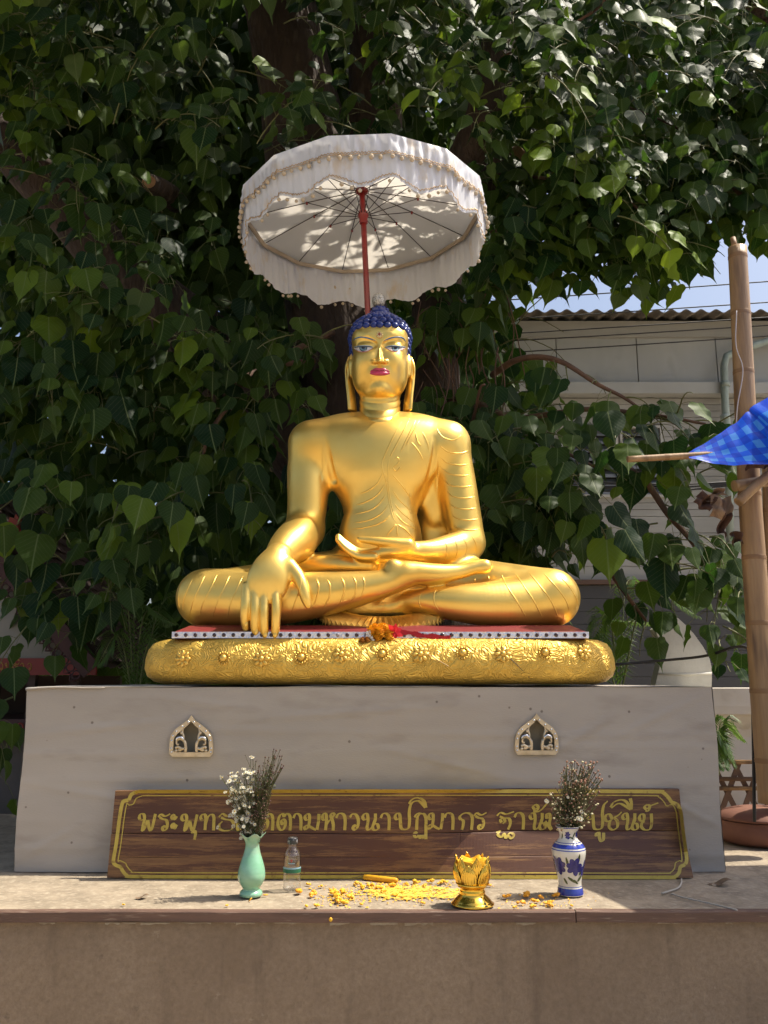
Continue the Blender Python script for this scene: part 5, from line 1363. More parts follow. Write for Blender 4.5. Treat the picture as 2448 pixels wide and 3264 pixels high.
pm = MB().ball((0, 0, 0), .0125, 8, 6).mesh('pompom', M_POM)
rp = random.Random(3)
for k in range(84):
    t = (k + rp.uniform(-.15, .15)) / 84; p = val1(t, 1.0); c = p - uc; c.z = 0
    inst('pompom', pm, T(p + c.normalized() * .008 + Vector((0, 0, -.016))) @ Matrix.Scale(rp.uniform(.8, 1.15), 4), umb)
for k in range(84):
    if rp.random() < .42: continue
    t = (k + rp.uniform(-.2, .2)) / 84; p = val(t, 1.0)
    inst('pompom', pm, T(p + Vector((0, 0, -.018))) @ Matrix.Scale(rp.uniform(.7, .95), 4), umb)
# ribs, stretchers, runner, pole
run = apex - pole_dir * .165
for k in range(NP):
    a = PH + 2 * PI * k / NP
    def rp_(v_): return uc + (ux * math.cos(a) + uy * math.sin(a)) * UR * v_ + ax * (CH * (1 - v_ ** 1.15) - .008)
    rb_ = MB().tube([rp_(v_) for v_ in np.linspace(.03, .985, 10)], .0027, 5).build('rib', M_RIBM, umb)
    e = rp_(.46)
    MB().tube([run + (ux * math.cos(a) + uy * math.sin(a)) * .018, e], .0024, 5).build('stretcher', M_RIBM, umb)
    MB().tube([e - ax * .012, e + ax * .004], .006, 6).build('rib_joint', M_POLE, rb_)
MB().tube([foot, apex - pole_dir * .01], .0165, 14).build('pole', M_POLE, umb)
rn = MB(); x, y, d = frame(pole_dir); M3 = Matrix((x, y, d)).transposed()
rn.lathe([(.018, -.055), (.024, -.05), (.024, -.02), (.027, -.015), (.031, -.008), (.031, .010), (.024, .016), (.022, .03), (.018, .035)], run, 20, M=M3)
rn.build('runner', M_POLE, umb)
tp = MB(); tp.lathe([(.032, -.02), (.036, -.012), (.036, .004), (.02, .012), (.012, .03), (.002, .05)], apex, 20, M=M3); tp.build('top_cap', M_POLE, umb)
# ------------------------------------------------------------------ house behind on the right
BY = 10.0
M_BW = mat('house_wall', (.46, .475, .47), (.385, .395, .39), scale=1.2, rough=.85, c3=(.29, .285, .265), scale3=3, lo3=.6, hi3=.85, stretch=(1, 1, .6))
M_SID = mat('house_siding', (.43, .43, .41), (.355, .355, .34), scale=1.5, rough=.85, stretch=(.4, 1, 4))
M_ROOF = mat('fibre_cement', (.22, .19, .16), (.15, .13, .11), scale=3, rough=.9, c3=(.30, .27, .24), scale3=7, lo3=.55, hi3=.75)
M_LOUV = mat('louvre_glass', (.10, .12, .135), (.07, .08, .09), scale=3, rough=.15, coat=.3); M_WFR = mat('window_frame', (.50, .50, .48), rough=.6); M_DK = mat('unlit_room_black', (.015, .015, .016), rough=.8)
M_SHUT = mat('metal_shutter', (.075, .075, .078), rough=.6, metal=.3); M_PIPE = mat('pale_pipe', (.36, .44, .41), (.24, .29, .27), scale=6, rough=.5, stretch=(1, 1, .3))
def bz(v): return P(2000, v, BY).z
def bx_(u, v=1400): return P(u, v, BY).x
hs = thing('house', 'grey two-storey house with corrugated roof, board siding and louvred windows behind the tree', 'building', (4, BY + 2, 0))
HX0, HX1 = -1.2, 9.0
zr, ze, zb1, zb2, zs = bz(1018), bz(1075), bz(1226), bz(1262), bz(1850)
def hbox(name, x0, x1, y0, y1, z0, z1, m, parent=hs, bev=0): return MB().box(((x0 + x1) / 2, (y0 + y1) / 2, (z0 + z1) / 2), (x1 - x0, y1 - y0, z1 - z0), bev=bev).build(name, m, parent)
hbox('wall', HX0, HX1, BY + .10, BY + 5, 0, zr - .05, M_SID)
xs = [HX0] + [bx_(u, 1150) for u in (1350, 1560, 1776, 2034, 2288, 2540, 2790)] + [HX1]
for a, b in zip(xs, xs[1:]): hbox('wall_panel', a + .006, b - .006, BY + .03, BY + .10, zb1, ze, M_BW)
hbox('ledge_band', HX0, HX1, BY - .10, BY + .10, zb2, zb1 - .002, M_BW)
hbox('fascia', HX0, HX1, BY - .02, BY + .05, ze + .002, zr - .03, M_SID)
# siding boards
zz = zb2 - .012; k = 0
wins = [(bx_(1800, 1480), bx_(1895, 1480)), (bx_(1905, 1480), bx_(1968, 1480)), (bx_(1990, 1480), bx_(2112, 1480)), (bx_(1640, 1480), bx_(1765, 1480))]
zw1, zw0 = bz(1362), bz(1575)
while zz > zs:
    h_ = .082 if zz > bz(1640) else .20
    z0, z1 = zz - h_ + .006, zz
    spans = [(HX0, HX1)]
    if z1 > zw0 and z0 < zw1:
        cuts = sorted(wins); spans = []; x = HX0
        for a, b in cuts: spans.append((x, a - .03)); x = b + .03
        spans.append((x, HX1))
    for a, b in spans:
        if b - a > .02: MB().box(((a + b) / 2, BY + .075, (z0 + z1) / 2), (b - a, .03, z1 - z0), Euler((R(-1.6), 0, 0))).build('siding_board', M_SID, hs)
    zz -= h_; k += 1
for a, b in wins:
    wf = MB()
    for (x0, x1, z0, z1) in ((a - .028, a, zw0 - .03, zw1 + .03), (b, b + .028, zw0 - .03, zw1 + .03), (a, b, zw1, zw1 + .03), (a, b, zw0 - .03, zw0)):
        wf.box(((x0 + x1) / 2, BY + .05, (z0 + z1) / 2), (x1 - x0, .07, z1 - z0))
    w_ = wf.build('window', M_WFR, hs)
    MB().box(((a + b) / 2, BY + .094, (zw0 + zw1) / 2), (b - a, .006, zw1 - zw0)).build('unlit_room_panel', M_DK, w_)  # black panel painted as the unlit room behind the louvres
    nl = 8
    for i in range(nl): MB().box(((a + b) / 2, BY + .055, lerp(zw0, zw1, (i + .5) / nl)), (b - a - .004, .006, (zw1 - zw0) / nl * 1.02), Euler((R(-28), 0, 0))).build('pane', M_LOUV, w_)
hbox('sill_band', HX0, HX1, BY - .02, BY + .09, bz(1862), bz(1848), mat('band_dark', (.13, .08, .06), rough=.8))
for i in range(16):
    z1 = bz(1866) - i * .15; hbox('shutter_slat', HX0, HX1, BY + .05, BY + .085, z1 - .145, z1, M_SHUT)
# corrugated roof
rf = MB()
def roof(u_, v_):
    x = lerp(HX0 - .2, HX1, u_); y = lerp(BY - .32, BY + 3.0, v_)
    return (x, y, zr - .03 + .0 + .022 * math.sin(x * 2 * PI / .18) + v_ * .55)
rf.grid(roof, 700, 2); rf.grid(lambda a, b: Vector(roof(a, 0)) + Vector((0, 0, -.012 * b)), 700, 2)
rf.build('roof', M_ROOF, hs)
MB().box((bx_(2150, 990), BY + .6, zr + .12), (1.7, .5, .16)).build('ridge_block', mat('ridge_grey', (.33, .34, .35), rough=.8), hs)
pz = [P(2500, 1070, BY - .15), P(2350, 1118, BY - .15), P(2316, 1135, BY - .15), P(2308, 1165, BY - .15), P(2312, 1300, BY - .15), P(2322, 1420, BY - .15), P(2330, 1900, BY - .15)]
MB().tube(pz, .045, 12).build('drain_pipe', M_PIPE, hs)
for v_ in (1225, 1330): MB().lathe([(.055, -.03), (.055, .03)], P(2311, v_, BY - .15), 14).build('pipe_collar', M_PIPE, hs)
# wires
M_BLK = mat('black_cable', (.012, .012, .013), rough=.5)
def wire(name, pts, Y, r_, lab, cat='wire', m=M_BLK, n=8):
    w3 = catmull([P(u, v, Y) if len(q) == 0 else P(u, v, q[0]) for u, v, *q in pts], n)
    o = MB().tube(w3, r_, 6).build(name, m, None, origin=w3[0]); return tag(o, lab, cat, 'wires in front of the house' if cat == 'wire' else None)
for i, ((v0, v1), lab) in enumerate([((955, 897), 'topmost power wire against the sky above the roof'), ((1014, 964), 'second wire from the top, just above the corrugated roof'), ((1060, 1012), 'third wire from the top, along the roof edge'), ((1082, 1038), 'fourth wire from the top, below the eaves'), ((1120, 1072), 'lowest of the five wires, across the upper wall panels')]):
    wire('power_wire', [(1300, v0 + 22), (1900, (v0 + v1) / 2 + 11), (2560, v1 - 8)], 8.4, .0065, lab)
for i in range(5):
    wire('cable_strand', [(1560, 1548 + i * 5), (1850, 1536 + i * 7), (2100, 1545 + i * 6 - (i % 2) * 8), (2330, 1536 + i * 3), (2560, 1520 + i * 4)], 8.8, .009,
         ['uppermost', 'second', 'middle', 'fourth', 'lowest'][i] + ' black cable of the bundle sagging below the house windows')

# ------------------------------------------------------------------ bamboo frame and tarpaulin
M_BAM = mat('bamboo', (.38, .24, .115), (.23, .135, .062), scale=5, rough=.5, stretch=(4, 4, .35), c3=(.13, .075, .04), scale3=6, lo3=.56, hi3=.74, bump=.15, bscale=40)
M_BAMD = mat('bamboo_node', (.24, .135, .06), rough=.6)
def bamboo(name, pts, r0, r1, lab, seglen=.27, n=14, open_end=False, group=None):
    pts = [Vector(p) for p in pts]; L = sum((b - a).length for a, b in zip(pts, pts[1:])); t = thing(name, lab, 'bamboo pole', min(pts, key=lambda p: p.z), group)
    c = catmull(pts, 8); N = len(c); m = MB(); acc = 0; rads = []; nodes = []; last = 0
    for i, p in enumerate(c):
        if i: acc += (p - c[i - 1]).length
        rads.append(lerp(r0, r1, acc / L))
    m.tube(c, rads, n).build('culm', M_BAM, t)
    acc = 0; nxt = seglen * .6
    for i in range(1, N):
        d = c[i] - c[i - 1]
        while acc + d.length > nxt:
            p = c[i - 1] + d * ((nxt - acc) / d.length); x, y, dd = frame(d); r_ = lerp(r0, r1, nxt / L)
            MB().lathe([(r_ * .99, -.012), (r_ * 1.05, -.005), (r_ * 1.015, 0), (r_ * 1.05, .005), (r_ * .99, .012)], p, n, M=Matrix((x, y, dd)).transposed(), cap=(False, False)).build('node', M_BAMD, t)
            nxt += seglen
        acc += d.length
    return t
BP = 3.92
bp1 = bamboo('bamboo_post', [P(2462, 2560, BP), P(2432, 2200, BP), P(2408, 1850, BP), P(2385, 1500, BP), P(2366, 1100, BP), P(2350, 790, BP)], .058, .044, 'tall thick upright bamboo post at the right edge of the picture', .30, 18)
top = P(2350, 790, BP); MB().tube([top + Vector((-.012, 0, -.01)), top + Vector((-.018, 0, .055))], [.016, .013], 7).build('split_stub', M_BAMD, bp1)
bamboo('bamboo_post', [P(2480, 2560, 4.15), P(2466, 1900, 4.15), P(2458, 1480, 4.15)], .045, .042, 'second bamboo post half hidden behind the tall one at the right edge', .3, 14)
bamboo('bamboo_rail', [P(2340, 1549, 3.80), P(2420, 1537, 3.82), P(2560, 1515, 3.86)], .0255, .0255, 'short horizontal bamboo stub with a cut end beside the tall post', .5, 16)
bamboo('bamboo_brace', [P(2352, 1602, 3.74), P(2420, 1540, 3.75), P(2560, 1425, 3.77)], .022, .022, 'diagonal bamboo brace crossing the tall post below the tarpaulin', .5, 14)
bamboo('bamboo_tarp_pole', [P(2000, 1464, 3.80), P(2195, 1453, 3.80), P(2420, 1440, 3.78), P(2640, 1428, 3.76)], .0150, .0165, 'slim bamboo pole with its tip sticking out left of the blue tarpaulin', .30, 12)
tip = P(2194, 1452, 3.79)
Le = catmull([tip + Vector((0, -.012, -.016)), Vector((1.56, 3.71, 2.490)), Vector((1.76, 3.52, 2.47)), Vector((1.80, 3.15, 2.48)), Vector((2.1, 2.5, 2.52)), Vector((4.0, 1.9, 2.8))], 8)
Ue = catmull([tip + Vector((0, .010, .014)), P(2290, 1385, 3.82), P(2380, 1318, 3.84), P(2450, 1266, 3.86), Vector((2.6, 3.92, 3.25)), Vector((5.0, 4.0, 3.9))], 8)
def tarp_mat():
    m = bpy.data.materials.new('blue_tarp'); m.use_nodes = True; n = m.node_tree.nodes; l = m.node_tree.links; b = n['Principled BSDF']; b.inputs['Roughness'].default_value = .35
    uv = n.new('ShaderNodeUVMap'); sp = n.new('ShaderNodeSeparateXYZ'); l.new(uv.outputs[0], sp.inputs[0])
    def stripe(sock, per, lo):
        a = n.new('ShaderNodeMath'); a.operation = 'MULTIPLY'; a.inputs[1].default_value = per; l.new(sock, a.inputs[0])
        f = n.new('ShaderNodeMath'); f.operation = 'FRACT'; l.new(a.outputs[0], f.inputs[0])
        g_ = n.new('ShaderNodeMath'); g_.operation = 'GREATER_THAN'; g_.inputs[1].default_value = lo; l.new(f.outputs[0], g_.inputs[0]); return g_.outputs[0]
    sx = stripe(sp.outputs[0], 14, .5); sy = stripe(sp.outputs[1], 3.5, .5)
    ad = n.new('ShaderNodeMath'); ad.operation = 'ADD'; l.new(sx, ad.inputs[0]); l.new(sy, ad.inputs[1])
    dv_ = n.new('ShaderNodeMath'); dv_.operation = 'MULTIPLY'; dv_.inputs[1].default_value = .5; l.new(ad.outputs[0], dv_.inputs[0])
    cr = n.new('ShaderNodeValToRGB'); cr.color_ramp.interpolation = 'CONSTANT'
    cr.color_ramp.elements[0].position = 0; cr.color_ramp.elements[0].color = (.004, .06, .62, 1); cr.color_ramp.elements[1].position = .4; cr.color_ramp.elements[1].color = (.004, .10, .78, 1)
    e = cr.color_ramp.elements.new(.9); e.color = (.06, .28, .86, 1)
    l.new(dv_.outputs[0], cr.inputs[0]); l.new(cr.outputs[0], b.inputs['Base Color'])
    tr = n.new('ShaderNodeBsdfTranslucent'); l.new(cr.outputs[0], tr.inputs[0]); ms = n.new('ShaderNodeMixShader'); ms.inputs[0].default_value = .30
    l.new(b.outputs[0], ms.inputs[1]); l.new(tr.outputs[0], ms.inputs[2]); l.new(ms.outputs[0], n['Material Output'].inputs[0])
    nz = n.new('ShaderNodeTexNoise'); nz.inputs['Scale'].default_value = 25; bp = n.new('ShaderNodeBump'); bp.inputs['Strength'].default_value = .35; bp.inputs['Distance'].default_value = .01
    l.new(nz.outputs[0], bp.inputs['Height']); l.new(bp.outputs[0], b.inputs['Normal']); return m
def uvgrid_obj(name, fn, nu, nv, m, parent=None, origin=None):
    mb = MB(); mb.grid(fn, nu, nv); me = mb.mesh(name, m, origin); uvl = me.uv_layers.new(name='UVMap')
    for lp in me.loops:
        i = lp.vertex_index; uvl.data[lp.index].uv = ((i % nu) / (nu - 1), (i // nu) / (nv - 1))
    o = bpy.data.objects.new(name, me)
    if origin is not None: o.location = origin
    return link(o, parent)
def tarpf(s_, t_):
    i = s_ * (len(Le) - 1); k = min(int(i), len(Le) - 2); f = i - k
    a = Le[k].lerp(Le[k + 1], f); b = Ue[k].lerp(Ue[k + 1], f)
    p = a.lerp(b, t_); w_ = (b - a).length
    p.z += -.05 * w_ * math.sin(PI * t_) + .012 * min(1, w_ * 3) * noise.noise(Vector((s_ * 14, t_ * 4, 0)))
    return p
o = uvgrid_obj('blue_tarpaulin', tarpf, 90, 24, tarp_mat(), None, tip); tag(o, 'bright blue checked tarpaulin tied to a bamboo pole at the right edge', 'tarpaulin')
# dry leaves caught on the bamboo
M_DRY2 = mat('dry_leaf_tan', (.30, .20, .125), (.20, .12, .075), scale=14, rough=.8, stretch=(1, 4, 1)); M_DRY3 = mat('dry_leaf_brown', (.10, .048, .028), (.065, .03, .02), scale=14, rough=.85)
def crumple(u, v, Y, w_, h_, rot, m, lab, seed):
    c = P(u, v, Y)
    def f(a, b):
        x = (a - .5) * w_; z = (b - .5) * h_
        q = Vector((x, .02 * math.sin(a * 9 + seed) + .03 * noise.noise(Vector((a * 3 + seed, b * 3, 1))) + .02 * math.cos(b * 6 + seed), z + .01 * math.sin(a * 7 + seed)))
        return c + Matrix.Rotation(R(rot), 3, 'Y') @ q
    o = MB().grid(f, 14, 14).build('dead_leaf', m, None, origin=c); return tag(o, lab, 'leaf', 'dead leaves caught on the bamboo')
crumple(2300, 1617, 3.78, .085, .105, 8, M_DRY2, 'large pale tan dead leaf caught beside the bamboo brace', 1)
crumple(2245, 1600, 3.80, .075, .075, 40, M_DRY3, 'dark brown dead leaf left of the pale tan one', 2)
crumple(2275, 1580, 3.83, .10, .035, -18, M_DRY2, 'narrow dead leaf lying on top of the pale tan one', 3)
crumple(2305, 1672, 3.80, .045, .10, 20, M_DRY3, 'curled brown dead leaf hanging below the pale tan one', 4)
crumple(2350, 1715, 3.82, .06, .05, -20, M_DRY3, 'lowest brown dead leaf hanging in front of the tall post', 5)
crumple(2415, 1470, 3.74, .12, .06, -12, M_DRY3, 'brown dead leaf hanging under the edge of the tarpaulin', 6)

# ------------------------------------------------------------------ stone slab, white wall, lattice, pot, cable
M_STONE = mat('pale_stone', (.60, .585, .52), (.50, .485, .43), scale=5, rough=.85, bump=.2, bscale=40); M_WHITE2 = mat('whitewashed', (.66, .62, .54), (.58, .53, .44), scale=3, rough=.85, c3=(.42, .36, .28), scale3=6, lo3=.62, hi3=.8)
M_LAT = mat('lattice_wood', (.17, .10, .06), (.12, .07, .045), scale=9, rough=.85); M_CLAY = mat('clay_pot', (.20, .085, .05), (.15, .06, .038), scale=8, rough=.75)
SY = 5.35
ol = [(2088, 2320), (2088, 2190), (2104, 2120), (2112, 2085), (2104, 2050), (2088, 2004), (2122, 1981), (2140, 1986), (2160, 1969), (2185, 1992), (2210, 2018), (2241, 2061), (2262, 2100), (2270, 2135), (2268, 2190), (2268, 2320)]
st_ = thing('pointed_stone_slab', 'pale grey pointed stone slab standing behind the right end of the pedestal', 'stone', P(2180, 2320, SY))
def fillet(pts): return [P(u, v, SY) for u, v in pts]
MB().prism(fillet(ol), (0, .11, 0)).build('slab', M_STONE, st_)
MB().tube([P(2098, 2148, SY), P(2180, 2150, SY), P(2268, 2146, SY)], .008, 6).build('groove_bead', M_STONE, st_)
wlx0, wlx1 = P(2240, 2300, 5.05).x, 4.4
ww = thing('white_low_wall', 'low whitewashed wall with curved moulding beyond the right end of the pedestal', 'wall', (3.3, 5.2, 0))
zA = P(2350, 2194, 5.05).z; zB = P(2350, 2425, 5.05).z
pf = [(5.05, zA), (5.045, zA - .10), (5.05, zA - .145), (5.075, zA - .16), (5.10, zA - .19), (5.135, zA - .235), (5.15, zA - .28), (5.15, 0), (5.55, 0), (5.55, zA)]
mw = MB(); mw.add([(x, y, z) for x in (wlx0, wlx1) for y, z in pf], [(i, (i + 1) % 10, 10 + (i + 1) % 10, 10 + i) for i in range(10)] + [tuple(range(10))[::-1], tuple(range(10, 20))]); mw.build('wall_body', M_WHITE2, ww)
LYt = 4.75
lat = thing('bamboo_lattice', 'brown crossed bamboo lattice fence behind the clay pot on the right', 'fence', P(2400, 2650, LYt))
lz1, lz0 = P(2350, 2425, LYt).z, LZ; lx0 = P(2250, 2500, LYt).x
for k in range(12):
    x = lx0 + k * .115
    for sgn, dy in ((1, 0), (-1, .012)):
        h_ = lz1 - lz0; dx = h_ * .45
        a = Vector((x - sgn * dx / 2, LYt + dy, lz0)); b = Vector((x + sgn * dx / 2, LYt + dy, lz1)); d = b - a
        MB().box((a + b) / 2, (.026, .008, d.length), Euler((0, math.atan2(d.x, d.z), 0))).build('slat', M_LAT, lat)
for v_ in (2428, 2482, 2512): z = P(2350, v_, LYt).z; MB().tube([(lx0 - .1, LYt - .012, z), (lx0 + 1.4, LYt - .012, z)], .011, 8).build('rail', M_BAM if v_ != 2482 else M_LAT, lat)
pc = Vector((P(2425, 2690, 4.25).x, 4.25, LZ + .002))
pot = thing('clay_pot', 'wide low reddish brown clay pot with lid at the right edge behind the pedestal', 'pot', pc)
MB().lathe([(.12, 0), (.16, .004), (.185, .02), (.19, .05), (.185, .085), (.175, .10), (.18, .105)], pc, 36).build('pot_body', M_CLAY, pot)
MB().lathe([(.178, .108), (.19, .112), (.187, .122), (.15, .145), (.09, .160), (.03, .166), (.001, .167)], pc, 36).build('lid', M_CLAY, pot)
wire('black_cable', [(1960, 2118, 4.5), (2080, 2108, 4.45), (2240, 2092, 4.3), (2330, 2066, 4.1), (2372, 2062, 4.02), (2390, 2085, 4.0), (2398, 2200, 3.99), (2402, 2400, 3.98), (2405, 2620, 3.97)], 4.2, .0075, 'black cable looping from the cushion to the bamboo post and down it', 'cable')
wire('thin_cord', [(2348, 990, 3.86), (2346, 1100, 3.86), (2368, 1180, 3.86), (2350, 1300, 3.86), (2345, 1420, 3.86)], 3.86, .0025, 'thin pale string hanging down the upper part of the tall bamboo post', 'string', mat('string', (.45, .42, .42), rough=.8))

# ------------------------------------------------------------------ feather palms
M_FROND = mat('palm_frond', (.050, .105, .020), (.075, .14, .03), scale=5, rough=.45, trans=((.14, .26, .03), .35)); M_RACH = mat('palm_stalk', (.14, .17, .05), rough=.5)
def frond(t, base, mid, tip_, ll, seed, n=34):
    rr = random.Random(seed); c = catmull([base, mid, tip_], 20); m = MB(); N = len(c)
    ra = MB(); ra.tube(c, [lerp(.006, .0015, i / N) for i in range(N)], 5)
    for i in range(4, N, 1):
        p = c[i]; d = (c[min(i + 1, N - 1)] - c[i - 1]).normalized(); f = i / N
        s0 = d.cross(Vector((0, 0, 1))); s0 = s0.normalized() if s0.length > .1 else Vector((1, 0, 0))
        for sg in (-1, 1):
            L = ll * math.sin(PI * (.18 + .8 * f)) ** .7 * rr.uniform(.85, 1.1)
            o1 = (s0 * sg * .75 + d * .6 + Vector((0, 0, .12))).normalized(); e = p + o1 * L * .5; e2 = e + (o1 * .7 + Vector((0, 0, -.75))).normalized() * L * .5
            wv = d.cross(o1).cross(o1).normalized() * .0065
            m.add([p, e + wv, e2, e - wv], [(0, 1, 2, 3)], False)
    r_ = ra.build('stalk', M_RACH, t); m.build('leaflets', M_FROND, r_, 'stuff', fix=False)
def palm(lab, base, fr, ll):
    t = thing('feather_palm', lab, 'palm', base)
    for i, (mid, tp_) in enumerate(fr): frond(t, Vector(base), mid, tp_, ll, i + 3)
PYm = 5.05
palm('green feather palm with a sunlit arching frond right of the statue', P(1975, 2230, PYm), [(P(2060, 1900, 4.95), P(2225, 1965, 4.85)), (P(1940, 1960, 5.0), P(1880, 2050, 4.9)), (P(1960, 2000, 5.2), P(2080, 1990, 5.5)), (P(1900, 2040, 4.9), P(1830, 2130, 4.85)), (P(1990, 1900, 5.3), P(2010, 1840, 5.6))], .17)
palm('dark feather palm in the shade left of the gold cushion', P(430, 2260, 5.0), [(P(460, 1960, 5.0), P(560, 1990, 4.9)), (P(400, 1900, 5.0), P(330, 1960, 4.9)), (P(480, 2040, 4.9), P(560, 2140, 4.8)), (P(430, 1890, 5.2), P(470, 1820, 5.4)), (P(380, 2030, 4.9), P(310, 2120, 4.8)), (P(520, 1920, 5.1), P(640, 1940, 5.1))], .17)
palm('small palm sprig drooping beside the right edge of the pedestal', P(2290, 2470, 4.55), [(P(2285, 2330, 4.5), P(2345, 2440, 4.45)), (P(2270, 2360, 4.5), P(2310, 2450, 4.4)), (P(2300, 2300, 4.6), P(2370, 2360, 4.6))], .12)
# ------------------------------------------------------------------ small shrine on the left
GY = 5.5
M_BARGE = mat('dark_red_board', (.070, .022, .022), (.05, .016, .016), scale=5, rough=.6); M_GABLE = mat('gable_plaster', (.30, .285, .25), (.25, .235, .2), scale=4, rough=.85); M_REDB = mat('red_sign_board', (.22, .018, .012), (.17, .014, .01), scale=4, rough=.5)
M_TILE = mat('dark_roof_tile', (.075, .045, .038), (.05, .03, .026), scale=6, rough=.8); M_INT = mat('shrine_wood', (.055, .030, .022), rough=.7); M_FINR = mat('red_finial', (.26, .035, .020), rough=.5)
sh = thing('shrine', 'small dark red gabled shrine with fretwork bargeboard at the left edge', 'shrine', (-3.0, GY + .6, 0))
p0, p1 = P(0, 1748, GY), P(305, 2125, GY)
sl = (p1.z - p0.z) / (p1.x - p0.x); ax_x = -3.02; az_ = p0.z + sl * (ax_x - p0.x)
def rz(x): return az_ + sl * abs(x - ax_x) * 1.0
half = p1.x - ax_x
for sg in (-1, 1):
    A = Vector((ax_x, GY, az_)); Bq = Vector((ax_x + sg * half, GY, az_ + sl * half)); d = (Bq - A).normalized(); nrm = Vector((-d.z, 0, d.x)) * (1 if sg > 0 else -1)
    nrm = nrm if nrm.z > 0 else -nrm
    MB().prism([A + nrm * .02, Bq + nrm * .02, Bq - nrm * .10, A - nrm * .10], (0, .03, 0)).build('bargeboard', M_BARGE, sh)
    fm_ = MB(); L = (Bq - A).length; n = int(L / .062)
    for k in range(n):                                   # pierced hanging fretwork
        c = A + d * (k + .5) * .062 - nrm * .125 + Vector((0, .010, 0))
        ring = [c + (d * math.cos(a) + nrm * math.sin(a)) * .026 for a in np.linspace(0, 2 * PI, 11)[:-1]]
        fm_.tube(ring, .009, 5, closed=True)
        fm_.tube([c - nrm * .02 - d * .026, c - nrm * .055, c - nrm * .02 + d * .026], [.009, .006, .009], 5)
    fm_.build('fretwork', M_BARGE, sh)
    def tile(u_, v_, A=A, d=d, nrm=nrm, L=L): return A + d * L * v_ * 1.02 + nrm * (.035 + .010 * math.sin(u_ * 60)) + Vector((0, .02 + 1.9 * u_, 0))
    MB().grid(tile, 120, 2).build('roof_slope', M_TILE, sh)
    for r_ in range(14):
        MB().grid(lambda u_, v_, r_=r_: A + d * L * (r_ + v_ * 1.05) / 14 + nrm * (.045 + .014 * v_ + .010 * abs(math.sin(u_ * 45))) + Vector((0, .02 + 1.9 * u_, 0)), 90, 2).build('tile_row', M_TILE, sh)
gz0 = P(100, 2098, GY).z
MB().prism([Vector((ax_x, GY + .05, az_ - .05)), Vector((ax_x + half * .93, GY + .05, gz0)), Vector((ax_x - half * .93, GY + .05, gz0))], (0, .04, 0)).build('gable_wall', M_GABLE, sh)
zb0 = P(100, 2152, GY).z
MB().box((ax_x, GY + .02, (gz0 + zb0) / 2), (half * 2.0, .03, gz0 - zb0)).build('red_sign_board', M_REDB, sh)
# partial Thai lettering on it, in gold
M_GLT = mat('gold_letter', (.40, .22, .04), rough=.5)
GL = {'o': G['wo'], 'po': G['po'], 'sara_uu': G['sara_uu'], 'sara_e': G['sara_e'], 'so': [[(.30, .66), (.14, .62), (.06, .78), (.16, .96), (.32, .92), (.40, .5), (.36, .05)], [(.36, .4), (.66, .55), (.84, .3), (.82, 0)], [(.5, .9), (.75, .8), (1.0, 1.1)]], 'sara_i': G['sara_i'], 'wo': G['wo']}
lx = 0
for (g_, u, v, w_, h_) in [('o', -4, 2136, 16, 24), ('po', 16, 2136, 18, 22), ('sara_uu', 26, 2148, 10, 10), ('sara_e', 36, 2136, 8, 22), ('so', 44, 2136, 18, 22), ('sara_i', 44, 2108, 18, 10), ('o', 64, 2136, 14, 22), ('wo', 88, 2136, 14, 22)]:
    m = MB()
    for s_ in GL[g_]: m.tube(catmull([P(u + a * w_, v - b * h_, GY + .003) for a, b in s_], 4), .0035, 4)
    m.build('letter', M_GLT, sh)
zp = P(60, 2292, GY).z
for x in (P(-30, 2200, GY).x, P(88, 2200, GY).x, P(228, 2200, GY).x, ax_x - .4): MB().box((x, GY + .07, (zb0 + zp) / 2), (.05, .05, zb0 - zp)).build('pillar', M_INT, sh)
MB().box((ax_x, GY + .95, (zb0 + zp) / 2), (half * 1.8, .05, zb0 - zp)).build('back_wall', M_INT, sh)
MB().box((ax_x, GY + .5, zp - .06), (half * 2.0, 1.1, .12)).build('floor', M_BARGE, sh)
fr = MB()
for k in range(26):
    c = Vector((ax_x - half * .95 + k * half * 1.9 / 25, GY - .055, zp - .05)); fr.tube([c + Vector((.02 * math.cos(a), 0, .028 * math.sin(a))) for a in np.linspace(0, 2 * PI, 9)[:-1]], .006, 4, closed=True)
fr.build('carved_frieze', M_FINR, sh)
MB().box((ax_x, GY + .5, (zp - .12) / 2), (half * 1.6, .9, zp - .12)).build('plinth', mat('shrine_plinth', (.16, .13, .11), (.12, .10, .08), scale=4, rough=.9), sh)
# flame finial on the verge
fp = [(0, 1722), (14, 1700), (10, 1682), (26, 1668), (30, 1648), (44, 1652), (50, 1638), (62, 1655), (56, 1672), (60, 1688), (44, 1700), (36, 1722), (20, 1742), (0, 1752)]
MB().prism([P(u, v, GY - .01) for u, v in fp], (0, .035, 0)).build('flame_finial', M_FINR, sh)
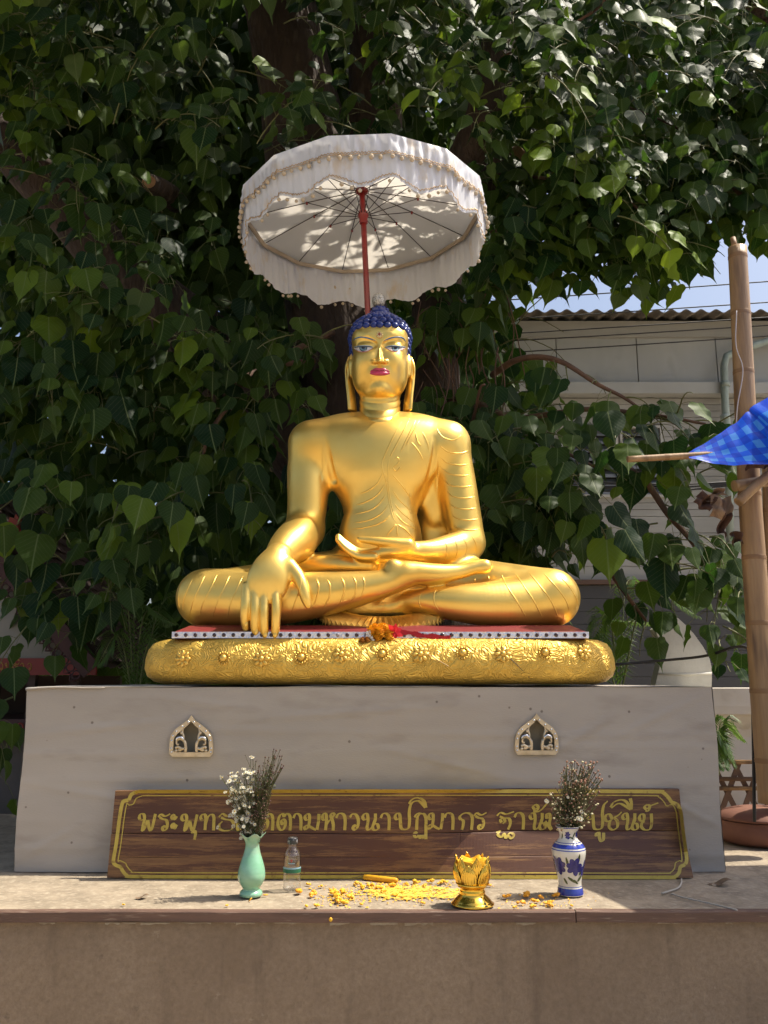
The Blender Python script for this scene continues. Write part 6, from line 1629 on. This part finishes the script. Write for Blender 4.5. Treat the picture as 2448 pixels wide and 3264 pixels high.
# ------------------------------------------------------------------ the sacred fig tree
M_BARK = mat('fig_bark', (.062, .040, .028), (.036, .023, .017), scale=7, rough=.92, stretch=(1, 1, .35), bump=1.0, bscale=22, bdist=.03, c3=(.105, .075, .055), scale3=13, lo3=.58, hi3=.75)
M_BRANCH = mat('fig_branch', (.16, .085, .050), (.10, .055, .035), scale=12, rough=.8, bump=.4, bscale=40); M_TWG = mat('fig_twig', (.15, .17, .055), (.11, .10, .04), scale=20, rough=.7); M_CUT = mat('cut_wood', (.36, .20, .10), (.26, .14, .07), scale=10, rough=.85)
def leaf_mat(name, single):
    m = bpy.data.materials.new(name); m.use_nodes = True; n = m.node_tree.nodes; l = m.node_tree.links; b = n['Principled BSDF']
    def math_(op, a, c=None, clamp=False):
        q = n.new('ShaderNodeMath'); q.operation = op; q.use_clamp = clamp
        for i, v in enumerate((a, c)):
            if v is None: continue
            if isinstance(v, (int, float)): q.inputs[i].default_value = v
            else: l.new(v, q.inputs[i])
        return q.outputs[0]
    def mix(f, a, c):
        q = n.new('ShaderNodeMix'); q.data_type = 'RGBA'
        if isinstance(f, (int, float)): q.inputs[0].default_value = f
        else: l.new(f, q.inputs[0])
        for i, v in ((6, a), (7, c)):
            if isinstance(v, tuple): q.inputs[i].default_value = (*v, 1)
            else: l.new(v, q.inputs[i])
        return q.outputs[2]
    if single:
        tint = n.new('ShaderNodeObjectInfo').outputs['Random']
        tint = math_('POWER', tint, 3.6)
    else:
        at = n.new('ShaderNodeAttribute'); at.attribute_name = 'tint'; tint = at.outputs['Fac']
    uv = n.new('ShaderNodeUVMap'); uv.uv_map = 'UVMap'; sp = n.new('ShaderNodeSeparateXYZ'); l.new(uv.outputs[0], sp.inputs[0])
    x = math_('ABSOLUTE', math_('SUBTRACT', sp.outputs[0], .5))
    mid = math_('LESS_THAN', x, .013)
    fr = math_('FRACT', math_('MULTIPLY', math_('SUBTRACT', sp.outputs[1], math_('MULTIPLY', x, .9)), 9.0))
    side = math_('MULTIPLY', math_('LESS_THAN', fr, .09), .45)
    vein = math_('MAXIMUM', mid, side, True)
    base = mix(tint, (.0075, .026, .0085), (.15, .24, .018))
    col = mix(math_('MULTIPLY', vein, .8), base, (.17, .22, .085))
    ge = n.new('ShaderNodeNewGeometry'); under = mix(.5, col, (.09, .13, .055)); col2 = mix(ge.outputs['Backfacing'], col, under)
    l.new(col2, b.inputs['Base Color']); b.inputs['Roughness'].default_value = .50; b.inputs['Specular IOR Level'].default_value = .17
    tr = n.new('ShaderNodeBsdfTranslucent'); trc = mix(tint, (.042, .12, .016), (.44, .60, .04)); l.new(trc, tr.inputs[0])
    bp = n.new('ShaderNodeBump'); bp.inputs['Strength'].default_value = .5; bp.inputs['Distance'].default_value = .004; l.new(vein, bp.inputs['Height']); bp.invert = True; l.new(bp.outputs[0], b.inputs['Normal'])
    ms = n.new('ShaderNodeMixShader'); ms.inputs[0].default_value = .33; l.new(b.outputs[0], ms.inputs[1]); l.new(tr.outputs[0], ms.inputs[2]); l.new(ms.outputs[0], n['Material Output'].inputs[0])
    return m
M_LEAF1 = leaf_mat('fig_leaf', True); M_LEAFN = leaf_mat('fig_foliage', False)
tree = thing('sacred_fig_tree', 'huge sacred fig tree with heart shaped leaves spreading behind the statue and umbrella', 'tree', (.35, 6.2, 0))

def trunk_tube(pts, rad, n=28, amp=.12, seed=0, name='limb', m=M_BARK):
    c = catmull(pts, 9); rr = [v.x for v in catmull([Vector((r, 0, 0)) for r in rad], 9)]; N = len(c); vs = []; px_ = None
    for i, p in enumerate(c):
        d = (c[min(i + 1, N - 1)] - c[max(i - 1, 0)]).normalized()
        x, y, _ = frame(d, Vector((0, 1, 0))) if px_ is None else (None, None, None)
        if px_ is not None: x = (px_ - d * px_.dot(d)).normalized(); y = x.cross(d)
        px_ = x
        for k in range(n):
            a = 2 * PI * k / n
            q = 1 + amp * noise.noise(Vector((math.cos(a) * 1.6 + seed, math.sin(a) * 1.6, i * .10))) + amp * .55 * noise.noise(Vector((math.cos(a) * 5 + seed, math.sin(a) * 5, i * .22)))
            q += .035 * noise.noise(Vector((math.cos(a) * 11, math.sin(a) * 11 + seed, i * .9)))
            vs.append(p + (x * math.cos(a) + y * math.sin(a)) * rr[i] * q)
    fs = [(i * n + k, i * n + (k + 1) % n, (i + 1) * n + (k + 1) % n, (i + 1) * n + k) for i in range(N - 1) for k in range(n)]
    fs += [tuple(range(n))[::-1], tuple((N - 1) * n + k for k in range(n))]
    return MB().add(vs, fs, True).build(name, m, tree)
TYr = 6.2
tb = P(1330, 1700, TYr)
trunk_tube([Vector((.45, TYr, -.1)), Vector((.40, TYr, .8)), P(1340, 1900, TYr), P(1352, 1500, TYr), P(1375, 1250, TYr), P(1385, 1050, TYr), P(1400, 850, TYr - .05), P(1450, 660, TYr - .1)], [.62, .50, .42, .34, .22, .185, .18, .20], seed=1, name='trunk')
trunk_tube([P(1180, 1750, TYr + .2), P(1150, 1350, TYr + .25), P(1080, 1000, TYr + .3), P(1000, 600, TYr + .35), P(940, 250, TYr + .3), P(880, -50, TYr + .2), P(840, -400, TYr + .2)], [.45, .42, .40, .36, .33, .30, .26], seed=2)
trunk_tube([P(1180, 900, TYr + .5), P(1190, 500, TYr + .5), P(1190, 150, TYr + .4), P(1170, -150, TYr + .3), P(1150, -450, TYr + .2)], [.32, .26, .21, .20, .18], seed=3)
trunk_tube([P(1430, 760, TYr - .08), P(1490, 560, TYr - .25), P(1540, 420, TYr - .4), P(1580, 250, TYr - .5), P(1600, 0, TYr - .5), P(1640, -300, TYr - .4)], [.20, .19, .17, .14, .11, .09], seed=4)
trunk_tube([P(1540, 620, TYr - .35), P(1600, 545, TYr - .55), P(1655, 500, TYr - .7)], [.13, .105, .085], seed=5, name='cut_stub')
e0, e1 = P(1600, 545, TYr - .55), P(1655, 500, TYr - .7); d = (e1 - e0).normalized(); x, y, dd = frame(d)
MB().lathe([(.001, .004), (.04, .005), (.078, .0)], e1 + d * .012, 20, M=Matrix((x, y, dd)).transposed(), cap=(False, False)).build('cut_face', M_CUT, tree)
trunk_tube([P(1050, 1500, TYr + .3), P(700, 1150, TYr + .2), P(380, 850, TYr + .1), P(150, 600, TYr), P(-50, 380, TYr - .1), P(-350, 100, TYr - .1)], [.34, .28, .22, .19, .17, .14], seed=6)
trunk_tube([P(250, 740, TYr + .05), P(190, 560, TYr - .2), P(60, 480, TYr - .4), P(-120, 470, TYr - .5)], [.07, .05, .032, .025], seed=7, n=14)
e0 = P(480, 590, 5.55); trunk_tube([P(560, 640, 6.2), P(510, 600, 5.8), P(478, 582, 5.6)], [.09, .075, .062], seed=8, n=16, name='cut_stub'); MB().lathe([(.001, .003), (.05, .0)], P(474, 580, 5.575), 16, M=Matrix.Rotation(R(90), 3, 'X'), cap=(False, False)).build('cut_face', M_CUT, tree)
# crown limbs above the frame
for k, (x, y, z) in enumerate([(-3.2, 7.2, 8.0), (-1.6, 5.9, 8.2), (.3, 7.5, 9.0), (2.4, 7.0, 8.0), (3.8, 6.6, 7.0), (1.2, 5.8, 8.4)]):
    b0 = [P(880, -50, TYr + .2), P(1150, -450, TYr + .2), P(1640, -300, TYr - .4)][(0, 0, 1, 2, 2, 1)[k]]
    trunk_tube([b0, b0.lerp(Vector((x, y, z)), .5) + Vector((0, 0, .3)), Vector((x, y, z))], [.15, .10, .05], n=12, seed=10 + k)
BR = [[(1570, 1195, 5.6), (1640, 1150, 5.3), (1720, 1138, 5.1), (1800, 1158, 4.95), (1900, 1222, 4.85), (1990, 1268, 4.8), (2060, 1318, 4.75)],
      [(1420, 1330, 5.9), (1560, 1345, 5.5), (1720, 1325, 5.2), (1880, 1304, 5.0), (2040, 1318, 4.85), (2160, 1335, 4.75), (2250, 1352, 4.7)],
      [(1500, 1280, 5.7), (1560, 1300, 5.3), (1690, 1370, 5.0), (1800, 1440, 4.85), (1900, 1490, 4.8)],
      [(1400, 1290, 5.9), (1480, 1270, 5.6), (1600, 1345, 5.3), (1680, 1420, 5.1)],
      [(1980, 1480, 4.9), (2060, 1540, 4.8), (2130, 1640, 4.7), (2200, 1720, 4.65), (2290, 1850, 4.6), (2340, 1930, 4.6)],
      [(1480, 1420, 5.6), (1510, 1330, 5.3), (1530, 1240, 5.1), (1545, 1225, 5.05)],
      [(1830, 1640, 5.2), (1920, 1780, 5.0), (1985, 1880, 4.9), (2060, 1980, 4.85)],
      [(1060, 1060, 6.0), (930, 1120, 5.5), (800, 1190, 5.2), (730, 1290, 5.0), (660, 1400, 4.9), (640, 1540, 4.85)],
      [(830, 1170, 5.4), (825, 1240, 5.2), (830, 1310, 5.1)], [(1000, 1150, 5.9), (800, 1180, 5.5), (690, 1290, 5.3), (560, 1370, 5.2)],
      [(1640, 560, 5.6), (1750, 570, 5.3), (1900, 590, 5.1), (2000, 640, 5.0), (2090, 720, 4.95), (2150, 800, 4.9)], [(1560, 740, 5.8), (1700, 715, 5.5), (1820, 720, 5.3), (1880, 760, 5.2)],
      [(1950, -40, 4.9), (1900, 30, 4.9), (1760, 110, 5.1), (1600, 180, 5.5)], [(2380, 640, 4.9), (2300, 560, 5.1), (2180, 420, 5.5), (1900, 300, 6.0)]]
for i, b in enumerate(BR):
    c = catmull([P(*q) for q in b], 7); N = len(c); r0 = .024 if i not in (5, 8, 10, 11, 12, 13) else .013
    MB().tube(c, [lerp(r0, .007, k / N) for k in range(N)], 8).build('branch', M_BRANCH, tree)
# dangling rootlets
rr_ = random.Random(12); rm_ = MB()
for k in range(26):
    u = rr_.uniform(1330, 1640); v = rr_.uniform(850, 1250); a = P(u, v, rr_.uniform(5.3, 5.7)); b = a + Vector((rr_.uniform(-.12, .15), rr_.uniform(-.1, .1), -rr_.uniform(.25, .7)))
    rm_.tube(catmull([a, a.lerp(b, .5) + Vector((rr_.uniform(-.08, .08), 0, .05)), b], 6), rr_.uniform(.002, .005), 5)
rm_.build('rootlets', M_BRANCH, tree, 'stuff', fix=False)

# ---- leaves
half = [(0, 0), (.085, .040), (.19, .055), (.29, .02), (.365, -.075), (.395, -.19), (.38, -.31), (.32, -.44), (.225, -.565), (.13, -.67), (.06, -.75), (.022, -.85), (.003, -1.0)]
midz = [0, -.012, -.03, -.06, -.12, -.20, -.31, -.44, -.565, -.67, -.75, -.85, -1.0]
def leaf_template(seed, lo=False):
    rr = random.Random(seed); H = half if not lo else [half[i] for i in (0, 2, 4, 6, 8, 10, 12)]; Mz = midz if not lo else [midz[i] for i in (0, 2, 4, 6, 8, 10, 12)]
    fold, bend, tw, wav = rr.uniform(.02, .55), rr.uniform(-.15, .45), rr.uniform(-.4, .4), rr.uniform(.01, .05)
    vs = []; uv = []; n = len(H)
    def put(x, z):
        y = fold * abs(x) * .9 - bend * z * z * .6 + wav * math.sin(z * 17 + seed) * abs(x) * 3 + tw * x * -z
        vs.append((x, -y, z)); uv.append((x + .5, -z))
    cols = [-1, -.5, 0, .5, 1] if not lo else [-1, 0, 1]
    for (x, z), mz_ in zip(H, Mz):
        for c in cols:
            xx = x * c * (1 + (wav * math.sin(z * 31 + seed * 3) if abs(c) == 1 else 0)); put(xx, lerp(mz_, z, abs(c)))
    k = len(cols)
    fs = [(i * k + j, i * k + j + 1, (i + 1) * k + j + 1, (i + 1) * k + j) for i in range(n - 1) for j in range(k - 1)]
    return np.array(vs, np.float32), np.array(fs, np.int32), np.array(uv, np.float32)
TPL = [leaf_template(s_) for s_ in range(14)]; TPLO = [leaf_template(s_ + 50, True) for s_ in range(6)]
LEAVES = []          # origin, x, y, z axes, size, tint, near?
rl = random.Random(21)
twig = MB(); twig_n = 0
def vis_block(p):    # keep umbrella, statue and the view of them free
    q = p - uc; r_ = math.hypot(q.x, q.y)
    if r_ < .95 and -.42 < q.z < .28: return True
    if p.y < 5.3:
        u, v = to_px(p)
        if ((u - 1157) / 420) ** 2 + ((v - 690) / 300) ** 2 < 1: return True
        if p.y < 4.75 and 880 < u < 1560 and v > 930: return True
        if p.y < 4.9 and 480 < u < 1920 and v > 1790: return True
    if p.z > 3.2 and p.y < 4.55: return True
    if p.y < 5.05 and PX0 - .1 < p.x < PX1 + .1 and p.z < 1.62: return True
    return False
def add_leaf(p, down, nrm, size, tint, near):
    z = -down.normalized(); y = (nrm - z * nrm.dot(z)); y = y.normalized() if y.length > .05 else frame(z)[0]
    x = y.cross(z); LEAVES.append((p, x, y, z, size, tint, near))
def shoot(p0, d0, length, nl, size, near=True, young_lit=.5, keep=None, out=None, draw=True, tint0=.12):
    """a leafy twig that bends down under its own weight"""
    pts = [p0]; d = d0.normalized(); st_ = length / 8
    for k in range(8):
        d = (d + Vector((rl.uniform(-.12, .12), rl.uniform(-.12, .12), -.16 + rl.uniform(-.05, .08)))).normalized(); pts.append(pts[-1] + d * st_)
    if any(vis_block(q) for q in pts) : return
    if draw: twig.tube(pts, [lerp(.0055, .0022, i / 8) for i in range(9)], 5, cap=False)
    ph = rl.random() * 6.3
    for k in range(nl):
        f = lerp(.18, 1.0, (k + rl.random() * .4) / nl) * 8; i = min(7, int(f)); p = pts[i].lerp(pts[i + 1], min(1, f - i)); td = (pts[i + 1] - pts[i]).normalized()
        ph += 2.4; x, y, _ = frame(td); side = x * math.cos(ph) + y * math.sin(ph)
        side = (side + (out or Vector((0, -1, .0))) * .45).normalized()
        pl = rl.uniform(.45, .75) * size; end = p + (side * .8 + td * .45 + Vector((0, 0, -.05))).normalized() * pl
        if vis_block(end) or vis_block(end + Vector((0, 0, -size * .6))): continue
        if keep and not keep(end): continue
        sz = size * rl.uniform(.5, 1.15) * (1 - .30 * (k / nl) ** 2)
        dn = Vector((side.x * .35 + rl.uniform(-.25, .25), side.y * .35 + rl.uniform(-.25, .25), -1))
        nm = Vector((side.x * .7 + rl.uniform(-.5, .5), side.y * .6 - .55 + rl.uniform(-.45, .45), .35 + rl.uniform(-.25, .35)))
        t_ = min(1, max(0, rl.gauss(tint0, .09 if tint0 < .3 else .22) + (young_lit * .55 * (k / nl) ** 3 if rl.random() < .6 else 0)))
        if draw: twig.tube([p, p.lerp(end, .55) + Vector((0, 0, .012)), end], [.0020, .0016, .0014], 3, cap=False)
        add_leaf(end, dn, nm, sz, t_, near)
def field(n, u0, u1, v0, v1, y0, y1, size, ln=(.45, .8), nl=(6, 10), near=True, keep=None, young_lit=.5, draw=True, reject=None, clump=0, tint0=.12):
    for k in range(n):
        if clump and k % clump: u, v, Y = u + rl.gauss(0, 75), v + rl.gauss(0, 75), Y + rl.gauss(0, .08)
        else: u, v, Y = rl.uniform(u0, u1), rl.uniform(v0, v1), rl.uniform(y0, y1)
        if reject and reject(u, v): continue
        d = Vector((rl.uniform(-.8, .8), rl.uniform(-1.0, -.1), rl.uniform(-.3, .5)))
        shoot(P(u, v, Y), d, rl.uniform(*ln), rl.randint(*nl), size * rl.uniform(.85, 1.12), near, young_lit, keep, draw=draw, tint0=tint0)
def open_sky(p):                     # right of the trunk the air below the hanging fringe stays open
    u, v = to_px(p)
    lim = 950 + 55 * math.sin(u * .013) + 40 * math.sin(u * .031 + 2) - (120 if u > 2200 else 0)
    if u > 1640 and lim < v < 1140: return False
    if u > 1800 and 1140 <= v < 1270: return False
    if p.y < 5.6 and v > 1720 and u < 150 + (v - 1720) * .25 and v < 2200: return rl.random() < .12
    return True
def bare(u, v):                      # the trunk and its limbs show here
    if u < 330 and v > 1640: return True
    if 760 < u < 1270 and v < 190: return rl.random() < .85
    if 1400 < u < 1620 and 380 < v < 800: return rl.random() < .8
    if 1290 < u < 1470 and 780 < v < 1320: return rl.random() < .9
    return False
field(170, -100, 1120, -150, 1950, 4.85, 5.6, .235, reject=bare, keep=open_sky, clump=4)
field(44, -150, 1150, -250, 2050, 5.7, 6.6, .24, near=False, reject=bare, keep=open_sky, clump=3)
field(380, -300, 1700, -400, 2150, 7.4, 9.0, .27, nl=(9, 13), near=False, draw=False, keep=open_sky)
field(16, -60, 420, 330, 760, 4.9, 5.4, .235, keep=open_sky, clump=4)
field(22, 60, 760, 0, 420, 4.9, 5.4, .235, keep=open_sky, clump=4, tint0=.3)
field(120, 1150, 2600, -30, 480, 4.95, 5.7, .225, reject=bare, keep=open_sky, clump=4)
field(150, 1150, 2650, -300, 520, 5.7, 7.6, .25, near=False, reject=bare, keep=open_sky)
field(52, 1330, 2010, 60, 470, 4.62, 4.9, .20, young_lit=1.5, keep=open_sky, clump=4, tint0=.55)  # sunlit clump: brighter leaf tint stands in for the sun on it
field(80, 1560, 2600, 480, 720, 4.95, 6.2, .22, ln=(.35, .65), keep=open_sky)
field(80, 1620, 2220, 620, 850, 5.0, 6.0, .215, ln=(.3, .5), keep=open_sky)
field(60, 2180, 2600, 300, 680, 4.8, 6.0, .22, keep=open_sky)
field(64, 1280, 1640, 620, 1500, 5.5, 6.1, .23, near=False, reject=bare, keep=open_sky)
field(42, 1470, 1660, 1250, 1850, 4.9, 5.5, .22, keep=open_sky)
field(18, 1640, 1880, 1350, 1850, 4.85, 5.2, .22, ln=(.3, .5), nl=(3, 5), keep=open_sky)
field(13, 1800, 2280, 1300, 1520, 4.65, 5.0, .22, ln=(.3, .5), nl=(3, 4), keep=open_sky)
field(13, 1820, 2320, 1600, 1850, 4.6, 4.95, .21, ln=(.3, .45), nl=(3, 4))
field(6, 2290, 2420, 1850, 2060, 4.35, 4.6, .18, ln=(.25, .4), nl=(3, 4))
field(10, 170, 420, 1720, 1960, 4.75, 5.1, .23, ln=(.3, .5), nl=(4, 5))
field(7, -60, 50, 2180, 2380, 4.3, 4.7, .20, ln=(.3, .45), nl=(3, 5))
for b in BR[:3] + BR[4:5] + BR[6:8] + BR[9:11]:
    c = catmull([P(*q) for q in b], 6)
    for k in range(len(c) // 3, len(c), 3):
        shoot(c[k], Vector((rl.uniform(-.4, .8), rl.uniform(-.8, .1), rl.uniform(-.5, .3))), rl.uniform(.14, .32), rl.randint(1, 3), .205, True, .6, open_sky)
twig.build('twigs', M_TWG, tree, 'stuff', fix=False)
# unseen crown above the frame, front edge shaped to shade leaves and pass sun
for k_ in range(15000):
    x, z = rl.uniform(-6.0, 6.5), rl.uniform(5.9, 8.6); yb_ = 4.75 + 1.15 * smoothstep(.2, .7, x) - .8 * smoothstep(2.5, 2.9, x) + .9 * smoothstep(3.2, 3.5, x); y = yb_ + (9.5 - yb_) * rl.random() ** 1.25
    if k_ > 9500: x, y, z = rl.uniform(-5.5, 1.2), rl.uniform(.8, 5.2), rl.uniform(6.9, 8.6)      # unseen overhang added above the statue to block sky light
    u, v = to_px(Vector((x, y, z)))
    if v > -40: continue
    add_leaf(Vector((x, y, z)), Vector((rl.uniform(-.5, .5), rl.uniform(-.5, .5), -1)), Vector((rl.uniform(-1, 1), rl.uniform(-1, 1), rl.uniform(0, 1))), rl.uniform(.20, .30), .2, False)

# deep back of the crown
for k_ in range(10400):
    u, v, y = rl.uniform(-350, 1720), rl.uniform(-400, 2150), rl.uniform(8.8, 10.2)
    if k_ > 5600: u, v = rl.uniform(1500, 2750), rl.uniform(-400, 520)
    if k_ > 7600: u, v, y = rl.uniform(-350, 1350), rl.uniform(-300, 900), rl.uniform(7.2, 8.6)
    p = P(u, v, y)
    if not open_sky(p) or (u > 1560 and v > 850): continue
    add_leaf(p, Vector((rl.uniform(-.5, .5), rl.uniform(-.5, .5), -1)), Vector((rl.uniform(-.7, .7), -1, rl.uniform(-.3, .8))), rl.uniform(.28, .40), .15, False)

def in_frame(p):
    u, v = to_px(p); return 10 < u < 2438 and 10 < v < 2400
cand = [i for i, L in enumerate(LEAVES) if L[6] and in_frame(L[0] - L[3] * L[4] * .5)]
cand.sort(key=lambda i: -(LEAVES[i][4] / LEAVES[i][0].y * (1 + .25 * abs(LEAVES[i][2].y))))
single = cand[:300]; sset = set(single)
lm = []
for k, (V_, F_, U_) in enumerate(TPL):
    me = npmesh('leaf', V_, F_); uvl = me.uv_layers.new(name='UVMap'); uvl.data.foreach_set('uv', U_[F_.ravel()].ravel()); me.materials.append(M_LEAF1); lm.append(me)
for i in single:
    p, x, y, z, s_, t_, _ = LEAVES[i]
    inst('leaf', lm[rl.randrange(len(lm))], basis(x, y, z, p) @ Matrix.Scale(s_, 4), tree)
def foliage(name, idx, tpls):
    Vs, Fs, Us, Ts = [], [], [], []; off = 0
    for t in range(len(tpls)):
        ids = [i for i in idx if i % len(tpls) == t]
        if not ids: continue
        V_, F_, U_ = tpls[t]
        A = np.array([[[L[1][r], L[2][r], L[3][r]] for r in range(3)] for L in (LEAVES[i] for i in ids)], np.float32); s_ = np.array([LEAVES[i][4] for i in ids], np.float32); o_ = np.array([list(LEAVES[i][0]) for i in ids], np.float32)
        W_ = np.einsum('nij,vj->nvi', A, V_) * s_[:, None, None] + o_[:, None, :]
        Vs.append(W_.reshape(-1, 3)); Fs.append((F_[None] + (np.arange(len(ids)) * len(V_))[:, None, None] + off).reshape(-1, F_.shape[1])); Us.append(np.tile(U_, (len(ids), 1))); Ts.append(np.repeat(np.array([LEAVES[i][5] for i in ids], np.float32), len(V_)))
        off += len(V_) * len(ids)
    V_ = np.concatenate(Vs); F_ = np.concatenate(Fs); U_ = np.concatenate(Us); T_ = np.concatenate(Ts)
    me = npmesh(name, V_, F_); uvl = me.uv_layers.new(name='UVMap'); uvl.data.foreach_set('uv', U_[F_.ravel()].ravel().astype(np.float32))
    at = me.attributes.new('tint', 'FLOAT', 'POINT'); at.data.foreach_set('value', T_); me.materials.append(M_LEAFN)
    return link(bpy.data.objects.new(name, me), tree, 'stuff')
near_i = [i for i, L in enumerate(LEAVES) if L[6] and i not in sset]; far_i = [i for i, L in enumerate(LEAVES) if not L[6]]
foliage('foliage', near_i, TPL); foliage('crown_foliage', far_i, TPLO)
print('leaves', len(LEAVES), len(near_i), len(far_i))
